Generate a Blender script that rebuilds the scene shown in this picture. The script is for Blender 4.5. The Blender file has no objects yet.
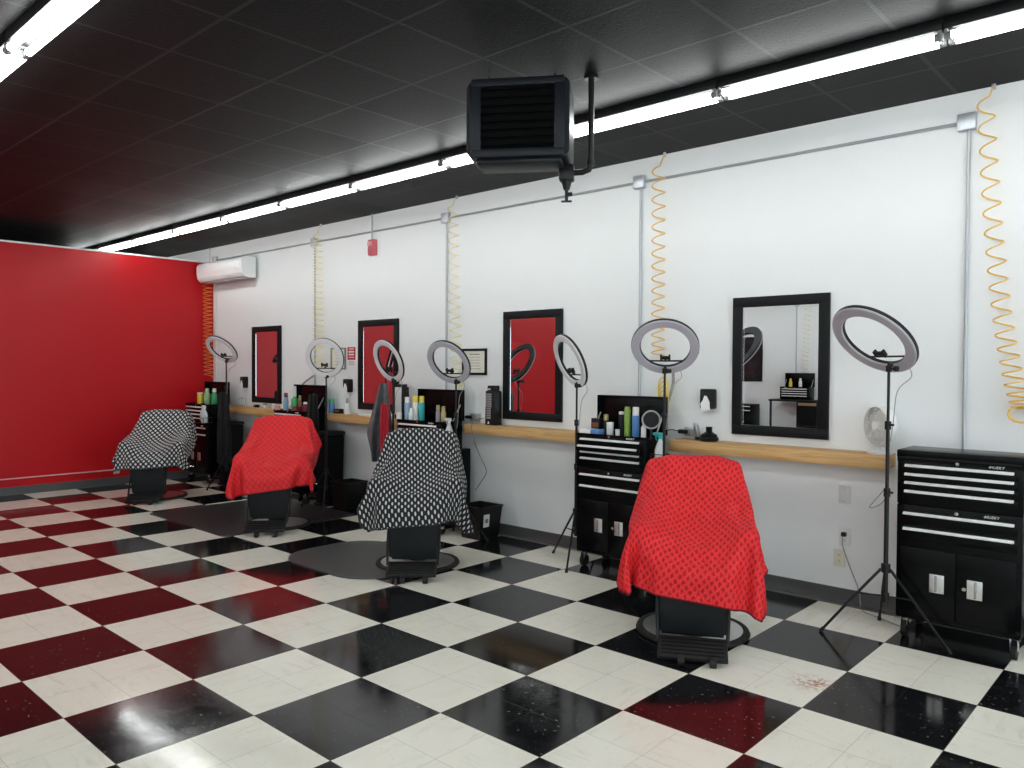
import bpy, bmesh, math, random
from mathutils import Vector, Matrix

# ------------------------------------------------------------------ camera, world, exposure
scene = bpy.context.scene
COL = scene.collection
scene.view_settings.view_transform = 'Standard'
scene.view_settings.look = 'None'
scene.view_settings.gamma = 1.0
scene.view_settings.use_curve_mapping = False
scene.view_settings.exposure = 0.0
cam_data = bpy.data.cameras.new('camera')
cam_data.sensor_width = 36.0
cam_data.lens = 781.1 * 36.0 / 1024.0
cam_data.clip_start = 0.05
cam = bpy.data.objects.new('camera', cam_data)
COL.objects.link(cam)
CAM = Vector((3.9085, -1.8453, 1.6204))
YAW, PITCH, ROLL = 0.7410, -0.0212, 0.0055
fwd = Vector((-math.sin(YAW) * math.cos(PITCH), math.cos(YAW) * math.cos(PITCH), math.sin(PITCH)))
rt0 = Vector((math.cos(YAW), math.sin(YAW), 0))
up0 = rt0.cross(fwd)
rt = rt0 * math.cos(ROLL) + up0 * math.sin(ROLL)
up = up0 * math.cos(ROLL) - rt0 * math.sin(ROLL)
m = Matrix((rt, up, -fwd)).transposed().to_4x4()
m.translation = CAM
cam.matrix_world = m
scene.camera = cam
world = bpy.data.worlds.new('world')
scene.world = world
world.use_nodes = True
world.node_tree.nodes['Background'].inputs[0].default_value = (0.86, 0.95, 1.0, 1)
world.node_tree.nodes['Background'].inputs[1].default_value = 4.6
TUBE_STRENGTH = 21.5

# room measures (metres)
YW = 3.685      # white wall
XR = -7.2       # red partition
YO = -8.0       # opposite wall
XB = 7.5        # wall behind the camera
XF = -11.0      # far wall beyond the partition
H = 3.355       # ceiling
T = 0.6096      # one checker square
rnd = random.Random(7)

# ------------------------------------------------------------------ materials
def new_mat(name):
    m = bpy.data.materials.new(name)
    m.use_nodes = True
    return m, m.node_tree, m.node_tree.nodes['Principled BSDF']

def mat(name, col, rough=0.5, metal=0.0, bump=0.0, bscale=60.0, emit=None, estr=0.0, var=0.06, trans=0.0, coat=0.0, spec=0.5):
    m, nt, b = new_mat(name)
    tc = nt.nodes.new('ShaderNodeTexCoord')
    nz = nt.nodes.new('ShaderNodeTexNoise')
    nz.inputs['Scale'].default_value = bscale
    nz.inputs['Detail'].default_value = 3
    nt.links.new(tc.outputs['Object'], nz.inputs['Vector'])
    mx = nt.nodes.new('ShaderNodeMix'); mx.data_type = 'RGBA'
    mx.inputs[6].default_value = (col[0] * (1 - var), col[1] * (1 - var), col[2] * (1 - var), 1)
    mx.inputs[7].default_value = (min(1, col[0] * (1 + var)), min(1, col[1] * (1 + var)), min(1, col[2] * (1 + var)), 1)
    nt.links.new(nz.outputs[0], mx.inputs[0])
    nt.links.new(mx.outputs[2], b.inputs['Base Color'])
    b.inputs['Roughness'].default_value = rough
    b.inputs['Metallic'].default_value = metal
    b.inputs['Specular IOR Level'].default_value = spec
    if coat: b.inputs['Coat Weight'].default_value = coat
    if trans: b.inputs['Transmission Weight'].default_value = trans
    if bump:
        bp = nt.nodes.new('ShaderNodeBump')
        bp.inputs['Strength'].default_value = bump
        bp.inputs['Distance'].default_value = 0.003
        nt.links.new(nz.outputs[0], bp.inputs['Height'])
        nt.links.new(bp.outputs[0], b.inputs['Normal'])
    if emit:
        b.inputs['Emission Color'].default_value = (*emit, 1)
        b.inputs['Emission Strength'].default_value = estr
    return m

class NT:
    """tiny helper to write node maths"""
    def __init__(s, nt): s.nt = nt
    def put(s, sock, v):
        if isinstance(v, (int, float)): sock.default_value = v
        elif isinstance(v, tuple): sock.default_value = v if len(v) == 4 else (*v, 1)
        else: s.nt.links.new(v, sock)
    def m(s, op, a, b=0.0, c=0.0):
        n = s.nt.nodes.new('ShaderNodeMath'); n.operation = op
        s.put(n.inputs[0], a); s.put(n.inputs[1], b); s.put(n.inputs[2], c)
        return n.outputs[0]
    def mix(s, f, a, b):
        n = s.nt.nodes.new('ShaderNodeMix'); n.data_type = 'RGBA'
        s.put(n.inputs[0], f); s.put(n.inputs[6], a); s.put(n.inputs[7], b)
        return n.outputs[2]
    def noise(s, vec, scale, detail=3, rough=.5, dist=0):
        n = s.nt.nodes.new('ShaderNodeTexNoise')
        n.inputs['Scale'].default_value = scale; n.inputs['Detail'].default_value = detail
        n.inputs['Roughness'].default_value = rough; n.inputs['Distortion'].default_value = dist
        s.nt.links.new(vec, n.inputs['Vector']); return n.outputs[0]
    def smooth(s, v, a, b, c=0.0, d=1.0):
        n = s.nt.nodes.new('ShaderNodeMapRange'); n.interpolation_type = 'SMOOTHSTEP'
        s.put(n.inputs[0], v)
        for k, x in zip((1, 2, 3, 4), (a, b, c, d)): n.inputs[k].default_value = x
        return n.outputs[0]
    def xyz(s, vec):
        n = s.nt.nodes.new('ShaderNodeSeparateXYZ'); s.nt.links.new(vec, n.inputs[0]); return n.outputs
    def comb(s, x, y, z):
        n = s.nt.nodes.new('ShaderNodeCombineXYZ'); s.put(n.inputs[0], x); s.put(n.inputs[1], y); s.put(n.inputs[2], z); return n.outputs[0]
    def coord(s, k='Object'):
        return s.nt.nodes.new('ShaderNodeTexCoord').outputs[k]
    def bump(s, h, strength, dist, b):
        n = s.nt.nodes.new('ShaderNodeBump'); n.inputs['Strength'].default_value = strength; n.inputs['Distance'].default_value = dist
        s.nt.links.new(h, n.inputs['Height']); s.nt.links.new(n.outputs[0], b.inputs['Normal'])
    def line(s, v, period, half):      # 1 within `half` of every multiple of period
        d = s.m('ABSOLUTE', s.m('SUBTRACT', s.m('FRACT', s.m('ADD', s.m('DIVIDE', v, period), 0.5)), 0.5))
        return s.smooth(d, half / period * 0.6, half / period, 1.0, 0.0)

def floor_material():
    m, nt, b = new_mat('vinyl_checker_tile'); n = NT(nt)
    P = n.coord(); x, y, z = n.xyz(P)
    par = n.m('MODULO', n.m('ADD', n.m('ADD', n.m('FLOOR', n.m('DIVIDE', x, T)), n.m('FLOOR', n.m('DIVIDE', y, T))), 400.0), 2.0)
    par = n.m('ABSOLUTE', par)
    h = T / 2
    ix = n.m('FLOOR', n.m('DIVIDE', x, h)); iy = n.m('FLOOR', n.m('DIVIDE', y, h))
    wn = nt.nodes.new('ShaderNodeTexWhiteNoise'); wn.noise_dimensions = '2D'
    nt.links.new(n.comb(ix, iy, 0.0), wn.inputs[0]); jit = wn.outputs[0]
    turn = n.m('GREATER_THAN', jit, 0.5)
    off = n.m('MULTIPLY', jit, 37.0)
    va = n.comb(n.m('ADD', n.m('MULTIPLY', x, 5.0), off), n.m('MULTIPLY', y, 22.0), off)
    vb = n.comb(n.m('ADD', n.m('MULTIPLY', x, 22.0), off), n.m('MULTIPLY', y, 5.0), off)
    sa = n.noise(va, 1.0, 5, .62, .6); sb = n.noise(vb, 1.0, 5, .62, .6)
    st = n.m('ADD', n.m('MULTIPLY', sa, n.m('SUBTRACT', 1.0, turn)), n.m('MULTIPLY', sb, turn))
    streak = n.m('MULTIPLY', n.smooth(st, 0.50, 0.78), .6)
    fl = n.noise(P, 46.0, 2, .5); fl2 = n.smooth(fl, .66, .73)
    white = n.mix(streak, (.88, .85, .75), (.66, .60, .48))
    white = n.mix(n.m('MULTIPLY', fl2, .25), white, (.35, .30, .22))
    white = n.mix(n.m('MULTIPLY', jit, .14), white, (.76, .72, .61))
    black = n.mix(n.m('MULTIPLY', fl2, .7), (.006, .0065, .0075), (.22, .20, .18))
    col = n.mix(par, white, black)
    sub = n.m('MAXIMUM', n.line(x, h, .0016), n.line(y, h, .0016))
    big = n.m('MAXIMUM', n.line(x, T, .003), n.line(y, T, .003))
    col = n.mix(n.m('MULTIPLY', sub, n.m('MULTIPLY', .45, n.m('SUBTRACT', 1.0, n.m('MULTIPLY', par, .8)))), col, (.20, .18, .14))
    col = n.mix(n.m('MULTIPLY', big, .6), col, (.05, .045, .04))
    # rusty scuff near the front chair
    dx = n.m('SUBTRACT', x, 2.36); dy = n.m('SUBTRACT', y, 2.16)
    dd = n.m('SQRT', n.m('ADD', n.m('MULTIPLY', dx, dx), n.m('MULTIPLY', dy, dy)))
    sc = n.m('MULTIPLY', n.smooth(dd, .02, .15, 1.0, 0.0), n.smooth(n.noise(P, 20.0, 5, .7, 1.5), .44, .58))
    col = n.mix(n.m('MULTIPLY', sc, .9), col, (.42, .13, .05))
    # faint general wear
    wear = n.smooth(n.noise(P, 3.1, 4, .6), .5, .8)
    col = n.mix(n.m('MULTIPLY', wear, n.m('MULTIPLY', .12, n.m('SUBTRACT', 1.0, par))), col, (.42, .37, .28))
    nt.links.new(col, b.inputs['Base Color'])
    rg = n.m('ADD', .05, n.m('MULTIPLY', n.noise(P, 9.0, 4, .6), .10))
    nt.links.new(n.m('ADD', rg, n.m('MULTIPLY', n.smooth(n.noise(P, 2.2, 3, .5), .45, .7), .05)), b.inputs['Roughness'])
    b.inputs['Specular IOR Level'].default_value = .42
    hgt = n.m('SUBTRACT', n.m('MULTIPLY', n.noise(P, 14.0, 3, .5), .35), n.m('MULTIPLY', sub, .6))
    n.bump(hgt, .10, .003, b)
    return m

def ceiling_material():
    m, nt, b = new_mat('black_painted_ceiling_tile'); n = NT(nt)
    P = n.coord(); x, y, z = n.xyz(P)
    gx = n.m('SUBTRACT', x, .19); gy = n.m('SUBTRACT', y, .075)
    ln = n.m('MAXIMUM', n.line(gx, T, .014), n.line(gy, T, .014))
    ix = n.m('FLOOR', n.m('DIVIDE', gx, T)); iy = n.m('FLOOR', n.m('DIVIDE', gy, T))
    wn = nt.nodes.new('ShaderNodeTexWhiteNoise'); wn.noise_dimensions = '2D'
    nt.links.new(n.comb(ix, iy, 0.0), wn.inputs[0]); jit = wn.outputs[0]
    pits = n.smooth(n.noise(P, 60.0, 3, .6), .50, .62)
    col = n.mix(jit, (.0068, .0071, .0078), (.0085, .0089, .0096))
    col = n.mix(n.m('MULTIPLY', pits, .8), col, (.0022, .0022, .0025))
    col = n.mix(ln, col, (.026, .026, .028))
    nt.links.new(col, b.inputs['Base Color'])
    nt.links.new(n.m('ADD', .48, n.m('MULTIPLY', jit, .05)), b.inputs['Roughness'])
    hgt = n.m('ADD', n.m('MULTIPLY', pits, -.6), n.m('MULTIPLY', ln, 1.0))
    hgt = n.m('ADD', hgt, n.m('MULTIPLY', n.noise(P, 4.0, 2, .5), .6))
    n.bump(hgt, .30, .003, b)
    b.inputs['Specular IOR Level'].default_value = .08
    return m

def paint_material(name, col, rough, bs=220.0, spec=.5, bump=.15):
    m, nt, b = new_mat(name); n = NT(nt)
    P = n.coord()
    v = n.noise(P, 1.3, 4, .6)
    c = n.mix(v, tuple(k * .97 for k in col), tuple(min(1, k * 1.03) for k in col))
    nt.links.new(c, b.inputs['Base Color'])
    b.inputs['Roughness'].default_value = rough
    b.inputs['Specular IOR Level'].default_value = spec
    n.bump(n.noise(P, bs, 2, .5), bump, .001, b)
    return m

def wood_material():
    m, nt, b = new_mat('pine_plank'); n = NT(nt)
    P = n.coord(); x, y, z = n.xyz(P)
    g = n.noise(n.comb(n.m('MULTIPLY', x, 1.2), n.m('MULTIPLY', y, 14.0), n.m('MULTIPLY', z, 26.0)), 1.6, 5, .6, .8)
    c = n.mix(n.smooth(g, .35, .7), (.64, .40, .17), (.44, .25, .09))
    kn = n.smooth(n.noise(n.comb(n.m('MULTIPLY', x, 4.0), n.m('MULTIPLY', y, 9.0), n.m('MULTIPLY', z, 9.0)), 1.0, 2, .4), .74, .80)
    c = n.mix(n.m('MULTIPLY', kn, .8), c, (.16, .07, .03))
    nt.links.new(c, b.inputs['Base Color']); b.inputs['Roughness'].default_value = .5
    return m

def cape_material(name, base, mark, kind, hem, su=.053, sv=.074, W=1.38):
    """woven cape with a staggered lattice of woven marks; UV in metres"""
    m, nt, b = new_mat(name); n = NT(nt)
    u, v, _ = n.xyz(n.coord('UV'))
    wob = n.noise(n.comb(u, v, 0.0), 75.0, 2); wob2 = n.noise(n.comb(u, v, 3.0), 75.0, 2)
    def spot(du, dv, ru, rv):
        a = n.m('SUBTRACT', n.m('FRACT', n.m('ADD', n.m('DIVIDE', u, su), du)), .5)
        c = n.m('SUBTRACT', n.m('FRACT', n.m('ADD', n.m('DIVIDE', v, sv), dv)), .5)
        if kind == 'ornament':
            a = n.m('ADD', a, n.m('MULTIPLY', n.m('SUBTRACT', wob, .5), .55)); c = n.m('ADD', c, n.m('MULTIPLY', n.m('SUBTRACT', wob2, .5), .55))
        if kind == 'oval':
            a = n.m('DIVIDE', a, ru); c = n.m('DIVIDE', c, rv)
            return n.smooth(n.m('ADD', n.m('MULTIPLY', a, a), n.m('MULTIPLY', c, c)), .75, 1.1, 1.0, 0.0)
        return n.smooth(n.m('ADD', n.m('DIVIDE', n.m('ABSOLUTE', a), ru), n.m('DIVIDE', n.m('ABSOLUTE', c), rv)), .85, 1.08, 1.0, 0.0)
    if kind == 'oval': s_ = n.m('MAXIMUM', spot(0, 0, .15, .26), spot(.5, .5, .15, .26))
    elif kind == 'diamond': s_ = n.m('MAXIMUM', spot(0, 0, .30, .30), spot(.5, .5, .30, .30))
    elif kind == 'ornament': s_ = n.m('MAXIMUM', spot(0, 0, .27, .36), spot(.5, .5, .27, .36))
    else:
        s_ = n.m('SUBTRACT', 1.0, n.m('MAXIMUM', spot(0, 0, .46, .46), spot(.5, .5, .46, .46)))
    thread = n.noise(n.comb(n.m('MULTIPLY', u, 900.0), n.m('MULTIPLY', v, 900.0), 0.0), 1.0, 1)
    c = n.mix(s_, base, mark)
    c = n.mix(n.m('MULTIPLY', thread, .15), c, tuple(k * .5 for k in base))
    L = n.xyz(n.coord('Generated'))
    at = nt.nodes.new('ShaderNodeAttribute'); at.attribute_name = 'hem'
    c = n.mix(n.smooth(at.outputs['Fac'], .45, .8), c, hem)
    nt.links.new(c, b.inputs['Base Color'])
    b.inputs['Roughness'].default_value = .62
    b.inputs['Specular IOR Level'].default_value = .25
    wr = n.m('ABSOLUTE', n.m('SUBTRACT', n.noise(n.comb(n.m('MULTIPLY', u, 1.0), n.m('MULTIPLY', v, .7), 0.0), 5.0, 3, .5, .8), .5))
    n.bump(n.m('ADD', n.m('MULTIPLY', wr, 1.0), n.m('MULTIPLY', thread, .02)), .8, .05, b)
    return m

M = dict(
    floor=floor_material(), ceiling=ceiling_material(),
    white_wall=paint_material('white_wall_paint', (.79, .81, .815), .6),
    red_wall=paint_material('red_wall_paint', (.50, .007, .012), .38, spec=.30),
    dark_wall=paint_material('dark_wall_paint', (.10, .10, .10), .7),
    cove=mat('grey_vinyl_base', (.075, .075, .077), .40, bump=.1),
    cove_foot=mat('worn_tile_edge', (.16, .155, .145), .35),
    wood=wood_material(),
    black_gloss=mat('black_powder_coat', (.0022, .0026, .003), .26, bump=.05, bscale=180, var=.1, spec=.14),
    black_metal=mat('black_painted_steel', (.006, .0065, .007), .4, spec=.3),
    heater_metal=mat('dark_heater_paint', (.007, .009, .013), .45, spec=.25),
    louver=mat('heater_black', (.0012, .0012, .0015), .7, spec=.08),
    black_plastic=mat('black_plastic', (.006, .006, .0065), .45, spec=.3),
    black_matte=mat('black_matte', (.004, .004, .0045), .7, bump=.3, spec=.15),
    mat_dark=mat('dark_rubber_mat', (.028, .024, .025), .30, bump=.2, bscale=90, spec=.4),
    vinyl=mat('black_vinyl', (.009, .011, .0125), .38, bump=.35, bscale=120, spec=.3),
    rubber=mat('black_rubber', (.010, .010, .0105), .55, bump=.2, spec=.3),
    mat_rubber=mat('grey_black_foam_mat', (.075, .075, .078), .30, bump=.2, bscale=90),  # black mat, its grey sheen put into the base colour
    chrome=mat('chrome', (.72, .72, .74), .14, metal=1),
    brushed=mat('brushed_aluminium', (.80, .80, .79), .34, metal=1, var=.1),
    handle=mat('pale_drawer_pull', (.80, .80, .79), .35, metal=0),
    galv=mat('galvanised_steel', (.50, .53, .57), .38, metal=.7, var=.15, bscale=25),
    conduit=mat('painted_conduit', (.42, .45, .47), .42, metal=.5),
    white_plastic=mat('white_plastic', (.78, .78, .77), .35),
    warm_white=mat('cream_plastic', (.70, .66, .56), .4),
    ac_white=mat('air_conditioner_white', (.84, .84, .84), .3),
    grey_plate=mat('grey_white_plate', (.66, .67, .67), .45),
    frost=mat('frosted_diffuser', (.43, .42, .47), .42, var=.02),  # diffuser of rings turned down, their shade put into the colour
    frost_pale=mat('pale_frosted_diffuser', (.70, .69, .72), .42, var=.02),  # same diffuser on rings facing the light, brightness put into the colour
    glass=mat('mirror_glass', (.80, .82, .83), .005, metal=1, var=0),
    picture=mat('dark_picture', (.02, .022, .024), .2, bscale=5, var=.9),  # glass of the opposite mirror, dark reflection painted as base colour
    tube=mat('lit_tube', (1, 1, 1), .5, emit=(.96, 1.0, .985), estr=TUBE_STRENGTH),
    hose=mat('yellow_coil_hose', (.80, .50, .12), .38),
    hose_pale=mat('pale_yellow_coil_hose', (.82, .72, .38), .38),
    hose_orange=mat('orange_coil_hose', (.80, .26, .05), .38),
    paper=mat('white_paper', (.82, .82, .80), .8),
    cream=mat('cream_paper', (.74, .72, .62), .8),
    ink=mat('grey_ink', (.25, .24, .22), .8),
    red=mat('red_paint', (.55, .02, .03), .4),
    alarm_red=mat('faded_red_plastic', (.52, .10, .12), .4),
    fabric_red=mat('red_cloth', (.50, .015, .03), .8, bump=.3),
    fabric_grey=mat('grey_patterned_cloth', (.10, .10, .11), .6, bump=.5, bscale=14, var=.9),
    fabric_black=mat('black_cloth', (.004, .004, .005), .75, bump=.4, bscale=12),
    lining_pink=mat('pink_lining', (.78, .42, .44), .7),
    lining_white=mat('pale_lining', (.50, .50, .50), .7),
    green=mat('green_can', (.20, .34, .05), .35), green2=mat('green_bottle', (.05, .35, .12), .3),
    pale_green=mat('pale_green_bottle', (.30, .50, .25), .35),
    blue=mat('blue_bottle', (.08, .22, .50), .35), pale_blue=mat('pale_blue_bottle', (.25, .42, .58), .3),
    yellow=mat('yellow_plastic', (.80, .58, .06), .4), teal=mat('teal_plastic', (.03, .42, .42), .4),
    amber=mat('amber_plastic', (.42, .32, .14), .3), brown=mat('brown_plastic', (.22, .09, .05), .35),
    pink=mat('pink_plastic', (.75, .35, .40), .4), cloudy=mat('cloudy_plastic', (.62, .66, .67), .25),
    grey=mat('grey_plastic', (.28, .28, .28), .45), silver=mat('silver_metal', (.45, .45, .45), .3, metal=.8),
    maroon=mat('maroon_plastic', (.14, .01, .02), .4),
    desk=mat('brown_desk_wood', (.30, .19, .11), .5), dark_wood=mat('black_wood_frame', (.005, .006, .0072), .5, spec=.2, bump=.15),
    ex_black=mat('black_shop_bag', (.008, .008, .009), .3),
)

# ------------------------------------------------------------------ mesh builder
def rotz(a): return Matrix.Rotation(a, 3, 'Z')

class B:
    def __init__(s): s.bm = bmesh.new()
    def _xf(s, vs, R, c):
        for v in vs: v.co = (R @ v.co if R else v.co) + Vector(c)
    def box(s, c, size, R=None, bev=0.0, taper=None, seg=2):
        t = bmesh.new()
        bmesh.ops.create_cube(t, size=1)
        for v in t.verts:
            k = 1.0
            x, y, z = v.co
            if taper and z < 0: x *= taper[0]; y *= taper[1]
            v.co = Vector((x * size[0], y * size[1], z * size[2]))
        if bev: bmesh.ops.bevel(t, geom=list(t.edges), offset=min(bev, .49 * min(size)), segments=seg, affect='EDGES', profile=.5)
        s._merge(t, R, c); return s
    def _merge(s, t, R, c):
        mp = {}
        for v in t.verts: mp[v] = s.bm.verts.new((R @ v.co if R else v.co) + Vector(c))
        for f in t.faces:
            try: s.bm.faces.new([mp[v] for v in f.verts])
            except ValueError: pass
        t.free()
    def cyl(s, a, b, r, r2=None, seg=16, cap=True):
        a = Vector(a); b = Vector(b); d = b - a
        if d.length < 1e-6: return s
        q = d.to_track_quat('Z', 'Y').to_matrix(); r2 = r if r2 is None else r2
        t = bmesh.new()
        bmesh.ops.create_cone(t, cap_ends=cap, segments=seg, radius1=r, radius2=r2, depth=d.length)
        s._merge(t, q, (a + b) / 2); return s
    def tube(s, pts, r, seg=8, closed=False):
        pts = [Vector(p) for p in pts]; n = len(pts); rings = []
        T0 = (pts[1] - pts[0]).normalized()
        N = T0.orthogonal().normalized()
        for i in range(n):
            if closed: d = pts[(i + 1) % n] - pts[i - 1]
            elif i == 0: d = pts[1] - pts[0]
            elif i == n - 1: d = pts[-1] - pts[-2]
            else: d = pts[i + 1] - pts[i - 1]
            d.normalize(); N = (N - d * N.dot(d)).normalized(); Bn = d.cross(N)
            rr = r[i] if isinstance(r, (list, tuple)) else r
            rings.append([s.bm.verts.new(pts[i] + (N * math.cos(2 * math.pi * k / seg) + Bn * math.sin(2 * math.pi * k / seg)) * rr) for k in range(seg)])
        for i in range(n if closed else n - 1):
            A, C = rings[i], rings[(i + 1) % n]
            for k in range(seg):
                s.bm.faces.new((A[k], A[(k + 1) % seg], C[(k + 1) % seg], C[k]))
        if not closed:
            s.bm.faces.new(rings[0][::-1]); s.bm.faces.new(rings[-1])
        return s
    def lathe(s, prof, c=(0, 0, 0), R=None, seg=24, closed=False):
        c = Vector(c); rings = []
        for r, z in prof:
            if r < 1e-5: rings.append([s.bm.verts.new((R @ Vector((0, 0, z)) if R else Vector((0, 0, z))) + c)])
            else:
                L = []
                for k in range(seg):
                    v = Vector((r * math.cos(2 * math.pi * k / seg), r * math.sin(2 * math.pi * k / seg), z))
                    L.append(s.bm.verts.new((R @ v if R else v) + c))
                rings.append(L)
        N = len(rings)
        for i in range(N if closed else N - 1):
            A, C = rings[i], rings[(i + 1) % N]
            for k in range(seg):
                k2 = (k + 1) % seg
                if len(A) == 1 and len(C) == 1: continue
                if len(A) == 1: s.bm.faces.new((A[0], C[k2], C[k]))
                elif len(C) == 1: s.bm.faces.new((A[k], A[k2], C[0]))
                else: s.bm.faces.new((A[k], A[k2], C[k2], C[k]))
        return s
    def prism(s, poly, z0, z1, R=None, c=(0, 0, 0), bev=0.0):
        t = bmesh.new()
        lo = [t.verts.new((x, y, z0)) for x, y in poly]; hi = [t.verts.new((x, y, z1)) for x, y in poly]
        n = len(poly)
        t.faces.new(lo[::-1]); t.faces.new(hi)
        for i in range(n): t.faces.new((lo[i], lo[(i + 1) % n], hi[(i + 1) % n], hi[i]))
        if bev: bmesh.ops.bevel(t, geom=[e for e in t.edges if abs(e.verts[0].co.z - e.verts[1].co.z) < 1e-6], offset=bev, segments=2, affect='EDGES')
        s._merge(t, R, c); return s
    def build(s, name, material, parent=None, smooth=35, mats=None):
        bmesh.ops.recalc_face_normals(s.bm, faces=s.bm.faces)
        me = bpy.data.meshes.new(name); s.bm.to_mesh(me); s.bm.free()
        for mm in ([material] if not isinstance(material, list) else material): me.materials.append(mm)
        if smooth and hasattr(me, 'shade_smooth'):
            for p in me.polygons: p.use_smooth = True
            try: me.set_sharp_from_angle(angle=math.radians(smooth))
            except Exception: pass
        o = bpy.data.objects.new(name, me); COL.objects.link(o)
        if parent: o.parent = parent
        return o

def tag(o, label=None, cat=None, group=None, kind=None):
    if label: o['label'] = label
    if cat: o['category'] = cat
    if group: o['group'] = group
    if kind: o['kind'] = kind
    return o

def empty(name, loc, rz=0.0, label=None, cat=None, group=None):
    o = bpy.data.objects.new(name, None); COL.objects.link(o)
    o.empty_display_size = .1
    o.location = loc; o.rotation_euler = (0, 0, rz)
    return tag(o, label, cat, group)

def copy_tree(o, parent=None):
    c = o.copy(); COL.objects.link(c); c.parent = parent
    for ch in list(o.children): copy_tree(ch, c)
    return c

def place(o, loc, label, rz=0.0):
    o.location = loc; o.rotation_euler = (0, 0, rz); o['label'] = label
    return o

def shaped_text(txt, size, depth, R, c, shear=0.0, bold=0.0):
    cu = bpy.data.curves.new('lettering', 'FONT'); cu.body = txt; cu.size = size; cu.extrude = depth
    cu.space_character = 1.12
    cu.align_x = 'CENTER'; cu.align_y = 'CENTER'; cu.shear = shear; cu.offset = bold
    o = bpy.data.objects.new('lettering', cu)
    COL.objects.link(o)
    dg = bpy.context.evaluated_depsgraph_get()
    me = bpy.data.meshes.new_from_object(o.evaluated_get(dg))
    bpy.data.objects.remove(o)
    b = B()
    t = bmesh.new(); t.from_mesh(me); b._merge(t, R, c)
    return b

# ------------------------------------------------------------------ the setting
def struct_box(name, lo, hi, material):
    lo = Vector(lo); hi = Vector(hi)
    return tag(B().box((lo + hi) / 2, hi - lo).build(name, material, smooth=0), kind='structure')

struct_box('floor', (XF, YO, -.10), (XB, YW, 0), M['floor'])
struct_box('ceiling', (XF, YO, H), (XB, YW, H + .10), M['ceiling'])
struct_box('wall_right', (XF, YW, -.1), (XB, YW + .12, H + .1), M['white_wall'])
struct_box('wall_left', (XF, YO - .12, -.1), (XB, YO, H + .1), M['white_wall'])
# shop front behind the camera: low wall, header, piers and three unseen openings added to brighten the room
FW = [(-7.6, -4.6), (-4.3, -1.3), (-1.0, 3.1)]
b = B()
b.box((XB + .06, (YO + YW) / 2, .10), (.12, YW - YO, .40)).box((XB + .06, (YO + YW) / 2, 3.08), (.12, YW - YO, .75))
for y0, y1 in ((YO, -7.6), (-4.6, -4.3), (-1.3, -1.0), (3.1, YW)): b.box((XB + .06, (y0 + y1) / 2, 1.5), (.12, y1 - y0, 2.42))
tag(b.build('wall_front', M['white_wall'], smooth=0), kind='structure')
for i, (y0, y1) in enumerate(FW):
    b = B()
    for y in (y0 + .025, (y0 + y1) / 2, y1 - .025): b.box((XB + .06, y, 1.5), (.06, .05, 2.40))
    for z in (.325, 2.68): b.box((XB + .06, (y0 + y1) / 2, z), (.062, y1 - y0, .05))
    tag(b.build('window_%d' % (i + 1), M['brushed'], smooth=0), kind='structure')
    pl_ = bpy.data.lights.new('daylight_portal', 'AREA'); pl_.shape = 'RECTANGLE'; pl_.size = y1 - y0; pl_.size_y = 2.4
    pl_.cycles.is_portal = True
    po_ = bpy.data.objects.new('daylight_portal', pl_); COL.objects.link(po_)
    po_.location = (XB + .0, (y0 + y1) / 2, 1.5); po_.rotation_euler = (math.pi / 2, 0, math.pi / 2)
struct_box('wall_far', (XF - .12, YO, -.1), (XF, YW, H + .1), M['dark_wall'])
part_top = 3.13
struct_box('wall_back', (XR - .12, YO, 0), (XR, YW, part_top), M['red_wall'])
struct_box('trim_1', (XR - .14, YO, part_top), (XR + .012, YW, part_top + .022), M['white_wall'])
struct_box('trim_2', (XR, YO, .198), (XR + .012, YW - .002, .212), M['lining_pink'])
struct_box('trim_3', (XR + .001, YW - .006, .1), (XR + .075, YW, part_top), M['red_wall'])
# cove base: a tall strip with a small curved foot
def cove(name, p0, p1, nrm):
    b = B(); p0 = Vector(p0); p1 = Vector(p1); nrm = Vector(nrm)
    prof = [(0, .102), (.003, .102), (.004, .02), (.008, .008), (.018, .002), (.018, 0), (0, 0)]
    rows = [[b.bm.verts.new(p + nrm * d + Vector((0, 0, z))) for d, z in prof] for p in (p0, p1)]
    n = len(prof)
    for i in range(n): b.bm.faces.new((rows[0][i], rows[0][(i + 1) % n], rows[1][(i + 1) % n], rows[1][i]))
    b.bm.faces.new(rows[0]); b.bm.faces.new(rows[1][::-1])
    return tag(b.build(name, M['cove']), kind='structure')
cove('baseboard_right', (XR + .0, YW, 0), (XB, YW, 0), (0, -1, 0))
cove('baseboard_back', (XR, YO, 0), (XR, YW, 0), (1, 0, 0))
cove('baseboard_left', (XR, YO, 0), (XB, YO, 0), (0, 1, 0))
struct_box('trim_4', (XR + .02, YW - .072, 0), (XB, YW - .018, .002), M['cove_foot'])

# ------------------------------------------------------------------ fluorescent fixtures
def make_fixture():
    t = empty('fluorescent_light', (0, 0, 0), 0, 'x', 'ceiling light')
    # origin on the ceiling plane, runs +-.61 in x
    B().box((0, 0, -.030), (1.216, .115, .06), bev=.006).build('housing', M['black_metal'], t)
    for sx in (-1, 1):
        h = B()
        for sy in (-1, 1): h.box((sx * .596, sy * .042, -.082), (.016, .030, .050), bev=.004)
        h.box((sx * .596, 0, -.066), (.014, .110, .014), bev=.003)
        h.build('lamp_holder', M['grey'], t)
    for sy in (-1, 1):
        tb = B().cyl((-.582, sy * .042, -.090), (.582, sy * .042, -.090), .019, seg=12).build('tube', M['tube'], t)
        for sx in (-1, 1):
            B().cyl((sx * .572, sy * .042, -.090), (sx * .588, sy * .042, -.090), .0196, seg=12).build('tube_cap', M['silver'], tb)
    return t
fx = make_fixture()
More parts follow.
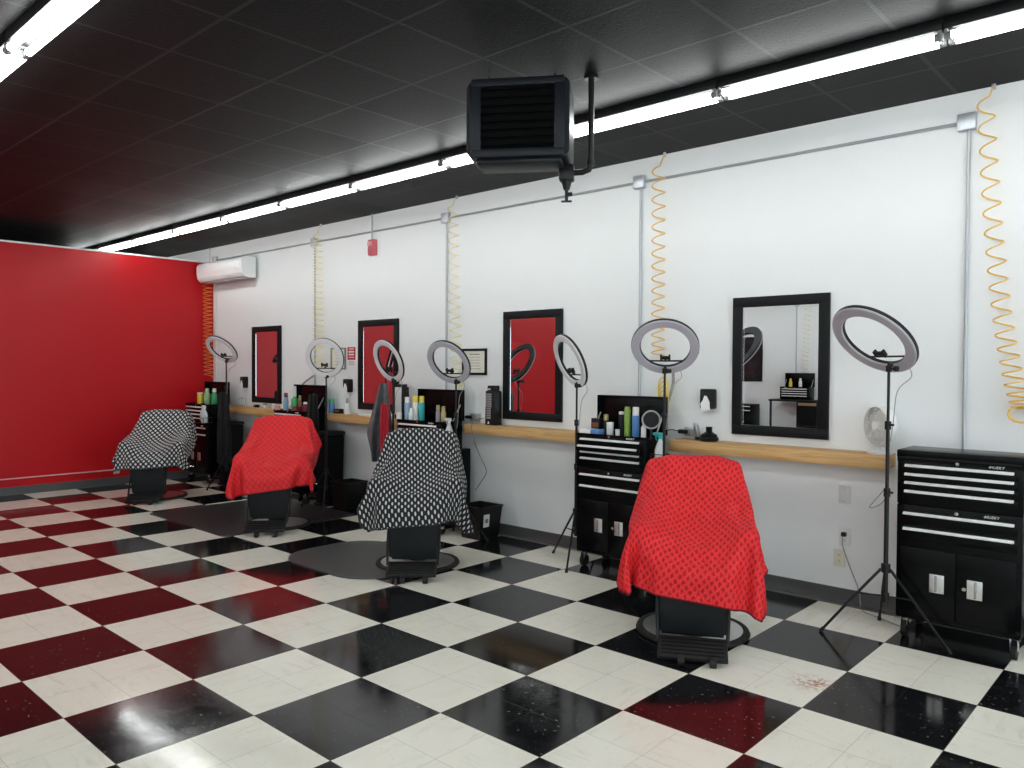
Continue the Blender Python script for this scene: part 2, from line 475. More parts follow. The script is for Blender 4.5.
ROWS = [(2.50, 'row beside the white wall', -9), (-.55, 'second row from the white wall', -7), (-3.60, 'third row from the white wall', -7), (-6.65, 'row beside the opposite wall', -7)]
ordn = ['first', 'second', 'third', 'fourth', 'fifth', 'sixth', 'seventh', 'eighth', 'ninth', 'tenth', 'eleventh', 'twelfth', 'thirteenth', 'fourteenth']
first = True
for ry, where, k0 in ROWS:
    n = 0; nb = 0
    for k in range(k0, 4):
        f = fx if first else copy_tree(fx)
        first = False
        x = 2.845 + 1.2192 * (k - .5)
        if x < XR - .3:
            lab = 'lit ceiling light beyond the red partition, ' + ('farther one, ' if nb == 0 and where.startswith('row beside the white') else '') + where; nb += 1
        else:
            lab = f'lit twin tube ceiling light, {ordn[n]} from the red wall, {where}'; n += 1
        place(f, (x, ry, H), lab)
        f['group'] = 'fluorescent lights in rows on the black ceiling'

# ------------------------------------------------------------------ heater hung from the ceiling
def rbox_frame(name): pass
hz_ang = math.radians(33.5)
HR = rotz(hz_ang)
heater = empty('unit_heater', (.87 + .16 * -.552 , 1.51 + .16 * .834, 2.825), hz_ang, 'black box shaped unit heater with louvred face hanging from the ceiling', 'heater')
# local: face at y = -.27, width along x
def rounded_rect(w, h, r, k=5):
    pts = []
    for cx, cy, a0 in ((w / 2 - r, h / 2 - r, 0), (-w / 2 + r, h / 2 - r, 90), (-w / 2 + r, -h / 2 + r, 180), (w / 2 - r, -h / 2 + r, 270)):
        for i in range(k + 1):
            a = math.radians(a0 + 90 * i / k); pts.append((cx + r * math.cos(a), cy + r * math.sin(a)))
    return pts
RX90 = Matrix.Rotation(math.radians(90), 3, 'X')
hb = B()
hb.prism(rounded_rect(.60, .45, .045), -.16, .16, RX90, (0, 0, .235), bev=.014)
hb.build('casing', M['heater_metal'], heater)
fr = B()
for c, s in (((0, -.168, .033), (.54, .018, .045)), ((0, -.168, .437), (.54, .018, .045)), ((-.245, -.168, .235), (.065, .018, .38)), ((.245, -.168, .235), (.065, .018, .38))):
    fr.box(c, s, bev=.004)
fr.build('face_frame', M['heater_metal'], heater)
B().box((0, -.162, .235), (.43, .006, .36)).build('grille_back', M['louver'], heater)
for i in range(8):
    B().box((0, -.172, .075 + i * .0455), (.425, .030, .004), Matrix.Rotation(.6, 3, 'X'), bev=.0015).build('louver', M['louver'], heater)
B().box((0, 0, -.0), (.50, .25, .03), bev=.01).build('drip_pan', M['heater_metal'], heater)
rd = B()
for sx in (-1, 1):
    rd.cyl((sx * .20, .0, .44), (sx * .20, .0, H - 2.825), .006, seg=8)
rd.build('hanger_rod', M['black_metal'], heater)
# valve under the casing and supply pipe up to the ceiling
Hinv = heater_inv = rotz(-hz_ang)
def hl(x, y, z): return Hinv @ (Vector((x, y, z)) - heater.location)
pz = 2.79; px_, py_ = 1.09, 1.92
vb = hl(.955, 1.86, pz)
B().tube([hl(px_, py_, H - .005), hl(px_, py_, pz + .05), hl(px_ - .01, py_ - .003, pz + .012), hl(px_ - .045, py_ - .02, pz), hl(.955, 1.86, pz)], .018, seg=12).build('supply_pipe', M['black_metal'], heater)
B().cyl(hl(px_, py_, H - .002), hl(px_, py_, H - .02), .042, seg=20).build('ceiling_flange', M['black_metal'], heater)
ff = B(); ff.cyl(hl(px_, py_, pz + .07), hl(px_, py_, pz + .035), .025, seg=14)
ff.build('pipe_fitting', M['black_metal'], heater)
v = B().box(vb, (.09, .08, .10), bev=.012).cyl(vb + Vector((0, 0, .04)), vb + Vector((0, 0, -.02)), .035, seg=16)
v.cyl(vb + Vector((0, 0, -.04)), vb + Vector((0, 0, -.10)), .035, .018, seg=14)
v.cyl(vb + Vector((0, 0, -.10)), vb + Vector((0, 0, -.165)), .010, seg=10)
v.box(vb + Vector((0, 0, -.168)), (.065, .014, .012), bev=.004)
v.cyl(vb + Vector((.0, 0, -.125)), vb + Vector((.035, 0, -.125)), .012, seg=10)
v.build('gas_valve', M['black_metal'], heater)

# ------------------------------------------------------------------ split air conditioner high on the wall
ac = empty('air_conditioner', (-6.49, YW - .034, 2.82), 0, 'white wall mounted split air conditioner in the corner by the red wall', 'air conditioner')
prof = [(0, .0), (-.12, 0), (-.175, .02), (-.205, .06), (-.215, .12), (-.215, .22), (-.19, .265), (-.13, .285), (0, .285)]
b = B(); W2 = .64
rows = [[b.bm.verts.new((sx * W2, y, z)) for y, z in prof] for sx in (-1, 1)]
for i in range(len(prof)): b.bm.faces.new((rows[0][i], rows[0][(i + 1) % len(prof)], rows[1][(i + 1) % len(prof)], rows[1][i]))
b.bm.faces.new(rows[0]); b.bm.faces.new(rows[1][::-1])
b.build('casing', M['ac_white'], ac, smooth=25)
B().box((.05, .017, .14), (1.0, .034, .20), bev=.004).build('mounting_plate', M['galv'], ac)
B().box((0, -.2165, .17), (1.22, .008, .12), bev=.003).build('front_panel', M['ac_white'], ac)
B().box((0, -.150, .006), (1.16, .07, .010), Matrix.Rotation(.42, 3, 'X'), bev=.003).build('air_flap', M['grey'], ac)
B().box((.50, -.222, .12), (.05, .002, .02)).build('display_window', M['grey_plate'], ac)

# ------------------------------------------------------------------ conduit along the white wall
CX = [2.69, .29, -2.07, -4.47, -7.02]
cy = YW - .016
run = empty('electrical_conduit', (CX[0], cy, 3.16), 0, 'grey metal conduit run along the top of the white wall with drops at each station', 'conduit')
c0 = Vector(run.location)
B().tube([Vector((CX[0] - .05, cy, 3.16)) - c0, Vector((CX[4] + .05, cy, 3.16)) - c0], .011, seg=10).build('horizontal_pipe', M['conduit'], run)
for i, x in enumerate(CX):
    B().box(Vector((x, YW - .024, 3.16)) - c0, (.105, .046, .105), bev=.006).build('junction_box', M['galv'], run)
    z0 = 1.12 if i < 4 else 1.2
    pb = B().tube([Vector((x + .01, cy, 3.11)) - c0, Vector((x + .01, cy, z0)) - c0], .011, seg=10).build('drop_pipe', M['conduit'] if i < 4 else M['white_plastic'], run)
    if i != 0:
        sb = B()
        for zz in (2.6, 1.75): sb.box(Vector((x + .01, cy - .003, zz)) - c0, (.05, .026, .016), bev=.002)
    lb = B()
    for sx in (-1, 1): lb.cyl(Vector((x + sx * .036, YW - .048, 3.16 + sx * .036)) - c0, Vector((x + sx * .036, YW - .051, 3.16 + sx * .036)) - c0, .006, seg=8)
    lb.build('cover_screw', M['conduit'], run)

# ------------------------------------------------------------------ fire alarm
al = empty('fire_alarm', (-3.285, YW, 2.875), 0, 'faded red fire alarm strobe on the white wall under the conduit', 'alarm')
B().box((0, -.03, .10), (.11, .06, .18), bev=.01).build('alarm_body', M['alarm_red'], al)
B().box((-.01, -.066, .14), (.07, .022, .05), bev=.008).build('strobe_lens', M['pink'], al)
g = B()
for i in range(5): g.box((-.005, -.0615, .035 + i * .014), (.085, .004, .005))
g.build('sounder_grille', M['red'], al)
B().tube([(.0, -.038, .17), (.0, -.038, H - 2.876)], .009, seg=8).build('feed_pipe', M['conduit'], al)

# ------------------------------------------------------------------ coiled air hoses
def coil_pts(x0, z0, x1, z1, turns, r0, r1, y, phase=0.0, power=1.25, bow=0.0, per=14):
    pts = []
    N = int(turns * per)
    for i in range(N + 1):
        t = i / N
        a = 2 * math.pi * turns * (1 - (1 - t) ** power if power != 1 else t)
        a = 2 * math.pi * turns * t + phase
        s = 1 - (1 - t) ** power
        r = r0 + (r1 - r0) * t
        pts.append(Vector((x0 + (x1 - x0) * s + bow * math.sin(math.pi * t) + r * math.cos(a), y - r * .75 * (math.sin(a) + 1.0) - .012, z0 + (z1 - z0) * s)))
    return pts
def hose(name, pts, material, label, rad=.0052, entry=None):
    o = pts[0].copy()
    t = empty(name, o, 0, label, 'hose', 'coiled air hoses hanging down the white wall')
    top = Vector((o.x - .0, o.y, H - .002))
    if entry: top = Vector((entry[0], entry[1], H - .002))
    B().tube([top - o] + ([Vector((entry[0], entry[1], entry[2])) - o] if entry else []) + [p - o for p in pts[2:]], rad, seg=6).build('hose_coil', material, t)
    B().cyl(top - o + Vector((0, 0, .0)), top - o - Vector((0, 0, .03)), .012, seg=10).build('ceiling_fitting', M['galv'], t)
    return t, o
h1, o1 = hose('coiled_air_hose', coil_pts(2.79, 3.30, 3.02, 1.39, 20, .045, .058, YW, power=1.5, bow=-.05), M['hose'], 'orange yellow coiled air hose hanging above the lidded tool chest nearest the camera')
B().tube([Vector((3.02 + .07 * math.cos(a), YW - .07 - .02 * k, 1.36 + .05 * math.sin(a))) - o1 for k in range(3) for a in [2 * math.pi * j / 12 for j in range(12)]], .0055, seg=6).build('hose_loop', M['hose'], h1)
B().cyl(Vector((3.06, YW - .10, 1.37)) - o1, Vector((3.20, YW - .09, 1.42)) - o1, .014, seg=10).build('air_nozzle', M['black_plastic'], h1)
h2, o2 = hose('coiled_air_hose', coil_pts(.49, 3.26, .50, 1.72, 16, .055, .055, YW, power=1.2), M['hose'], 'pale orange coiled air hose behind the frontal round ring light beside the open chest')
B().tube([Vector((.55 + .045 * math.cos(a) + .01 * k, YW - .05 - .012 * k, 1.46 - .035 * k + .09 * math.sin(a))) - o2 for k in range(5) for a in [2 * math.pi * j / 12 for j in range(12)]], .0055, seg=6).build('hose_loop', M['yellow'], h2)
B().tube([Vector((.64, YW - .05, 1.60)) - o2, Vector((.645, YW - .05, 1.50)) - o2, Vector((.60, YW - .05, 1.34)) - o2], [.012, .014, .008], seg=8).build('air_nozzle', M['grey'], h2)
h3, o3 = hose('coiled_air_hose', coil_pts(-1.93, 3.27, -1.86, 1.50, 18, .058, .068, YW, power=1.1), M['hose_pale'], 'pale yellow coiled air hose beside the framed certificate at the centre of the wall')
B().tube([Vector((-1.80 + .04 * math.cos(a), YW - .05 - .012 * k, 1.47 + .035 * math.sin(a) - .01 * k)) - o3 for k in range(3) for a in [2 * math.pi * j / 12 for j in range(12)]], .0055, seg=6).build('hose_loop', M['hose_pale'], h3)
h4, o4 = hose('coiled_air_hose', coil_pts(-4.33, 3.24, -4.31, 1.50, 26, .065, .075, YW, power=1.1), M['hose_pale'], 'tightly coiled pale yellow air hose beside the second wall mirror from the red wall')
B().tube([Vector((-4.45, YW - .05, 1.50)) - o4, Vector((-4.60, YW - .06, 1.43)) - o4, Vector((-4.75, YW - .08, 1.33)) - o4], .012, seg=8).build('air_nozzle', M['grey'], h4)
h5, o5 = hose('coiled_air_hose', coil_pts(-7.06, 2.80, -7.03, 1.46, 24, .075, .08, YW - .05, power=1.0), M['hose_orange'], 'orange coiled air hose hanging below the air conditioner against the red corner', entry=(-7.165, YW - .03, 2.86))
B().tube([Vector((-7.0, YW - .1, 1.46)) - o5, Vector((-6.96, YW - .1, 1.38)) - o5, Vector((-6.99, YW - .1, 1.28)) - o5], .009, seg=8).build('air_nozzle', M['maroon'], h5)

# ------------------------------------------------------------------ wall mirrors
def make_mirror():
    t = empty('wall_mirror', (0, 0, 0), 0, 'x', 'mirror', 'black framed mirrors on the white wall')
    w, h, fw, d = .725, 1.03, .075, .028
    f = B()
    f.box((0, -d / 2, h / 2 - fw / 2), (w, d, fw), bev=.005).box((0, -d / 2, -h / 2 + fw / 2), (w, d, fw), bev=.005)
    f.box((-w / 2 + fw / 2, -d / 2, 0), (fw, d * .98, h - fw), bev=.004).box((w / 2 - fw / 2, -d / 2, 0), (fw, d * .98, h - fw), bev=.004)
    f.build('frame', M['dark_wood'], t)
    B().box((0, -.008, 0), (w - 2 * fw + .01, .006, h - 2 * fw + .01)).build('mirror_glass', M['glass'], t, smooth=0)
    e = B(); gw, gh = w - 2 * fw, h - 2 * fw
    for c, s in (((0, gh / 2 - .006), (gw, .012)), ((0, -gh / 2 + .006), (gw, .012)), ((-gw / 2 + .006, 0), (.012, gh)), ((gw / 2 - .006, 0), (.012, gh))):
        R = Matrix.Rotation(.006 * (1 if c[1] < 0 else -1), 3, 'X') if c[0] == 0 else Matrix.Rotation(.006 * (1 if c[0] > 0 else -1), 3, 'Z')
        e.box((c[0], -.0125, c[1]), (s[0], .002, s[1]), R)
    e.build('bevelled_edge', M['glass'], t, smooth=0)
    return t
mir = make_mirror()
for i, (x, lab) in enumerate(((1.50, 'black framed mirror reflecting the opposite white wall, nearest the camera'), (-.885, 'black framed mirror beside the tall clipper tower, reflecting red wall'), (-3.20, 'black framed mirror next to the small red and white notice'), (-5.61, 'black framed mirror nearest the air conditioner and red wall'))):
    place(mir if i == 0 else copy_tree(mir), (x, YW - .002, 1.64), lab)
op = empty('framed_picture', (-4.35, YO + .002, 1.84), math.pi, 'dark framed picture on the opposite wall, seen only in the nearest mirror', 'picture')
f = B()
for c, s in (((0, -.012, .49), (.72, .024, .05)), ((0, -.012, -.49), (.72, .024, .05)), ((-.335, -.012, 0), (.05, .024, .93)), ((.335, -.012, 0), (.05, .024, .93))): f.box(c, s, bev=.004)
f.build('frame', M['dark_wood'], op)
B().box((0, -.007, 0), (.63, .008, .94)).build('picture', M['picture'], op)  # stands for mirror glass, with the dark reflection painted on

# ------------------------------------------------------------------ shelf planks
def plank(x0, x1, label):
    o = B().box(((x1 - x0) / 2, -.105, -.045), (x1 - x0, .21, .09), bev=.004).build('wall_shelf', M['wood'])
    o.location = (x0, YW, 1.065)
    return tag(o, label, 'shelf', 'pine shelf planks along the white wall')
SH = 1.065
plank(.70, 2.30, 'pine shelf plank under the mirror nearest the camera')
plank(-1.60, -.03, 'pine shelf plank carrying the tall black clipper tower')
plank(-3.94, -2.33, 'pine shelf plank below the mirror beside the red notice')
plank(-6.30, -4.68, 'pine shelf plank nearest the red wall')

# ------------------------------------------------------------------ tool chests and cabinets
CW, CD, FY = .65, .42, 3.20
def logo(parent, x, z, size, y):
    R = Matrix.Rotation(math.radians(90), 3, 'X')
    b = shaped_text('HUSKY', size, .0006, R, (x, y, z), shear=.25, bold=size * .008)
    # running dog mark: slanted swoosh with a head
    k = size
    for poly in ([(-2.15, -.05), (-1.75, .12), (-1.45, .36), (-1.30, .10), (-1.6, -.02), (-1.75, -.3), (-1.88, -.02)],):
        b.prism([(x + px * k * .95, z + pz_ * k) for px, pz_ in poly], -.0006, .0006, Matrix(((1, 0, 0), (0, 0, 1), (0, 1, 0))), (0, y, 0))
    return b.build('brand_lettering', M['white_plastic'], parent, smooth=0)
def pull(b, x0, x1, z, y):
    b.box(((x0 + x1) / 2, y - .010, z), (x1 - x0, .018, .012), bev=.003)
    b.box(((x0 + x1) / 2, y - .004, z + .007), (x1 - x0, .008, .006), bev=.001)
def caster(x, y, z, parent):
    c = B().box((x, y, z - .006), (.06, .06, .006), bev=.002)
    for s in (-1, 1): c.box((x + s * .018, y + .008, z - .045), (.004, .045, .075), bev=.002)
    o = c.build('caster', M['chrome'], parent)
    w = B().cyl((x - .013, y + .012, .048), (x + .013, y + .012, .048), .048, seg=24)
    w.build('caster_wheel', M['rubber'], o)
def make_cabinet():
    t = empty('rolling_cabinet', (0, 0, 0), 0, 'x', 'tool cabinet', 'black rolling tool cabinets against the white wall')
    z0, z1 = .135, .812
    B().box((0, CD / 2, (z0 + z1) / 2), (CW, CD - .012, z1 - z0), bev=.006).build('body', M['black_gloss'], t)
    for zc, h in ((.752, .085), (.660, .085)):
        d = B().box((0, .004, zc - .012), (CW - .05, .02, h), bev=.004).build('drawer', M['black_gloss'], t)
        pb = B(); pull(pb, -.285, .285, zc + .008, -.004); pb.build('drawer_pull', M['handle'], d)
    for s in (-1, 1):
        d = B().box((s * .1505, .003, .36), (.296, .02, .40), bev=.004).build('door', M['black_gloss'], t)
        h = B()
        cx = s * .098
        h.box((cx, -.0085, .366), (.078, .004, .108), bev=.0015)
        h.build('recessed_handle', M['brushed'], d)
        k = B().box((cx + s * .004, -.012, .366), (.014, .010, .096), bev=.004); k.build('handle_grip', M['grey'], d)
    lk = B().cyl((.045, .0, .362), (.045, -.012, .362), .011, seg=14); lk.build('door_lock', M['chrome'], t)
    B().cyl((0, .0, .790), (0, -.012, .790), .010, seg=14).build('drawer_lock', M['chrome'], t)
    logo(t, .175, .7905, .021, -.0015)
    for sx in (-1, 1):
        for yy in (.05, CD - .06): caster(sx * .285, yy, z0, t)
    B().box((0, .012, z0 + .018), (CW - .01, .02, .05), bev=.004).build('bottom_rail', M['black_gloss'], t)
    return t
CHD = .305
def make_chest(open_lid, ajar=None):
    t = empty('tool_chest', (0, 0, 0), 0, 'x', 'tool chest', 'black tool chests on the rolling cabinets')
    z0, z1 = 0.0, .276   # above the cabinet top at .814
    B().box((0, CHD / 2, (z0 + z1 - .012) / 2), (CW, CHD - .012, z1 - .012), bev=.005).build('body', M['black_gloss'], t)
    r = B()
    r.box((0, .005, z1 - .008), (CW, .008, .022)).box((0, CHD - .012, z1 - .008), (CW, .008, .022))
    for s in (-1, 1): r.box((s * (CW / 2 - .004), CHD / 2, z1 - .008), (.008, CHD - .02, .022))
    r.build('rim', M['black_gloss'], t)
    for k, zc in enumerate((.224, .172, .122, .070)):
        y = -.035 if ajar == k else 0
        xs = -.012 if ajar == k else 0
        d = B().box((xs * 0, .004 + y / 2, zc - .008), (CW - .05, .02 - y, .046), bev=.003).build('drawer', M['black_gloss'], t)
        pb = B(); pull(pb, -.28, .28, zc + .008, y - .004); pb.build('drawer_pull', M['handle'], d)
    B().cyl((0, .0, .264), (0, -.011, .264), .010, seg=14).build('chest_lock', M['chrome'], t)
    lid = B()
    if open_lid:
        # hinge along the back edge, lid swung up
        R = Matrix.Rotation(math.radians(86), 3, 'X')
        hy, hz = CHD - .002, z1
        def pt(x, y, z): return R @ Vector((x, y, z)) + Vector((0, hy, hz))
        # closed lid spans y -CHD..0 ; build with y reversed so it stands up
        lid.box((0, hy + .022, hz + CHD / 2), (CW, .004, CHD), bev=.001)
        for s in (-1, 1): lid.box((s * (CW / 2 - .002), hy + .0, hz + CHD / 2), (.004, .048, CHD))
        lid.box((0, hy, hz + CHD - .003), (CW, .048, .006), bev=.002)
    else:
        lid.box((0, CHD / 2 - .002, z1 + .026), (CW + .006, CHD + .006, .048), bev=.008)
    lo = lid.build('lid', M['black_gloss'], t)
    if not open_lid:
        B().box((0, -.007, z1 + .006), (CW - .02, .006, .008), bev=.002).build('lid_lip', M['black_metal'], lo)
    else:
        gs = B()
        for s in (-1, 1): gs.cyl((s * .30, CHD - .11, z1), (s * .30, CHD - .01, z1 + .16), .006, seg=8)
        gs.build('lid_strut', M['silver'], lo)
    logo(t, .195, .2595, .021, -.0015)
    return t
CXs = [2.775, .335, -1.965, -4.31, -6.66]
wh = ['nearest the camera', 'second from the camera', 'behind the checked cape chair in the middle', 'behind the farther red caped chair', 'against the red wall']
cab = make_cabinet()
for i, x in enumerate(CXs):
    place(cab if i == 0 else copy_tree(cab), (x, FY, 0), 'black rolling tool cabinet with two doors, ' + wh[i])
chest_closed = make_chest(False)
place(chest_closed, (CXs[0], FY, .814), 'black tool chest with closed lid, nearest the camera')
chest_ajar = make_chest(True, ajar=1)
place(chest_ajar, (CXs[1], FY, .814), 'black tool chest with open lid and one drawer ajar')
chest_open = make_chest(True)
for i in (2, 3, 4):
    place(chest_open if i == 2 else copy_tree(chest_open), (CXs[i], FY, .814), 'black open tool chest ' + wh[i])
TZ = .814 + .2655     # tray surface inside the open chests

# ------------------------------------------------------------------ ring lights on tripods
def nrm_basis(n):
    n = Vector(n).normalized(); x = Vector((0, 0, 1)).cross(n).normalized(); y = n.cross(x)
    return Matrix((x, y, n)).transposed()
def ring_light(C, n, pole, dia, label, material, feet_rot, foot=.34, z_hub=.42, cable=True):
    base = Vector((pole[0], pole[1], 0)); R = nrm_basis(n); C = Vector(C) - base; n = Vector(n).normalized()
    t = empty('ring_light', base, 0, label, 'ring light', 'ring lights on black tripods')
    ro = dia / 2; bw = ro * .27; ri = ro - bw
    # housing (behind) and diffuser (front, +n)
    def ringprof(r0, r1, za, zb, e):
        return [(r0, za), (r1, za), (r1 + 0, zb - e), (r1 - e, zb), (r0 + e, zb), (r0, zb - e)]
    h = B().lathe(ringprof(ri, ro, -.016, .004, .002), C, R, 56, closed=True); h.build('ring_housing', M['black_plastic'], t)
    d = B().lathe(ringprof(ri + .003, ro - .003, .004, .016, .005), C, R, 56, closed=True); d.build('diffuser', material, t)
    # lowest point of the ring is where the head joins
    dn = Vector((0, 0, -1)) - n * (-n.z); dn.normalize()
    low = C + dn * (ro - bw * .4) - n * .02
    top = Vector((0, 0, min(low.z - .03, C.z - .05)))
    hd = B().tube([low, low - n * .02 + Vector((0, 0, -.01)), top + Vector((0, 0, .035)), top], .011, seg=8)
    hd.box(top + Vector((0, 0, .012)), (.03, .03, .04), bev=.005)
    hd.cyl(top + Vector((0, 0, .012)), top + Vector((.045, -.015, .012)), .007, seg=8).cyl(top + Vector((.035, -.012, .012)), top + Vector((.055, -.018, .012)), .016, seg=12)
    hd.build('tilt_head', M['black_plastic'], t)
    # bar and phone clamp across the lower part of the hole
    side = n.cross(dn).normalized(); m0 = C + dn * (ri * .72)
    half = math.sqrt(max(.0, ri * ri - (ri * .72) ** 2))
    ph = B().box(m0 - n * .004, (.001, .001, .001))
    ph.cyl(m0 - side * half, m0 + side * half, .006, seg=8)
    c2 = m0 - dn * .045 + n * .02
    ph.tube([m0, m0 - dn * .02 + n * .01, c2], .009, seg=8)
    bx = Matrix((side, dn, n)).transposed()
    ph.box(c2, (.075, .02, .022), bx, bev=.004).box(c2 + side * .03, (.014, .045, .03), bx, bev=.004).box(c2 - side * .03, (.014, .045, .03), bx, bev=.004)
    ph.build('phone_clamp', M['black_plastic'], t)
    # telescoping pole
    zt = top.z
    pl = B().cyl((0, 0, .22), (0, 0, zt * .55), .0135, seg=12).cyl((0, 0, zt * .55), (0, 0, zt * .8), .011, seg=12).cyl((0, 0, zt * .8), (0, 0, zt), .0085, seg=12)
    pl.build('pole', M['black_metal'], t)
    for zz in (zt * .55, zt * .8):
        k = B().cyl((0, 0, zz - .03), (0, 0, zz + .02), .019, seg=12).cyl((.01, -.01, zz), (.04, -.03, zz), .007, seg=8)
        k.build('pole_clamp', M['black_plastic'], t)
    B().cyl((0, 0, z_hub - .02), (0, 0, z_hub + .03), .026, seg=14).build('tripod_collar', M['black_plastic'], t)
    B().cyl((0, 0, .24), (0, 0, .275), .022, seg=14).build('brace_collar', M['black_plastic'], t)
    for k in range(3):
        a = feet_rot[k] if isinstance(feet_rot, tuple) else feet_rot + k * 2 * math.pi / 3
        dx, dy = math.cos(a), math.sin(a)
        lg = B().tube([(dx * .025, dy * .025, z_hub), (dx * foot * .5, dy * foot * .5, z_hub * .56), (dx * foot, dy * foot, .012)], .0085, seg=8).build('leg', M['black_metal'], t)
        B().tube([(dx * .02, dy * .02, .258), (dx * foot * .42, dy * foot * .42, z_hub * .62)], .005, seg=6).build('leg_brace', M['black_metal'], lg)
        B().cyl((dx * foot * .97, dy * foot * .97, .026), (dx * foot * 1.02, dy * foot * 1.02, .0), .012, seg=10).build('rubber_foot', M['rubber'], lg)
    if cable:
        s0 = C + side * ro * .35 + dn * ro * .8 - n * .02
        cb = [s0, s0 + Vector((.03, 0, -.08)), Vector((.05, .0, zt - .12)), Vector((.03, 0, zt - .30)), Vector((.015, 0, zt - .42))]
        B().tube(smooth_path(cb, 5), .0028, seg=5).build('power_cable', M['grey'], t)
    return t
def smooth_path(pts, k=6):
    P_ = [Vector(p) for p in pts]; out = []
    for i in range(len(P_) - 1):
        a, b, c, d = P_[max(i - 1, 0)], P_[i], P_[i + 1], P_[min(i + 2, len(P_) - 1)]
        for j in range(k):
            t = j / k
            out.append(.5 * ((2 * b) + (c - a) * t + (2 * a - 5 * b + 4 * c - d) * t * t + (3 * b - a - 3 * c + d) * t ** 3))
    out.append(P_[-1]); return out
ring_light((2.348, 3.06, 1.798), (-.301, -.648, -.70), (2.415, 3.13), .53, 'tall grey ring light on tripod beside the closed tool chest, nearest the camera', M['frost'], (math.radians(204), math.radians(-3), math.radians(112)), .355)
ring_light((.89, 3.10, 1.775), (.351, -.692, -.631), (.86, 3.15), .49, 'grey ring light on tripod between the open drawer chest and the nearest mirror', M['frost'], math.radians(195), .38)
ring_light((-.104, 3.25, 1.677), (-.396, -.83, -.393), (-.07, 3.30), .47, 'narrow looking pale ring light on tripod left of the chest with drawer ajar', M['frost_pale'], (math.radians(161), math.radians(-64), math.radians(98)), .35)
ring_light((-1.502, 3.18, 1.664), (.169, -.842, -.512), (-1.45, 3.23), .465, 'grey ring light in front of the framed certificate', M['frost'], math.radians(20), .33)
ring_light((-2.485, 3.25, 1.68), (-.065, -.928, -.368), (-2.47, 3.30), .47, 'pale ring light in front of the mirror beside the red notice', M['frost_pale'], math.radians(210), .30)
ring_light((-3.56, 3.20, 1.715), (.503, -.823, -.264), (-3.60, 3.25), .455, 'round pale ring light behind the farther red caped chair', M['frost_pale'], math.radians(80), .34)
ring_light((-5.933, 3.20, 1.837), (.206, -.709, -.674), (-5.90, 3.25), .46, 'ring light on tripod nearest the red wall', M['frost_pale'], math.radians(40), .30)

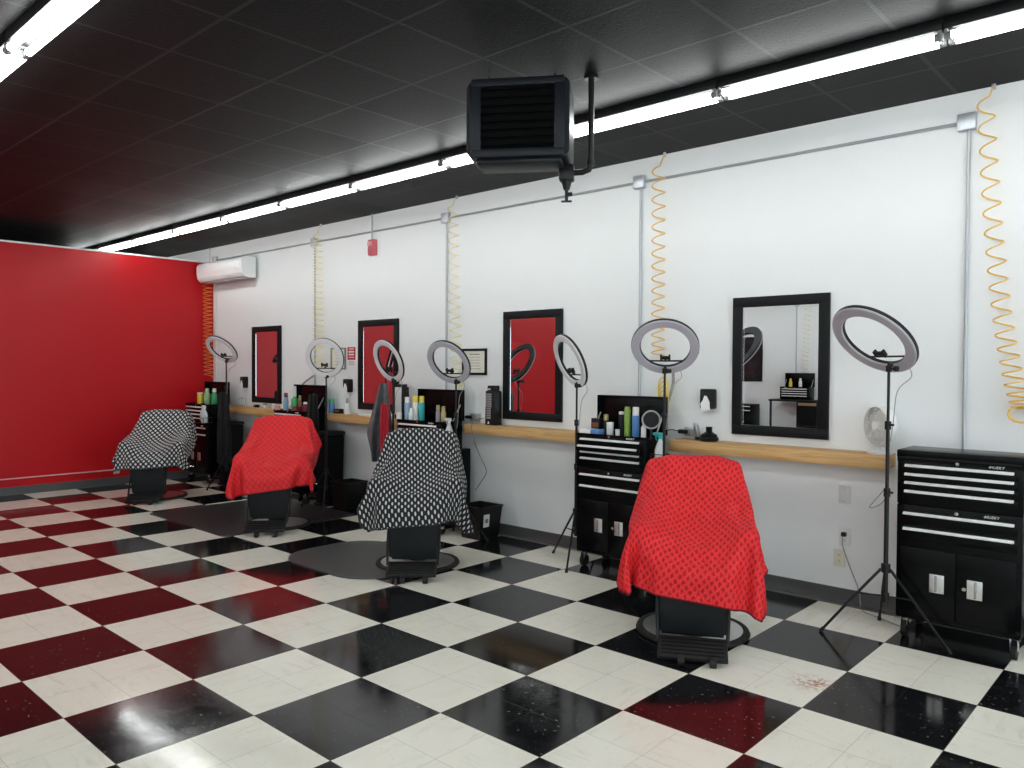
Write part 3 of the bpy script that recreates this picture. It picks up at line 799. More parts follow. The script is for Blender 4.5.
# ------------------------------------------------------------------ barber chairs and the capes thrown over them
def make_chair(lift):
    t = empty('barber_chair', (0, 0, 0), 0, 'x', 'barber chair', 'barber chairs under capes')
    L = lift
    b = B().lathe([(0, .046), (.10, .046), (.16, .040), (.28, .030), (.306, .026), (.306, .012), (0, .012)], seg=48)
    bo = b.build('base_disc', M['brushed'], t)
    B().lathe([(.300, .004), (.335, .0), (.345, .010), (.338, .026), (.318, .032), (.300, .026)], seg=48, closed=True).build('rubber_ring', M['rubber'], bo)
    c = B().lathe([(0, .04), (.085, .04), (.080, .10), (.062, .13), (.055, .30 + L * .5), (0, .30 + L * .5)], seg=28)
    c.build('hydraulic_column', M['black_metal'], t)
    B().cyl((0, 0, .28), (0, 0, .37 + L), .036, seg=20).build('piston', M['chrome'], t)
    B().box((0, 0, .365 + L), (.34, .34, .03), bev=.008).build('seat_plate', M['black_metal'], t)
    B().box((0, -.02, .462 + L), (.55, .51, .17), bev=.04, seg=4).build('seat', M['vinyl'], t)
    Rb = Matrix.Rotation(-.22, 3, 'X')
    B().box((0, .27, .695 + L), (.54, .085, .58), Rb, bev=.038, seg=4).build('backrest', M['vinyl'], t)
    for s in (-1, 1):
        B().box((s * .315, -.02, .65 + L), (.068, .50, .045), bev=.018, seg=3).build('armrest', M['vinyl'], t)
        a = B().box((s * .315, -.20, .50 + L), (.022, .03, .26), bev=.006).box((s * .315, .16, .50 + L), (.022, .03, .26), bev=.006).box((s * .30, -.02, .385 + L), (.09, .40, .025), bev=.008)
        a.build('arm_frame', M['black_metal'], t)
    Rl = Matrix.Rotation(.12, 3, 'X')
    # legrest: tapering padded panel
    t2 = B()
    zc = .282 + L
    wtop, wbot, hh, th = .43, .385, .42, .05
    y0 = -.325
    def P3(x, z, yy): return Rl @ Vector((x, yy, z)) + Vector((0, y0, zc))
    pts = []
    for z, w in ((-hh / 2, wbot), (hh / 2, wtop)):
        for x, yy in ((-w / 2, -th / 2), (w / 2, -th / 2), (w / 2, th / 2), (-w / 2, th / 2)): pts.append(t2.bm.verts.new(P3(x, z, yy)))
    for f in ((0, 1, 2, 3), (4, 5, 6, 7), (0, 1, 5, 4), (1, 2, 6, 5), (2, 3, 7, 6), (3, 0, 4, 7)): t2.bm.faces.new([pts[i] for i in f])
    bmesh.ops.bevel(t2.bm, geom=list(t2.bm.edges), offset=.018, segments=3, affect='EDGES')
    t2.build('legrest', M['vinyl'], t)
    # side rails and footrest plate
    fz = .062 + L * .5
    for s in (-1, 1):
        B().tube([(s * .20, -.29, .37 + L), (s * .20, -.37, .20 + L), (s * .19, -.45, fz + .02)], .010, seg=8).build('footrest_rail', M['black_metal'], t)
    fr_ = B().box((0, -.50, fz - .000), (.38, .17, .026), Matrix.Rotation(.42, 3, 'X'), bev=.008)
    fo = fr_.build('footrest', M['rubber'], t)
    rb = B()
    for k in range(5): rb.box((0, -.505 - .051 + k * .0255, fz + .013 - .024 + k * .0115), (.34, .008, .006), Matrix.Rotation(.42, 3, 'X'), bev=.002)
    rb.build('tread_rib', M['black_matte'], fo)
    for s in (-.06, .11):
        w = B().cyl((s, -.56, fz - .02), (s, -.59, .035), .010, seg=8).cyl((s - .018, -.595, .029), (s + .018, -.595, .029), .029, seg=18)
        w.build('footrest_wheel', M['rubber'], t)
    B().cyl((.20, .18, .36 + L), (.36, .24, .33 + L), .008, seg=8).build('pump_lever', M['chrome'], t)
    return t

# drape of each cape over its chair: rows x 47 points, x then y then z, in 2 mm steps, each value the change from its row and column neighbours
CAPE_GRIDS = {
    0: (52, 47, [
-201,7,8,7,3,-3,-6,-5,2,7,8,5,5,9,12,11,10,10,12,13,14,13,14,14,13,14,13,14,13,13,14,13,13,13,10,8,8,10,10,9,6,5,8,8,6,5,4,
-5,-1,-1,2,3,3,1,-2,-2,2,1,1,-2,1,1,1,-1,0,-1,1,-1,1,0,0,0,0,0,0,0,0,-1,1,0,0,0,0,0,0,1,0,-2,1,1,1,-1,0,0,
-4,-1,-1,-1,2,4,2,1,-1,0,0,0,1,0,-1,0,1,-1,1,-1,1,0,0,-1,1,0,0,0,0,0,0,0,0,0,0,-1,1,0,0,-1,1,1,1,-1,0,-1,0,
-5,0,-1,-1,1,3,4,1,-1,-1,1,1,0,0,0,0,0,0,0,0,0,0,-1,1,0,0,0,0,0,0,0,0,0,-1,0,1,-1,1,0,0,0,1,0,0,-1,1,-2,
-4,0,0,-1,-2,2,4,3,-1,-1,0,1,0,0,0,0,0,1,0,0,0,-1,1,0,0,0,0,0,0,0,0,0,0,0,0,-1,1,0,0,-1,1,2,-1,-1,1,-2,-3,
-3,0,0,-2,-1,0,2,4,1,-1,0,1,1,0,0,-2,1,0,1,0,0,0,0,0,0,0,0,0,0,0,0,0,0,0,-1,1,0,0,-1,0,2,0,0,-1,-1,-2,-4,
3,-5,-1,-1,0,-2,2,3,2,-1,0,1,0,0,0,0,0,1,0,1,-1,0,0,0,0,0,0,-1,1,0,0,0,0,-1,0,0,1,0,0,0,1,1,-2,0,-3,-4,-3,
9,-4,-5,-1,-2,-1,-1,2,3,0,0,0,1,0,-1,1,0,2,0,-1,0,1,-1,0,0,-1,1,0,-1,1,0,0,0,0,0,0,0,0,0,0,1,-1,1,-3,-3,-5,-1,
11,0,-4,-4,-3,-3,-2,1,4,0,0,1,1,0,0,0,1,0,0,-1,0,-1,1,0,-1,1,-1,1,0,-1,1,-1,0,1,0,1,-1,0,-1,2,1,-1,-3,-3,-4,-1,0,
12,0,0,-2,-5,-3,-4,-1,0,2,1,0,1,0,1,0,1,-1,0,0,0,0,0,-1,1,-1,1,-1,1,0,-1,0,0,0,1,0,0,0,0,1,0,-2,-3,-5,-2,1,4,
7,2,2,0,0,-4,-3,-5,-1,1,1,1,1,1,-1,1,-1,0,-1,1,0,0,0,0,-1,1,-1,1,-1,0,0,0,-1,1,1,1,0,-1,0,1,-1,-2,-5,-3,0,4,6,
1,2,2,2,1,1,-2,-3,-3,0,-1,1,1,0,0,-1,0,0,1,0,0,0,-1,1,0,0,0,-1,0,1,0,-1,-1,0,0,2,0,0,1,0,-3,-4,-4,1,5,5,5,
-2,-1,0,2,2,1,1,2,-1,-3,-1,1,1,0,-1,1,-1,0,0,0,1,0,0,0,0,-1,1,0,0,-1,0,0,0,-1,0,1,1,0,0,-1,-3,-4,0,4,6,5,1,
-4,2,0,0,0,1,2,0,0,-1,1,-1,2,0,0,-1,1,0,0,0,0,0,0,0,0,0,0,0,0,0,-1,1,-1,-1,1,0,1,0,0,-3,-3,1,4,5,3,1,1,
-2,-1,2,0,1,1,0,-1,0,1,0,0,1,0,0,0,0,1,0,0,-1,0,0,-1,1,0,-1,1,0,-1,1,-1,1,-1,-1,0,2,0,-1,-3,1,2,4,3,0,0,-1,
-2,0,-1,1,0,0,0,1,1,3,-1,-1,0,1,0,0,0,-1,0,0,0,1,0,0,0,0,0,-1,0,1,0,0,0,1,-1,-1,0,1,-1,0,1,3,4,-2,-2,-3,1,
0,0,0,-1,0,0,0,0,3,1,0,-1,-1,0,2,0,-1,0,0,0,0,0,0,0,-1,1,0,0,0,-1,0,0,1,0,-1,0,0,1,1,0,1,1,-1,0,-2,-1,-3,
1,0,0,-1,-1,-1,0,3,2,0,-1,0,-1,0,1,1,-1,0,-1,1,0,-1,1,0,0,-1,1,-1,0,1,-1,0,0,0,1,0,0,1,0,-1,-2,-2,-2,-2,1,1,-1,
1,-1,-1,0,-1,0,2,3,1,-1,0,-2,0,0,-1,1,2,-1,0,-1,1,0,0,0,0,0,-1,1,0,0,0,0,-1,0,0,1,0,-1,-1,1,-2,-2,-1,-1,-2,-1,0,
0,0,-1,-1,1,1,1,2,0,0,-1,0,-1,0,0,0,1,0,0,0,0,0,-1,1,0,0,0,0,0,-1,1,-1,0,-1,2,0,-1,-2,1,0,2,-1,-1,-1,-1,-2,-1,
0,-2,1,1,0,-1,3,1,0,-1,0,0,0,0,-1,0,0,1,0,0,-1,1,0,0,0,0,0,0,0,0,-1,0,-1,2,1,-1,-1,-1,-1,1,1,2,0,1,0,-1,-3,
0,-1,1,1,-1,1,1,0,0,0,0,0,0,0,0,-1,0,1,0,0,0,0,0,-1,1,0,0,0,-1,1,-1,-1,2,0,0,1,-1,-2,-1,0,0,1,1,0,0,0,0,
0,0,1,0,0,0,1,0,0,-1,1,0,0,-1,0,0,0,0,0,1,0,-1,1,0,-1,0,0,0,1,-1,-1,2,0,1,0,-1,0,-2,-2,1,0,-1,1,1,0,0,0,
0,0,1,2,1,-2,-1,0,0,0,0,1,-1,0,0,0,0,0,1,-1,1,0,-1,1,0,0,0,0,0,-1,1,0,1,0,0,0,0,-1,-3,0,0,1,-1,0,1,-1,0,
0,0,1,1,1,-1,-2,0,1,0,1,1,-2,0,0,1,0,0,0,0,-1,1,0,-1,0,0,0,1,-1,0,1,0,0,1,-1,0,0,-1,-1,-1,1,-1,1,0,0,0,0,
0,1,0,1,1,0,-3,-1,1,1,1,0,-1,-1,1,0,0,0,0,0,1,-1,1,0,0,0,0,-1,1,0,0,1,0,-1,1,-1,-1,-1,-1,0,0,1,-1,2,0,0,-2,
1,0,1,1,1,-1,-2,-1,-1,3,0,0,0,0,0,0,0,0,0,0,-1,1,-1,0,1,0,0,0,-1,1,0,0,1,0,-1,0,-1,-1,-2,0,1,0,1,0,1,-1,0,
1,0,-1,1,2,1,-2,-3,1,1,1,-1,0,0,0,0,0,0,0,1,0,-1,1,0,-1,0,1,-1,0,0,1,1,-1,0,0,0,-1,-2,0,-1,1,1,1,0,-1,0,0,
1,0,-2,1,2,3,-1,-3,-1,1,1,0,0,0,0,0,0,0,0,-1,1,0,-1,1,0,0,-1,1,0,0,1,-1,0,0,0,0,-3,-1,1,0,0,1,1,-1,-1,0,0,
3,0,-2,-3,1,4,2,-2,-3,1,-1,1,0,0,0,0,1,-1,0,1,-1,0,1,-1,0,1,0,0,0,1,-1,0,0,-1,0,-1,-1,0,1,-1,1,1,-1,-2,-2,2,2,
6,-2,-2,-3,-1,3,3,-1,-2,-2,1,1,1,0,0,0,0,0,0,-1,1,0,-1,1,0,-1,1,0,0,0,0,0,0,-1,0,-1,-1,0,0,1,0,0,-3,-1,2,0,2,
7,0,-2,-3,-4,1,3,2,-2,-1,-1,0,1,0,1,0,-1,1,0,0,-1,1,0,-1,1,0,-1,1,1,-1,0,0,-1,1,-1,-3,-1,1,3,2,-2,-3,0,1,0,1,0,
8,1,-1,-2,-4,-4,2,3,0,-3,0,1,1,0,0,0,0,-1,0,1,0,-1,0,1,-1,1,0,-1,1,0,0,0,0,0,-1,-3,-1,3,3,-1,-3,-1,2,0,1,-1,0,
6,2,2,-1,-3,-5,-3,3,1,0,-2,0,1,1,-1,0,0,1,0,-1,0,0,1,-1,1,0,0,0,-1,1,0,-1,0,0,-2,-1,2,3,-1,-3,-1,1,0,1,0,0,-2,
2,2,3,2,1,-4,-5,-2,3,0,-1,-1,1,0,1,0,-1,1,0,0,0,0,0,0,0,0,0,0,0,0,0,0,1,-2,-3,1,3,-1,-2,-2,1,0,0,0,-1,0,-1,
-1,2,1,3,2,2,-2,-6,-1,1,0,-1,0,1,0,0,1,-1,1,0,0,0,-1,1,0,0,0,0,0,0,0,0,-1,-2,0,2,0,-2,-2,1,-1,0,-2,-1,-1,-1,-1,
-4,2,1,1,2,2,2,-1,-5,-1,0,1,0,1,0,0,1,0,-1,0,0,1,0,0,0,0,0,0,0,0,0,0,-1,0,0,-1,-3,-1,-1,0,-1,-2,-1,-1,-1,0,1,
-7,0,2,1,2,1,3,2,-1,-4,0,0,1,1,0,1,-1,0,1,0,0,-1,1,0,0,0,0,0,1,-1,0,0,-1,-1,-1,-3,-2,-1,0,-2,-1,-1,0,0,1,0,2,
-10,-1,0,2,1,3,1,2,2,0,0,0,1,0,0,0,0,1,-1,1,0,0,0,0,0,0,0,1,-1,1,0,0,-2,-3,-3,-1,-1,0,-1,1,0,1,1,1,1,2,1,
-7,-3,1,-1,1,1,1,2,3,3,1,1,-1,0,0,-1,1,0,0,-1,1,0,0,0,0,0,0,0,1,0,0,-1,-3,-3,0,0,1,1,1,0,2,0,1,1,2,1,0,
1,2,-1,0,0,0,-1,1,0,1,1,-1,0,-1,0,0,0,-1,1,0,0,0,0,0,0,0,1,-1,0,0,1,-2,-1,0,0,2,1,0,2,1,-1,1,1,1,0,0,-2,
10,1,0,0,0,-1,-1,-2,-2,0,-1,1,-1,-2,0,0,0,0,0,0,0,0,0,0,-1,0,0,0,0,0,0,0,0,0,1,0,1,0,-1,1,1,0,-1,0,-1,-2,-1,
12,1,0,0,-2,-2,-2,-4,0,1,2,-1,-1,0,-2,0,0,0,0,0,0,0,-1,0,1,0,-1,0,-1,0,-1,1,2,0,-2,-2,-3,-1,-1,-1,0,0,-1,-1,0,0,1,
12,-1,-1,-3,-3,-4,-3,2,4,3,0,-2,-1,0,0,-1,0,0,0,0,-1,1,0,-1,0,0,0,0,-1,0,-1,0,0,4,2,-1,-1,-3,-2,-3,-2,-2,0,-1,-1,0,1,
8,-2,-4,-4,-4,-1,3,6,4,1,-1,-1,-1,-1,-1,0,0,0,-1,1,0,-1,1,0,-1,-1,0,-1,-1,-1,0,0,1,0,4,4,3,1,-1,-1,-2,-1,-3,-2,-2,-2,0,
-1,-4,-3,-1,0,4,7,3,2,0,0,-1,-1,-1,-1,0,-1,0,0,0,0,0,-1,0,0,0,-2,0,-1,-1,-1,0,0,0,0,4,3,5,2,1,0,0,0,-1,-1,-1,-3,
-8,-2,-1,1,5,7,4,1,-1,0,-1,-1,1,-1,-2,0,0,0,1,-2,1,0,0,0,0,-2,-1,-2,-1,-1,1,-1,1,-1,-2,0,3,2,5,4,3,1,1,1,0,0,-2,
-11,-1,3,5,7,3,0,1,0,-1,-2,-1,0,-1,0,0,0,1,-1,0,0,0,0,0,-1,-3,-1,0,-1,0,-1,1,1,0,-3,-3,-1,2,2,4,4,4,3,1,1,1,1,
-11,3,5,6,3,1,0,0,-1,-2,-2,2,0,-2,1,-1,1,-1,0,1,-1,0,0,0,-1,-2,-1,-1,-1,0,0,1,-1,2,0,-5,-2,-1,1,0,2,2,4,5,3,3,0,
-8,6,5,3,1,0,0,-1,-1,-2,0,1,-1,-1,0,1,-1,1,0,-1,0,0,0,-1,-1,0,-2,-1,0,-1,0,0,0,2,2,-2,-5,-2,-1,0,0,1,2,1,3,3,4,
-1,4,4,0,-1,0,1,-1,-2,-1,0,1,-2,0,1,0,0,-1,0,0,0,0,0,0,-1,-1,0,-1,-1,-2,0,0,0,1,2,2,-3,-5,-3,0,0,0,0,1,1,2,3,
3,4,-1,0,1,0,-2,-1,-1,0,2,-3,0,2,-1,0,0,0,0,0,-1,-1,0,-1,0,1,-2,-2,0,0,-2,0,1,-1,2,4,2,-4,-5,-3,-1,1,-1,0,1,0,1,
-171,-6,-3,3,9,11,11,11,7,1,-6,-12,-10,-8,-5,-5,-8,-8,-5,-2,0,0,0,0,0,0,1,0,0,1,0,0,-1,1,4,9,10,8,3,-5,-10,-11,-4,3,9,11,12,
9,-2,-4,-3,-3,0,0,-1,3,2,-1,0,-2,1,2,-1,-1,-1,1,1,0,1,0,1,0,0,-2,-1,0,0,1,0,1,-1,1,1,1,0,-1,-2,-1,0,1,4,1,0,0,
8,-1,0,-5,-3,-2,0,0,1,0,1,0,1,0,-1,0,0,0,1,0,1,0,0,-1,0,0,1,0,-1,-1,0,1,1,0,1,1,-1,-1,-1,-1,-1,3,3,1,1,0,0,
8,1,-2,-2,-5,-3,-1,1,0,1,0,2,0,0,0,-1,1,0,0,1,-1,-1,-1,0,0,0,0,2,1,-1,-1,1,0,1,2,-1,0,0,-2,-1,1,2,2,1,0,1,-1,
8,0,1,-1,-4,-5,-2,0,0,1,1,1,0,0,-1,0,0,1,0,-1,0,-1,1,-1,-1,0,1,0,1,1,0,-1,1,2,0,1,-1,-1,-1,-1,1,2,3,1,0,-1,-1,
7,2,-1,0,-2,-4,-4,-1,-1,2,0,1,1,0,0,-1,-1,1,1,0,-1,1,-1,0,0,0,-1,0,0,1,1,-1,1,2,1,-1,0,-1,-2,0,1,4,2,0,0,-1,-4,
7,0,2,-1,0,-4,-4,-3,0,1,1,1,0,0,-1,0,2,2,0,-1,0,-1,1,0,0,-1,0,-1,-1,0,0,1,0,2,0,1,0,-2,-1,-1,3,2,1,1,-1,-4,-4,
4,3,1,1,-1,-1,-5,-4,-1,0,1,2,0,0,-1,2,4,3,-1,0,0,0,-1,0,0,-1,0,-1,-1,-1,-1,0,0,1,1,-1,0,-2,-1,1,2,3,1,-1,-3,-4,-2,
2,1,2,2,2,0,-3,-5,-3,0,1,1,0,0,2,4,2,0,0,1,1,1,-1,0,0,0,-1,-1,0,-1,-1,-2,-1,-1,0,1,-1,-1,-2,2,3,1,1,-3,-4,-2,2,
3,-2,1,2,2,2,0,-4,-5,-2,2,0,2,1,4,2,0,-1,2,1,1,0,1,0,0,0,0,0,0,-1,-1,-2,-2,-2,-1,-2,0,-2,0,2,3,2,-2,-2,-3,2,2,
6,-2,-2,0,2,1,2,0,-5,-3,0,2,1,4,2,-1,-1,3,1,1,-1,0,0,0,0,1,0,0,0,1,-1,-1,-3,-1,-2,-1,-2,-1,0,3,2,0,-2,-4,2,3,1,
10,0,-1,-1,-3,0,1,1,-2,-5,0,1,3,3,1,0,1,2,1,-1,-1,-1,0,0,0,-1,0,0,1,0,1,0,-1,-3,-1,-3,-1,-1,1,2,2,-2,-2,1,3,0,-2,
12,0,0,-1,0,-1,0,-1,-1,-3,-3,0,4,2,-1,2,3,-1,0,-1,0,0,-1,0,-1,1,-1,0,-1,1,1,1,-1,-3,-1,-2,-2,-2,3,3,-1,-2,0,3,-1,-2,-3,
12,0,0,0,0,0,-1,0,0,-1,-2,-1,1,0,2,1,0,1,-1,1,0,0,1,-1,0,-1,0,0,-1,-2,1,0,0,-1,-3,-2,-2,0,2,1,-1,1,1,-2,-3,-2,3,
12,0,0,0,0,0,0,0,1,0,0,-1,0,-1,0,1,-1,-1,1,1,1,0,0,0,0,0,0,-1,0,-1,-3,0,1,-2,-3,-1,-2,1,2,1,0,-1,-1,-2,1,2,2,
12,0,0,0,0,0,0,0,0,1,0,1,-1,-1,0,0,1,0,0,-1,1,0,0,1,0,-1,0,0,-1,-1,0,-1,-1,0,-4,-3,-1,3,2,-1,0,0,-1,2,2,2,0,
13,0,-1,0,0,0,0,0,1,-1,1,1,-1,0,-1,-1,1,1,0,0,-1,1,0,0,0,0,-1,0,-1,0,-1,0,0,-1,-1,-2,-1,1,0,1,-1,0,1,2,2,1,-1,
12,0,1,0,-1,0,0,1,-1,1,0,0,1,-1,-1,0,0,0,0,1,0,0,0,-1,0,0,0,-1,1,-1,0,0,0,0,-1,0,0,0,0,0,0,0,0,-1,0,1,0,
13,-1,0,0,1,0,0,0,0,0,0,1,-1,1,0,-1,-1,0,1,-1,1,-1,0,1,-1,1,-1,0,-1,1,-1,0,-1,1,1,1,0,0,0,0,0,0,-1,0,-3,-2,1,
12,1,-1,0,0,0,1,-1,1,0,0,0,0,0,0,0,-1,1,-1,1,-1,0,0,0,0,0,0,0,0,0,0,-1,0,0,2,0,0,1,0,-1,0,0,0,-1,0,-2,-2,
13,-1,1,-1,0,0,0,1,0,0,1,-1,0,-1,1,0,0,-1,0,0,0,0,0,0,0,-1,1,0,0,-1,0,0,0,1,1,1,0,0,0,0,0,-1,-1,0,0,0,-1,
12,0,0,0,1,0,0,0,1,0,-1,1,-1,-1,0,1,-1,0,0,0,0,0,0,-1,1,0,-1,0,0,1,-1,-1,2,2,0,-1,0,1,0,-1,0,0,1,-1,0,-1,1,
12,0,0,0,-1,1,1,0,0,-1,1,-1,-1,1,0,0,1,-1,0,-1,0,0,0,0,0,0,0,0,0,0,0,1,1,0,0,0,0,0,0,1,0,-1,0,1,-1,1,0,
12,0,-1,1,0,0,0,1,-1,1,0,0,-1,0,0,0,0,0,0,0,-1,0,0,0,0,0,0,0,1,-2,0,2,1,0,0,0,0,0,1,-1,0,1,0,-1,1,-1,0,
11,1,0,-1,0,1,-1,1,1,0,0,-1,-1,1,0,-1,0,0,0,0,0,0,0,0,-1,0,1,1,-2,0,2,1,0,0,0,-1,1,1,-1,1,0,-1,0,1,-1,1,0,
12,-1,1,0,0,-1,0,0,1,1,0,-2,1,0,0,0,0,-1,0,-1,1,0,-1,0,1,0,0,0,0,0,1,1,0,-1,0,1,0,0,1,-1,0,1,0,-1,1,0,-1,
11,1,-1,1,0,0,-1,-1,2,1,0,-1,-1,0,0,0,0,0,0,0,0,-1,1,0,-1,0,1,-1,0,2,1,-1,0,1,-1,0,2,0,-1,1,-1,0,0,1,0,-1,1,
12,-1,0,0,0,0,0,0,0,1,0,-1,0,0,0,0,0,0,0,0,-1,1,-1,0,0,1,-1,1,0,0,1,0,0,0,0,0,1,0,0,0,1,0,0,-1,0,1,0,
11,0,0,0,0,0,0,-1,-1,2,0,0,0,0,0,0,-1,1,-1,1,0,-1,0,0,0,0,0,0,1,1,0,0,0,-1,0,2,0,0,1,0,0,-1,0,0,0,1,0,
10,1,0,-1,1,0,0,0,-2,0,1,1,-1,1,0,0,-1,0,1,0,0,0,-1,0,0,0,0,1,0,1,-1,0,0,0,0,1,1,1,-1,0,0,0,-1,1,0,0,0,
6,3,1,0,0,0,1,0,-1,-2,1,1,1,0,0,-2,1,1,-1,0,0,0,0,-1,1,0,1,-1,1,0,0,0,0,-1,2,1,0,0,0,0,-1,0,0,0,1,0,0,
1,5,3,1,-1,1,1,-1,0,-1,0,1,1,-1,0,0,0,0,0,0,-1,0,0,1,-1,0,0,2,0,0,-1,2,-1,0,0,2,0,-1,0,-1,0,0,1,1,0,0,1,
-1,0,5,4,2,-1,0,2,-1,-1,-1,1,1,1,-1,-1,1,0,0,-1,0,0,0,0,1,0,0,0,0,-1,2,-1,0,1,1,1,-1,0,-1,0,0,1,1,0,0,0,0,
4,-3,-1,3,3,2,0,1,2,-1,-2,1,1,0,-1,0,1,-1,0,-1,-1,1,1,0,0,0,0,0,1,0,1,0,0,0,2,-1,-1,-2,1,1,1,1,1,0,-1,0,0,
11,-3,-3,-2,0,2,2,1,1,1,-1,-1,2,0,-2,1,0,-1,0,0,0,0,1,0,-1,1,0,0,0,1,1,-1,0,2,0,-2,0,1,1,0,1,0,-1,0,1,-1,-1,
12,1,-1,-3,-2,-1,0,1,1,1,1,-1,1,-1,-1,1,-1,0,-1,0,1,0,0,0,1,0,0,0,0,1,0,-1,0,1,0,-1,1,2,0,1,0,0,-1,-1,-1,0,-1,
12,1,0,0,-1,-2,-1,-1,0,1,0,0,0,-1,1,0,-1,-1,0,1,-1,1,0,0,1,-1,1,0,1,0,-1,0,2,-1,-2,2,2,0,1,-1,-1,-1,-1,-1,-1,-1,0,
7,2,1,2,0,1,-1,-2,-1,-1,1,0,-1,-1,1,-1,-1,0,0,0,2,0,0,0,0,1,-1,1,0,1,-1,0,0,0,1,1,0,1,-2,0,-1,-2,0,0,0,0,1,
2,0,2,2,3,1,1,1,0,0,0,0,-1,0,-1,0,-1,0,-1,0,0,-1,0,1,0,0,0,0,1,-1,0,1,-1,1,2,1,-1,-1,1,-1,0,1,0,0,0,1,-2,
3,-1,1,0,1,1,3,2,2,1,1,0,-1,-1,0,-1,1,-1,0,0,-1,0,0,0,-1,0,0,-1,-1,-1,0,1,3,2,0,0,1,-1,0,0,1,0,0,-1,0,-1,0,
5,3,0,0,0,1,1,0,2,1,0,0,0,1,0,0,-2,0,0,0,0,0,-1,0,1,-1,1,-1,-1,1,0,1,0,0,1,0,-1,0,0,0,0,0,-1,0,-2,-1,1,
4,-1,-1,1,0,2,1,3,1,2,0,0,0,1,1,-1,1,0,0,-1,0,-1,1,0,-1,1,-1,1,1,-1,0,0,0,1,-2,-1,0,0,-1,0,0,-1,1,-1,1,-1,-3,
1,-1,1,0,3,1,2,2,0,-2,0,2,1,1,0,1,0,0,1,0,0,1,-1,0,0,0,1,-1,0,1,0,0,-1,-1,0,-2,-1,-1,-1,0,-1,1,-2,0,-2,0,0,
2,1,1,3,1,0,0,-1,-1,-2,0,2,4,-1,-3,1,1,1,0,1,1,0,1,0,1,-1,0,1,0,0,1,-1,-1,-2,-1,1,0,0,0,-2,-1,-3,-1,-1,0,-1,2,
5,3,1,0,-2,0,-1,-2,-2,-1,1,3,1,-2,-2,0,1,1,1,1,0,1,0,1,0,2,1,-1,0,1,-1,0,1,-1,0,-2,-2,0,-1,0,0,1,1,1,0,-1,-3,
7,0,0,-2,0,0,-2,-2,-1,1,2,2,0,-3,-2,0,1,-1,0,2,0,-1,2,-1,2,1,2,0,-2,1,0,-1,2,3,0,-1,-1,-3,-3,-2,-1,0,1,2,1,2,0,
5,-2,-1,1,2,-2,-2,-2,0,3,3,1,-2,-2,-1,-1,-1,1,0,1,0,-1,0,0,2,2,2,-1,-2,-1,0,-2,1,4,3,1,0,-1,0,-2,-4,-2,-2,-1,1,1,1,
3,0,2,1,-3,-2,-2,0,2,2,3,0,-2,-3,0,-1,0,-1,2,0,0,-1,-1,1,0,4,2,-1,-3,-2,2,-1,-4,1,4,4,1,0,1,1,-1,-2,-2,-4,-2,-1,0,
3,2,1,-3,-2,-3,0,2,2,4,1,-1,-4,-1,0,-1,0,0,0,1,-1,0,0,1,2,2,1,-1,-2,-2,0,2,-4,-3,2,4,3,1,0,0,2,0,0,-1,-3,-3,-1,
6,1,-3,-3,-3,0,2,2,2,3,0,-2,-3,-1,0,0,-2,1,1,0,0,-1,1,1,2,1,0,-1,1,-3,-1,1,-2,-4,-1,2,5,4,0,0,0,2,0,1,-1,-1,-2,
7,-3,-4,-2,-1,2,2,3,3,0,0,-4,-2,0,1,-1,0,0,0,0,0,0,0,2,1,1,0,1,-1,-2,-3,2,0,-4,-4,1,2,5,4,1,0,-1,1,0,1,1,-1,
4,-4,-2,-1,2,2,2,2,2,-1,-3,-2,0,2,-1,0,0,0,-1,-2,1,2,0,2,1,-2,-2,2,1,0,-1,-3,2,-1,-3,-3,0,2,4,5,1,1,-1,0,1,-1,1,
125,9,8,7,5,4,3,4,2,1,-1,0,-1,-1,-2,-2,-2,-1,-2,-2,-2,-1,-2,-2,-1,-2,-2,-1,-2,-2,-2,-2,-2,-2,-2,-3,-2,-3,-3,-2,-2,-3,-3,-5,-6,-6,-5,
10,0,1,1,1,0,1,-1,1,0,0,-1,1,-1,0,1,0,-1,0,1,0,-1,1,0,-1,1,0,-1,1,0,0,0,0,0,-1,1,-1,0,1,-1,0,1,-1,0,0,0,-1,
10,0,0,1,1,1,0,1,-1,0,1,0,-1,1,0,-1,0,1,0,-1,1,0,-1,0,1,-1,1,0,-1,1,0,0,0,0,0,-1,0,1,-1,1,0,-1,0,-1,0,0,0,
11,0,0,0,1,1,0,0,1,0,-1,1,0,0,0,0,0,0,0,0,-1,0,1,0,-1,1,-1,1,0,-1,0,0,0,0,1,0,0,-1,1,0,0,-1,-1,0,0,1,0,
10,0,0,0,1,1,1,0,0,1,0,-1,1,-1,0,1,0,-1,1,0,0,0,-1,0,1,-1,1,-1,0,1,0,0,0,0,-1,0,0,1,0,0,-1,0,0,0,0,-1,0,
10,0,0,0,0,1,2,0,1,-1,1,0,0,0,0,0,0,0,-1,0,0,0,1,0,-1,1,-1,0,1,-1,1,0,0,-1,0,1,0,-1,0,0,1,-1,0,0,-1,0,-2,
8,2,0,0,0,1,1,1,0,1,-1,1,-1,1,0,-1,0,0,0,0,0,1,-1,0,1,-1,0,1,-1,1,-1,0,0,1,0,-1,0,1,0,0,-1,0,-1,0,1,-2,-1,
7,1,1,1,1,0,0,2,0,0,1,0,0,0,0,-1,-2,0,0,0,0,0,0,1,0,0,1,-1,1,0,0,1,0,-1,0,0,1,0,0,0,-1,0,0,-1,-1,-1,0,
6,0,2,1,0,1,1,1,1,1,0,0,0,0,-1,-2,0,0,0,-1,-1,-1,0,0,0,1,0,1,1,0,1,0,1,0,1,0,-1,0,1,-1,0,0,-1,0,-2,0,-1,
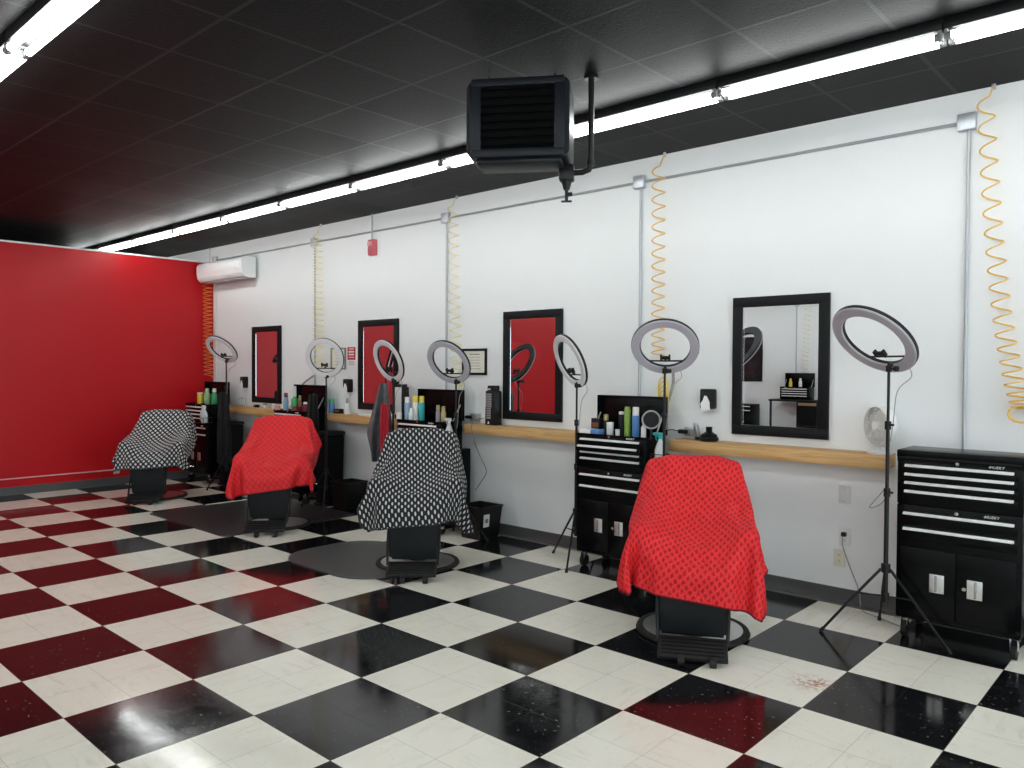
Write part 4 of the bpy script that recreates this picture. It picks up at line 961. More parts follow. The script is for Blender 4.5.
5,0,0,1,2,1,1,1,2,0,1,0,0,-1,-2,0,1,-1,-1,-1,-1,-1,0,0,-1,0,0,0,0,1,1,3,1,1,0,0,1,0,-1,1,-1,-1,0,-1,-1,0,0,
6,0,0,0,0,1,2,1,1,2,1,0,-1,-1,-1,0,0,-1,-2,0,0,1,0,-1,0,-1,0,0,-1,1,1,1,3,1,-1,1,0,1,0,-1,0,-1,-1,-1,0,-1,0,
6,0,0,0,0,0,1,1,2,2,1,0,0,-3,1,0,-2,-2,0,1,2,0,0,1,0,0,0,0,0,-2,0,0,1,2,1,1,0,-1,0,0,-1,-1,-1,-1,1,-1,0,
6,0,0,0,0,1,-1,1,1,3,2,0,-1,-1,-1,-2,-1,0,1,1,0,0,1,0,0,1,0,0,0,0,-1,0,1,1,1,0,0,1,-1,-1,-2,-1,1,0,-2,1,-2,
6,0,0,0,0,0,0,0,2,1,1,1,-1,0,-2,0,-1,1,-1,-2,-1,1,0,0,2,0,1,0,1,1,1,-1,-1,3,1,0,1,-1,0,-2,-1,0,-1,-1,0,-1,1,
7,0,0,0,0,-1,0,1,-1,0,1,-1,1,0,0,0,1,-1,0,-1,-1,-1,-1,0,0,1,0,1,1,2,1,1,0,0,2,1,0,0,-2,-2,0,0,-1,0,0,-1,0,
6,0,0,0,0,0,0,0,-1,-1,-1,-1,1,2,1,0,-1,0,0,0,0,-1,1,-1,0,0,1,1,1,0,1,0,0,1,3,2,0,-1,-2,-1,-1,-1,-1,-1,-1,1,1,
6,0,0,0,0,0,0,-1,0,-2,0,-1,-1,2,2,1,-1,0,0,0,1,0,-1,0,0,1,0,1,1,0,1,0,0,0,1,2,1,-2,-2,-1,-1,-1,-1,0,0,0,-1,
6,0,0,0,0,0,0,-1,-2,1,-1,0,1,-2,2,1,1,-1,0,1,-1,0,0,1,0,0,1,0,0,1,0,1,0,-1,1,0,0,0,-1,-2,-1,-1,-1,-1,0,1,-1,
7,0,-1,0,0,0,-1,-1,0,0,0,-1,0,1,-1,2,2,-1,-1,0,0,1,0,0,0,0,0,1,0,1,-1,1,1,0,-3,-2,0,0,1,-1,-1,-1,0,0,-1,-2,0,
6,0,0,0,0,0,-1,-1,-1,1,1,-1,1,-1,-1,1,1,1,0,0,0,0,0,0,1,0,0,0,0,0,1,-1,1,-2,-3,-1,1,0,-1,1,0,0,0,0,0,-2,-1,
6,0,1,-1,0,0,-1,-1,1,-1,0,0,0,2,-1,-1,1,1,0,0,1,-1,1,0,-1,1,0,0,0,0,0,1,-2,-1,-2,1,0,-2,0,0,1,0,0,-1,0,0,0,
7,-1,0,1,0,-2,0,0,-1,1,-1,0,0,2,0,-1,0,2,0,0,0,0,0,0,1,-1,0,0,1,-1,1,0,-3,-3,1,1,1,-2,0,0,-1,0,0,1,0,0,0,
6,0,0,0,0,1,-1,-1,0,0,0,0,2,0,0,-1,0,0,1,0,0,1,0,0,0,0,0,0,-1,1,0,-2,-2,0,0,0,-1,0,-1,0,1,0,0,0,-1,1,0,
7,0,0,0,-1,0,0,0,0,-1,0,1,1,0,0,0,-1,0,1,1,0,0,0,0,0,0,1,-1,0,1,-1,-3,-2,1,0,0,0,-1,-1,1,0,-1,0,0,1,0,-1,
8,0,-1,0,0,0,1,-1,-1,0,-2,2,2,-2,1,0,1,0,0,0,1,0,0,0,0,0,-1,0,0,0,-1,-3,1,-1,1,1,-2,-1,0,0,-1,1,0,0,0,0,1,
7,0,0,-1,1,0,1,0,-2,-1,0,2,0,0,0,1,-1,1,1,0,0,0,0,0,0,0,0,-1,1,-1,-3,0,0,0,1,0,-3,0,0,-1,1,0,0,0,0,0,0,
8,0,-1,0,-1,1,0,2,-2,-2,-1,3,1,0,0,0,0,0,0,1,0,0,0,1,-1,0,-1,1,-1,-1,-2,0,0,1,0,-1,-1,-1,-1,1,0,0,-1,1,0,0,0,
8,0,0,-1,0,0,1,0,0,-2,0,1,1,0,0,0,1,0,0,-1,1,0,1,-1,1,-1,0,0,0,-2,-2,1,0,0,1,-2,-2,0,0,-1,0,0,1,0,0,0,0,
7,1,1,-1,-1,-1,1,1,1,-2,1,1,0,-1,0,0,1,0,0,0,0,1,-1,1,-1,1,-1,-1,0,-2,1,0,0,1,-1,-2,-2,0,0,-1,1,0,0,0,0,0,1,
8,0,0,1,-1,-1,0,1,2,0,-1,-1,0,0,0,1,0,0,0,1,-1,0,1,0,0,-1,0,0,-1,-2,1,0,1,0,-1,-2,-2,0,-1,1,-1,1,1,0,0,0,-1,
9,-1,0,1,0,-1,-1,1,1,1,0,0,-1,0,0,1,0,-1,0,0,1,0,0,0,0,0,-1,-1,-1,1,1,-1,0,1,-2,-4,0,-1,1,0,1,1,0,-1,0,0,0,
8,-1,0,1,1,0,-2,0,2,2,0,-2,-1,0,1,1,-1,0,0,1,0,0,0,0,0,-1,1,-1,-1,1,0,-1,1,-1,-2,-2,-1,0,2,1,0,-1,-1,0,0,0,0,
7,1,0,-1,1,1,-1,-1,1,2,1,-1,-1,0,1,0,0,0,0,0,0,1,0,-1,0,0,-1,0,0,0,-1,1,0,-1,-2,-2,0,1,1,0,-1,-1,0,0,0,0,0,
5,1,1,0,1,1,1,-2,0,1,2,0,-2,0,1,0,-1,1,1,0,1,-2,0,1,-1,0,0,0,0,0,-1,0,0,-3,-2,0,1,2,-1,-1,-1,0,0,0,0,0,0,
4,1,0,1,0,1,2,1,-2,0,2,0,-1,0,1,0,0,1,0,0,0,0,0,-1,1,0,0,-1,0,0,-1,0,-1,-1,-2,0,1,0,-1,-1,0,0,0,0,0,0,0,
4,-1,1,1,1,0,1,2,0,0,0,1,-1,1,1,-1,1,0,0,0,0,1,-1,0,-1,0,0,1,-1,-1,0,2,-2,-2,-1,1,0,-3,0,0,0,0,-1,0,0,0,0,
3,1,0,0,0,0,1,1,3,1,0,0,0,1,0,0,0,1,0,0,0,-1,0,0,0,0,0,-1,0,-1,1,0,-1,-2,0,-1,-2,0,-1,0,0,0,0,0,0,0,-1,
4,0,0,0,0,0,0,1,2,2,1,0,1,1,-1,0,2,-1,0,0,-1,0,0,0,0,0,0,0,-1,0,0,-1,-1,-1,-1,-2,-1,0,0,0,0,-1,1,-1,0,0,1,
4,0,0,0,0,0,0,0,0,1,1,1,0,1,1,1,0,1,0,0,0,1,0,-1,0,0,0,0,0,0,0,-2,-2,-1,-2,-1,0,0,0,-1,0,1,-1,1,0,0,-1,
2,0,1,-1,0,1,0,0,0,-1,-1,0,2,2,2,1,0,0,1,0,0,0,0,1,0,0,0,0,1,1,0,-3,-3,-3,0,0,0,-1,0,1,0,-1,1,0,0,-1,1,
-1,1,-1,1,0,0,0,-1,0,0,-1,0,2,2,2,1,1,0,0,1,0,0,1,0,0,0,0,0,-1,1,-1,-1,-3,0,-1,1,-1,1,0,-1,0,1,0,-1,0,1,-1,
-2,-1,0,0,0,0,-1,0,0,-1,0,0,0,2,1,1,1,1,1,0,1,1,0,1,1,0,-1,-1,-1,-1,1,-1,0,0,1,-1,0,0,0,0,0,0,0,0,0,-1,0,
-4,0,0,0,0,0,0,0,-3,-1,-1,1,1,1,0,0,1,1,1,1,0,1,0,1,0,1,1,-1,-1,-2,0,0,2,0,0,0,1,-1,0,0,0,0,0,0,0,0,1,
-3,0,-1,0,-1,-1,0,-1,-2,-2,-1,2,1,-1,-1,0,0,1,1,1,1,0,1,0,1,1,0,1,-1,1,-1,0,0,2,0,1,0,1,-1,1,0,0,-1,1,-1,1,-1,
-5,0,0,-1,0,0,-2,-2,-1,-1,1,0,1,-1,-3,1,0,0,1,0,1,0,1,0,0,1,1,0,1,-1,0,2,1,-1,2,1,0,0,1,0,0,0,1,-1,1,0,0,
-5,-1,0,0,-1,-1,-2,-2,0,0,1,0,0,-2,0,-1,0,1,-1,0,0,1,0,0,1,-1,2,0,1,-1,0,1,2,2,0,1,0,1,0,1,0,0,0,1,-1,0,0,
-6,0,-1,0,-1,-3,-1,0,0,0,1,0,-1,-1,-1,0,1,-1,1,0,0,-1,0,1,-1,2,0,0,-1,1,-1,1,2,2,1,0,1,0,1,0,1,0,0,0,1,0,0,
-7,0,0,-2,-1,-1,-1,0,0,1,0,0,-2,-1,1,0,-1,1,-1,0,0,1,-1,0,1,1,0,0,-1,0,0,0,1,2,2,1,0,0,1,0,0,1,1,1,0,-1,1,
-7,-1,-1,-1,-2,0,1,-1,0,1,-1,0,-1,0,-1,0,1,-1,1,0,0,-1,1,-1,1,0,0,0,0,-1,1,1,0,0,1,2,2,0,0,0,1,0,0,0,1,1,0,
-8,-1,-1,-2,0,0,0,0,1,-1,1,-1,-1,-1,1,0,-1,1,-1,0,0,0,0,1,0,0,0,0,0,1,-1,0,0,1,0,2,1,2,0,0,0,0,1,0,0,1,0,
-10,-1,-1,0,0,0,0,1,-1,1,0,-1,-1,0,-1,0,1,-1,1,0,-1,1,-1,0,1,0,0,0,0,0,0,0,1,0,1,-1,2,2,1,0,0,0,0,0,0,0,0,
-10,-2,0,0,0,0,0,0,1,0,-2,-1,0,0,1,0,-1,1,-1,0,1,-1,1,0,0,-1,0,1,1,-1,1,-1,0,0,1,0,1,0,2,2,0,0,0,0,0,0,0,
    ]),
    1: (51, 47, [
-202,12,8,7,8,8,8,8,9,10,11,12,12,13,12,14,13,13,14,14,13,14,13,14,13,14,13,11,8,8,7,9,9,8,6,6,2,-2,-5,-2,4,8,9,8,9,10,10,
-3,0,2,-1,-1,2,0,-2,0,0,1,0,0,0,1,-1,1,0,0,0,0,0,0,0,0,-1,1,1,0,0,0,-1,2,0,-1,2,1,-3,0,3,4,0,0,1,0,0,0,
-3,0,1,0,1,0,-1,0,-1,1,0,0,0,1,0,0,0,0,0,-1,1,-1,1,-1,1,0,-1,1,1,0,0,0,0,1,0,0,-1,0,2,4,0,1,0,0,1,-1,-3,
-3,1,0,1,-1,1,1,0,-1,0,-1,0,1,-1,1,0,0,0,0,0,0,0,0,0,-1,1,0,0,1,1,0,-1,0,0,1,0,-1,1,3,2,1,0,0,1,-1,-3,-6,
-3,0,1,1,0,-1,1,0,-1,0,0,0,0,1,0,0,-1,1,-1,1,-1,1,-1,1,0,-1,1,-1,1,1,0,0,0,0,1,0,-1,2,4,1,0,0,0,-1,-4,-6,-5,
-3,-1,1,1,0,1,1,0,-1,-1,1,0,0,0,-1,1,0,0,0,0,0,0,0,-1,0,1,-1,1,1,0,1,0,-1,-1,2,-1,1,3,3,0,0,-1,-1,-5,-6,-5,0,
-3,0,0,1,1,-1,1,0,0,0,-1,1,0,0,0,0,0,0,0,0,0,0,0,0,0,-1,0,0,0,1,1,1,-1,0,0,0,1,4,1,0,-1,-1,-5,-6,-4,0,-1,
-3,0,-1,2,1,-1,0,2,-1,0,1,0,0,-1,0,0,0,0,0,0,0,0,0,1,-1,0,-1,0,0,1,1,0,1,0,0,-1,3,2,0,-1,-2,-5,-5,-2,0,0,0,
1,-4,0,0,1,0,1,1,0,0,1,-1,0,-1,0,0,0,0,0,0,0,0,0,0,1,0,0,-1,0,0,1,1,-1,1,1,0,2,0,-1,-2,-4,-5,-3,-1,1,1,2,
7,-6,-4,0,1,0,0,1,1,0,0,0,-2,1,0,0,0,0,0,0,0,0,0,0,0,0,1,-1,0,-1,0,2,0,1,1,2,0,-2,-2,-4,-5,-2,1,1,1,2,2,
11,-4,-6,-4,0,1,0,1,1,1,-1,0,0,-1,0,0,0,0,0,0,0,0,0,0,1,-1,0,1,-1,0,0,0,1,2,0,0,-1,-1,-4,-4,-1,2,1,2,1,2,2,
11,0,-4,-6,-3,0,0,0,3,0,0,-1,0,0,-1,0,0,0,0,-1,1,-1,1,0,-1,1,-1,1,1,0,0,-1,2,1,0,-1,-2,-3,-2,0,2,1,2,2,1,0,0,
5,3,1,-3,-5,-3,-1,1,2,0,-1,0,0,0,0,0,0,-1,1,0,0,0,0,-1,0,0,0,0,0,1,0,0,0,1,1,-1,-1,-2,0,3,0,2,1,0,1,0,-2,
0,2,2,1,-2,-3,-2,1,1,-1,-1,1,1,-1,1,-1,0,0,-1,1,-1,1,0,0,0,0,1,-1,0,0,-1,0,1,0,0,1,-1,1,1,0,2,0,1,0,0,-1,0,
-4,-1,1,2,1,0,-1,0,1,2,0,-1,0,1,-1,0,-1,0,0,0,0,0,0,0,0,0,0,0,0,-1,0,1,0,-1,0,1,1,1,1,1,1,0,-1,0,0,0,-1,
-1,-2,0,0,1,0,0,0,1,0,2,0,0,0,1,-1,0,-1,0,-1,0,0,-1,1,0,0,0,0,-1,-1,1,1,0,-1,-1,1,2,0,0,0,1,2,0,0,-1,-1,1,
3,1,-2,-2,-2,1,0,-1,-1,1,0,1,0,0,-1,0,1,0,0,0,0,0,0,0,0,0,-1,0,0,1,0,1,-1,-1,-1,-1,3,2,-1,-1,0,0,2,1,0,0,-1,
1,-1,-1,-1,1,0,1,0,-1,-2,0,1,0,0,0,1,-1,1,0,0,0,-1,1,-1,0,0,1,0,0,0,2,-1,-1,-1,-2,1,0,3,1,-1,-2,0,2,1,1,0,-1,
-2,-1,1,3,0,-1,1,0,-1,-1,-1,-1,1,0,1,-1,1,-1,0,0,1,0,0,0,0,0,0,0,0,1,0,0,-2,1,-2,-1,1,2,2,0,-2,-1,0,1,2,0,0,
-2,1,2,0,-1,0,0,0,0,0,-1,-1,-1,1,0,1,-1,1,0,0,-1,1,-1,0,0,1,0,1,0,0,0,-1,0,-1,0,-1,0,1,2,0,0,-1,-1,2,0,1,-1,
-2,3,0,-2,0,1,2,0,-1,0,-1,-2,0,-1,0,0,1,0,0,1,0,-1,1,0,0,0,0,0,1,1,-1,-1,0,-1,-1,0,0,0,2,1,-1,0,1,0,1,-1,1,
0,1,0,-2,1,1,0,0,1,-1,-1,-1,-2,1,0,0,0,1,0,-1,1,0,-1,1,0,0,0,0,1,-1,0,0,-1,1,0,0,0,-2,1,2,0,0,0,1,-1,0,0,
1,0,-2,0,0,2,0,0,-1,0,1,-1,-1,-1,0,0,0,0,0,1,-1,1,0,-1,1,-1,1,0,0,0,0,0,0,-1,0,1,1,-2,0,1,1,0,1,0,-1,-1,1,
1,0,-1,-1,0,2,0,-1,1,-1,0,1,-2,-1,0,0,1,-1,1,-1,1,-1,1,0,0,0,-1,1,0,0,0,-1,0,0,1,1,-1,-1,-1,1,2,1,0,0,-2,0,0,
0,1,0,0,-1,0,0,0,0,1,0,0,-1,-2,0,0,0,0,0,1,-1,1,-1,1,-1,1,0,-1,1,0,-1,-1,1,-1,2,1,0,-2,-2,2,1,2,1,-2,-1,0,-1,
1,0,1,0,-1,-2,-1,1,1,1,-1,1,-1,-1,-1,1,-1,1,0,0,0,0,0,-1,1,-1,1,0,-1,1,0,-1,0,0,1,1,-2,0,-1,0,2,2,0,-3,0,0,-1,
0,-1,2,2,-1,-4,1,0,0,1,0,0,1,-1,-1,-1,1,0,-1,0,1,-1,1,0,-1,1,-1,1,0,0,-1,0,1,0,1,1,-2,-1,0,0,2,1,-2,-1,-1,-1,3,
0,0,0,2,0,-2,-3,1,0,0,2,-1,2,-2,0,0,0,-1,1,0,-1,1,-1,1,0,-1,1,-1,0,0,1,-1,0,1,2,-2,-1,0,0,1,1,-1,-2,-1,0,3,1,
1,-1,1,1,0,-1,-2,-2,0,1,0,0,1,1,-1,0,-1,1,0,0,0,0,0,0,0,0,-1,1,-1,0,0,1,-1,3,0,-2,-1,1,2,-1,-1,-2,-1,0,2,2,0,
2,-2,0,1,2,0,-4,-2,0,1,0,0,0,1,0,0,0,0,0,0,0,-1,1,-1,1,0,0,-1,1,0,0,0,2,0,-1,-1,-1,3,-1,-1,-1,-2,-1,1,2,-1,-2,
1,2,-1,-1,0,1,0,-4,-1,-1,2,1,-1,1,0,0,0,0,0,-1,1,0,0,0,-1,0,1,0,-1,0,1,1,0,0,0,-2,2,0,0,-1,-3,-1,0,1,-1,-2,-2,
3,0,1,-1,0,-1,-1,-1,-2,-1,0,1,1,2,-1,-1,0,0,0,0,-1,1,-1,1,0,0,-1,0,1,0,0,1,1,0,-2,0,0,0,-1,-2,-1,0,1,-1,-2,-2,0,
4,-1,1,2,-1,-2,-1,-1,-3,-1,-1,1,1,1,0,0,0,0,-1,1,0,0,0,-1,0,1,0,0,0,0,0,2,0,0,-2,0,1,-2,-2,-1,1,1,-2,-2,-2,0,1,
6,0,-1,0,1,1,-3,-2,-2,-3,0,0,1,0,1,0,0,-1,1,-1,1,-1,1,0,0,-1,1,0,-1,1,1,0,1,-1,-1,0,-1,-1,-1,1,0,-2,-2,-2,1,2,3,
3,2,0,0,1,0,1,-2,-4,-3,-1,0,0,0,1,1,0,0,-1,1,-1,1,-1,0,1,0,-1,1,0,0,0,2,-1,-1,0,0,-1,-1,1,-2,-2,-2,1,2,3,3,3,
-3,1,1,1,1,2,2,1,-1,-4,-4,0,0,0,2,-1,0,0,1,-1,1,-1,1,0,-1,1,0,-1,2,-1,1,1,0,-1,0,-1,-1,0,-2,-1,0,2,3,4,3,2,1,
-8,-1,0,0,1,2,3,3,3,1,-4,-3,-1,2,0,1,0,0,-1,1,-1,1,-1,1,0,-1,1,0,0,1,0,0,1,0,0,-2,-1,-1,1,1,4,4,2,2,1,0,-1,
-6,-3,-1,0,0,1,1,1,3,3,1,-2,-1,0,0,1,0,0,1,-1,1,-1,1,-1,1,0,-1,1,0,0,0,0,0,2,-1,1,0,2,2,3,1,0,1,0,-1,0,-3,
2,-1,-1,-1,0,-1,-1,0,-1,1,1,-1,0,0,1,0,0,0,0,0,0,0,0,1,-1,1,0,0,0,-1,0,-1,1,0,2,2,3,1,0,0,-2,-1,-2,-2,-1,-1,0,
8,2,-1,0,0,0,-1,-1,-1,-2,-2,-3,-1,0,0,0,0,1,-1,1,-1,1,-1,0,1,-1,1,-1,0,1,-2,0,-1,1,2,-1,-1,-1,-1,-2,0,-1,-1,-1,0,-1,2,
11,-1,0,0,-1,0,-1,-2,-3,-2,-1,0,0,-1,0,0,-1,0,0,0,1,-1,1,-1,0,1,-1,0,0,-1,1,-1,0,0,0,0,-2,-2,-2,0,-1,0,0,-1,-1,1,-1,
9,0,-1,-1,-1,-4,-3,-3,0,0,2,2,0,0,0,-1,0,0,0,0,-1,1,-1,1,-1,0,0,1,-1,0,-2,-1,-1,0,1,3,3,1,-2,-3,-3,-2,-2,0,0,-2,0,
3,1,-1,-3,-3,-2,-1,0,2,2,1,2,0,0,-1,-1,1,-1,0,0,0,-1,1,-1,1,-1,1,-1,0,-1,-1,-1,-1,-2,0,2,3,3,4,2,-1,-3,-2,-3,-4,-1,1,
-5,-3,0,-1,-1,1,1,3,2,2,0,0,2,1,-1,1,-1,-1,0,-1,0,0,-1,1,-1,1,-1,0,0,-2,-1,-1,-1,1,-1,0,1,2,3,4,4,2,-1,-1,-1,-3,-4,
-11,-1,0,2,2,3,4,4,1,0,0,1,-1,-2,1,-1,0,-1,-2,-1,0,0,1,-1,1,-1,1,0,-1,0,-1,-3,-1,0,0,0,1,1,0,1,4,5,4,1,0,0,-2,
-9,1,2,3,5,2,3,1,1,-2,-2,-1,1,-1,-2,-1,0,0,-1,-1,0,0,-1,1,-1,1,0,0,0,-2,1,-3,-2,-1,1,0,1,1,1,-2,0,3,4,5,3,1,0,
-3,3,4,3,2,2,0,0,-4,-4,-1,2,0,0,-1,0,-1,0,-2,-1,0,-1,1,-1,1,0,0,0,0,-1,-1,0,-3,-1,0,0,0,1,2,1,-3,-2,3,4,5,4,1,
5,4,2,0,0,0,0,-4,-5,-2,3,1,-1,0,1,0,-1,-1,-1,-2,-1,1,-1,1,0,0,0,0,-1,0,0,1,-3,-3,0,0,0,0,1,3,0,-3,-3,1,3,5,4,
10,1,0,1,0,-1,-4,-6,-4,3,4,-1,0,1,-1,0,-1,-1,-1,0,-1,0,0,0,0,0,0,0,0,-2,0,2,-1,-3,-2,0,0,1,0,2,3,-1,-4,-3,0,2,4,
12,0,0,0,-2,-4,-6,-4,2,4,2,0,-1,0,0,-1,0,-1,0,-2,0,0,0,0,0,0,0,0,0,0,-1,1,0,-3,-2,0,-1,0,0,0,3,4,-2,-5,-3,-1,3,
11,0,0,-1,-4,-6,-4,1,5,2,-1,0,1,-1,0,-1,-1,-1,1,0,-1,-1,0,0,0,0,-1,0,-1,1,0,-1,2,0,-3,-2,0,-1,0,0,1,3,4,-2,-5,-4,-1,
-172,3,8,9,5,-3,-9,-10,-10,-8,-6,-3,0,1,-1,-1,0,0,0,0,1,0,0,-1,0,-1,1,5,10,12,11,6,-1,-9,-8,-3,5,10,11,10,5,0,-5,-5,-5,-2,0,
1,-2,-1,2,3,0,-1,-1,0,0,-1,-1,2,-1,0,0,0,0,0,1,-1,0,0,1,0,0,-1,0,0,0,0,2,-1,1,-3,1,3,1,0,-1,-4,-3,-1,0,3,2,3,
1,-1,-2,0,2,1,1,0,-1,1,0,-1,-1,0,0,0,0,0,0,-1,-1,1,0,0,1,1,0,-1,0,-1,1,0,0,0,2,1,1,0,-1,-4,-3,-2,1,2,3,3,1,
2,-2,-1,0,0,3,0,0,0,0,0,0,-2,-1,1,0,0,0,-1,0,1,-1,0,0,0,0,1,1,-1,0,-1,1,1,0,0,3,1,-1,-2,-5,-2,0,3,3,2,2,1,
3,-1,-2,-2,0,2,2,0,0,0,0,-1,-1,0,0,0,0,0,1,0,0,0,0,0,0,1,0,-1,-1,-1,0,1,1,0,1,1,1,0,-3,-3,-1,2,2,3,2,0,-2,
2,-1,-1,-2,1,1,2,0,0,0,0,1,-2,0,0,2,0,1,0,0,0,1,0,0,1,0,0,-3,-2,-2,0,0,2,0,1,3,0,-2,-4,-2,2,3,3,1,-1,-2,0,
1,1,-2,-1,-1,2,2,1,0,-1,1,0,1,2,2,0,1,0,1,0,0,0,0,0,-2,0,-1,-1,-4,-2,-1,0,1,1,2,1,-1,-3,-4,3,3,3,1,-1,-1,-1,0,
1,0,0,-2,-1,1,2,1,0,1,1,1,3,2,1,0,1,0,0,0,1,-1,0,-1,-1,-1,-1,-1,-2,-3,-2,-1,2,0,3,1,-3,-4,1,3,3,1,0,0,0,1,-1,
2,0,-1,-2,-1,1,1,2,1,1,2,2,2,1,0,1,-1,0,0,1,-1,0,0,0,0,-1,0,-1,-1,-4,-4,-1,1,3,1,-1,-3,0,3,2,0,0,0,0,1,1,2,
4,-1,-1,-1,-3,0,2,2,1,1,3,2,1,0,-1,-1,0,0,0,0,0,0,1,1,0,1,0,0,-2,-1,-4,-4,0,3,2,-2,-1,1,2,0,1,0,0,1,1,1,1,
3,1,0,-3,-2,-1,1,3,1,2,2,2,1,-3,-2,0,0,0,0,0,1,1,0,1,2,0,0,1,0,-1,-3,-4,-1,2,1,-1,0,1,1,1,0,1,1,2,0,1,0,
6,-1,-1,0,-3,-2,1,1,2,3,2,1,-1,0,1,0,1,0,0,0,1,0,0,0,0,0,0,-1,1,0,-1,-3,-4,0,1,1,1,2,0,2,1,0,1,0,0,0,0,
8,0,0,-2,-2,-4,0,1,3,3,1,1,0,2,1,1,-1,1,0,0,0,0,0,0,-2,-1,0,0,0,1,0,-1,-2,0,0,1,1,0,2,-1,1,0,0,0,0,0,1,
11,0,-1,0,-3,-3,-2,0,4,2,1,-1,1,1,2,0,1,0,0,1,-1,0,0,-1,0,0,0,0,0,-1,1,1,-1,0,0,-1,1,1,-1,1,-1,0,0,-1,1,0,0,
11,0,1,-1,1,-3,-3,0,1,0,1,1,0,0,0,2,1,0,1,0,0,0,-1,0,0,0,0,0,0,1,-1,1,1,0,-1,0,-1,0,0,0,0,0,0,0,0,0,0,
10,1,0,1,0,1,-2,0,0,-1,-2,0,0,0,0,0,1,2,1,0,0,0,0,0,0,0,0,0,0,-1,2,0,0,-1,1,0,0,-1,1,-1,0,1,-1,1,-1,0,0,
10,0,1,1,0,2,0,-1,0,-1,0,-1,0,0,0,0,0,-1,1,1,0,0,0,0,0,0,0,0,0,1,0,0,-1,0,0,0,0,1,-1,1,0,-1,1,-1,1,0,0,
11,1,0,0,1,0,1,0,-1,0,0,0,0,0,-1,0,0,0,-1,0,1,0,0,0,0,0,0,1,0,-1,1,0,0,-1,1,0,0,-1,1,-1,1,0,-1,1,-1,0,0,
13,0,0,0,0,0,0,0,0,0,-1,1,0,-1,1,-1,0,0,0,0,-1,0,1,0,0,0,1,0,-1,2,-1,0,-1,1,0,0,0,0,-1,1,-1,1,0,-1,1,0,0,
13,0,-1,0,1,0,1,0,-2,0,1,0,0,0,-1,0,0,0,-1,0,1,0,0,0,0,1,-1,0,1,0,0,0,-1,1,0,0,0,0,0,0,0,-1,1,0,-1,0,0,
14,-1,0,1,-1,0,0,0,0,-2,0,2,0,0,0,0,-1,0,0,-1,0,0,0,1,0,0,1,0,0,0,0,-1,0,0,0,0,0,0,1,-1,1,0,-1,0,1,-1,0,
13,0,1,-1,1,0,0,0,0,-2,-1,1,1,0,0,0,-1,0,0,0,-1,1,0,-1,1,0,0,1,0,-1,0,0,0,1,0,0,-1,1,-1,1,-1,0,0,0,0,0,0,
13,0,0,0,0,0,0,0,0,0,-2,0,1,1,0,-1,1,-1,0,-1,1,-1,0,1,0,0,0,-1,1,0,0,-1,1,1,0,-1,0,0,1,-1,1,0,0,-1,0,0,0,
14,-1,0,0,0,1,0,0,-1,0,-1,-2,1,1,0,0,0,-1,0,1,-1,0,0,0,0,0,0,1,0,0,0,0,0,0,1,0,0,-1,0,1,-1,0,0,0,0,0,0,
13,1,-1,1,-1,0,0,0,1,-1,-1,-1,0,0,1,0,-1,1,-1,-1,0,1,0,0,0,1,0,-1,0,1,-1,0,1,1,-1,-1,0,1,0,0,0,0,-1,1,0,0,-4,
14,-1,0,-1,1,-1,1,0,0,0,-1,-2,0,1,0,0,0,-1,1,0,0,-1,1,0,1,-1,0,0,0,0,0,0,1,0,0,-1,1,0,0,0,0,-1,0,0,-1,-2,-1,
13,0,0,0,-1,0,0,1,0,1,-1,-2,-1,1,0,0,0,0,-1,-1,1,1,0,0,0,0,-1,1,0,0,0,0,2,-1,-1,0,1,0,0,-1,-1,0,1,0,-2,-3,2,
14,0,-1,0,-1,0,-1,1,0,0,1,-2,-1,0,0,0,0,0,0,0,0,0,0,1,-1,0,1,-1,-1,1,1,0,0,1,-2,1,0,1,-1,0,-1,0,0,-2,-3,3,3,
13,-1,1,-1,1,-2,-1,0,2,1,-1,0,-2,0,1,-1,-1,0,0,0,1,0,0,0,1,0,-1,0,0,1,0,0,1,-2,0,2,0,-1,-1,-2,1,1,-2,-2,2,3,0,
13,0,-1,0,-1,1,-1,-2,2,1,1,-1,-2,-1,1,0,0,0,-1,1,-1,1,0,-1,0,0,1,-1,0,0,2,0,-1,0,1,0,0,-1,-1,0,1,-2,-2,2,3,0,-2,
13,-1,0,0,0,-1,0,-1,-1,1,2,1,-2,-1,-1,0,0,0,0,0,1,-1,0,0,0,1,-1,1,0,0,0,0,0,-1,1,1,0,-2,0,1,-2,-1,2,2,0,-1,-1,
12,1,-1,-1,0,1,-1,-1,-2,1,2,1,-1,-2,1,-1,0,0,0,0,0,0,0,-1,1,0,0,0,0,0,1,1,-1,0,1,0,-2,0,0,-1,0,1,2,0,-1,-1,0,
12,0,0,0,-1,0,1,-1,-2,-2,2,2,1,-2,-1,0,-1,0,1,0,-1,0,0,0,0,0,1,-1,0,1,1,0,-1,1,1,-1,-1,-1,0,1,0,2,0,-1,-1,-1,1,
11,0,1,-1,0,-1,0,1,-1,-2,-1,3,1,-1,-1,0,0,0,0,-1,1,-1,0,0,0,0,0,1,0,0,0,1,-1,1,0,-2,-1,1,2,0,1,0,-2,-1,1,1,0,
10,1,0,1,0,-1,0,0,0,-2,-3,1,3,1,-1,-1,-1,0,0,1,-1,0,0,0,0,0,0,0,1,0,0,1,0,1,-2,0,0,2,0,0,0,-2,1,0,0,0,-2,
6,3,1,0,0,1,-1,0,0,0,-2,-1,2,1,-2,0,0,0,0,0,-1,0,0,1,-1,0,0,1,0,0,-1,1,2,-1,0,0,2,0,-1,0,0,0,0,0,-2,-2,-1,
3,-2,2,2,2,1,2,0,0,0,-1,-3,1,1,0,0,0,0,0,0,0,-1,-1,0,0,0,0,1,1,-1,0,1,1,0,1,0,1,-1,1,-1,-1,-1,-2,-2,-1,-1,1,
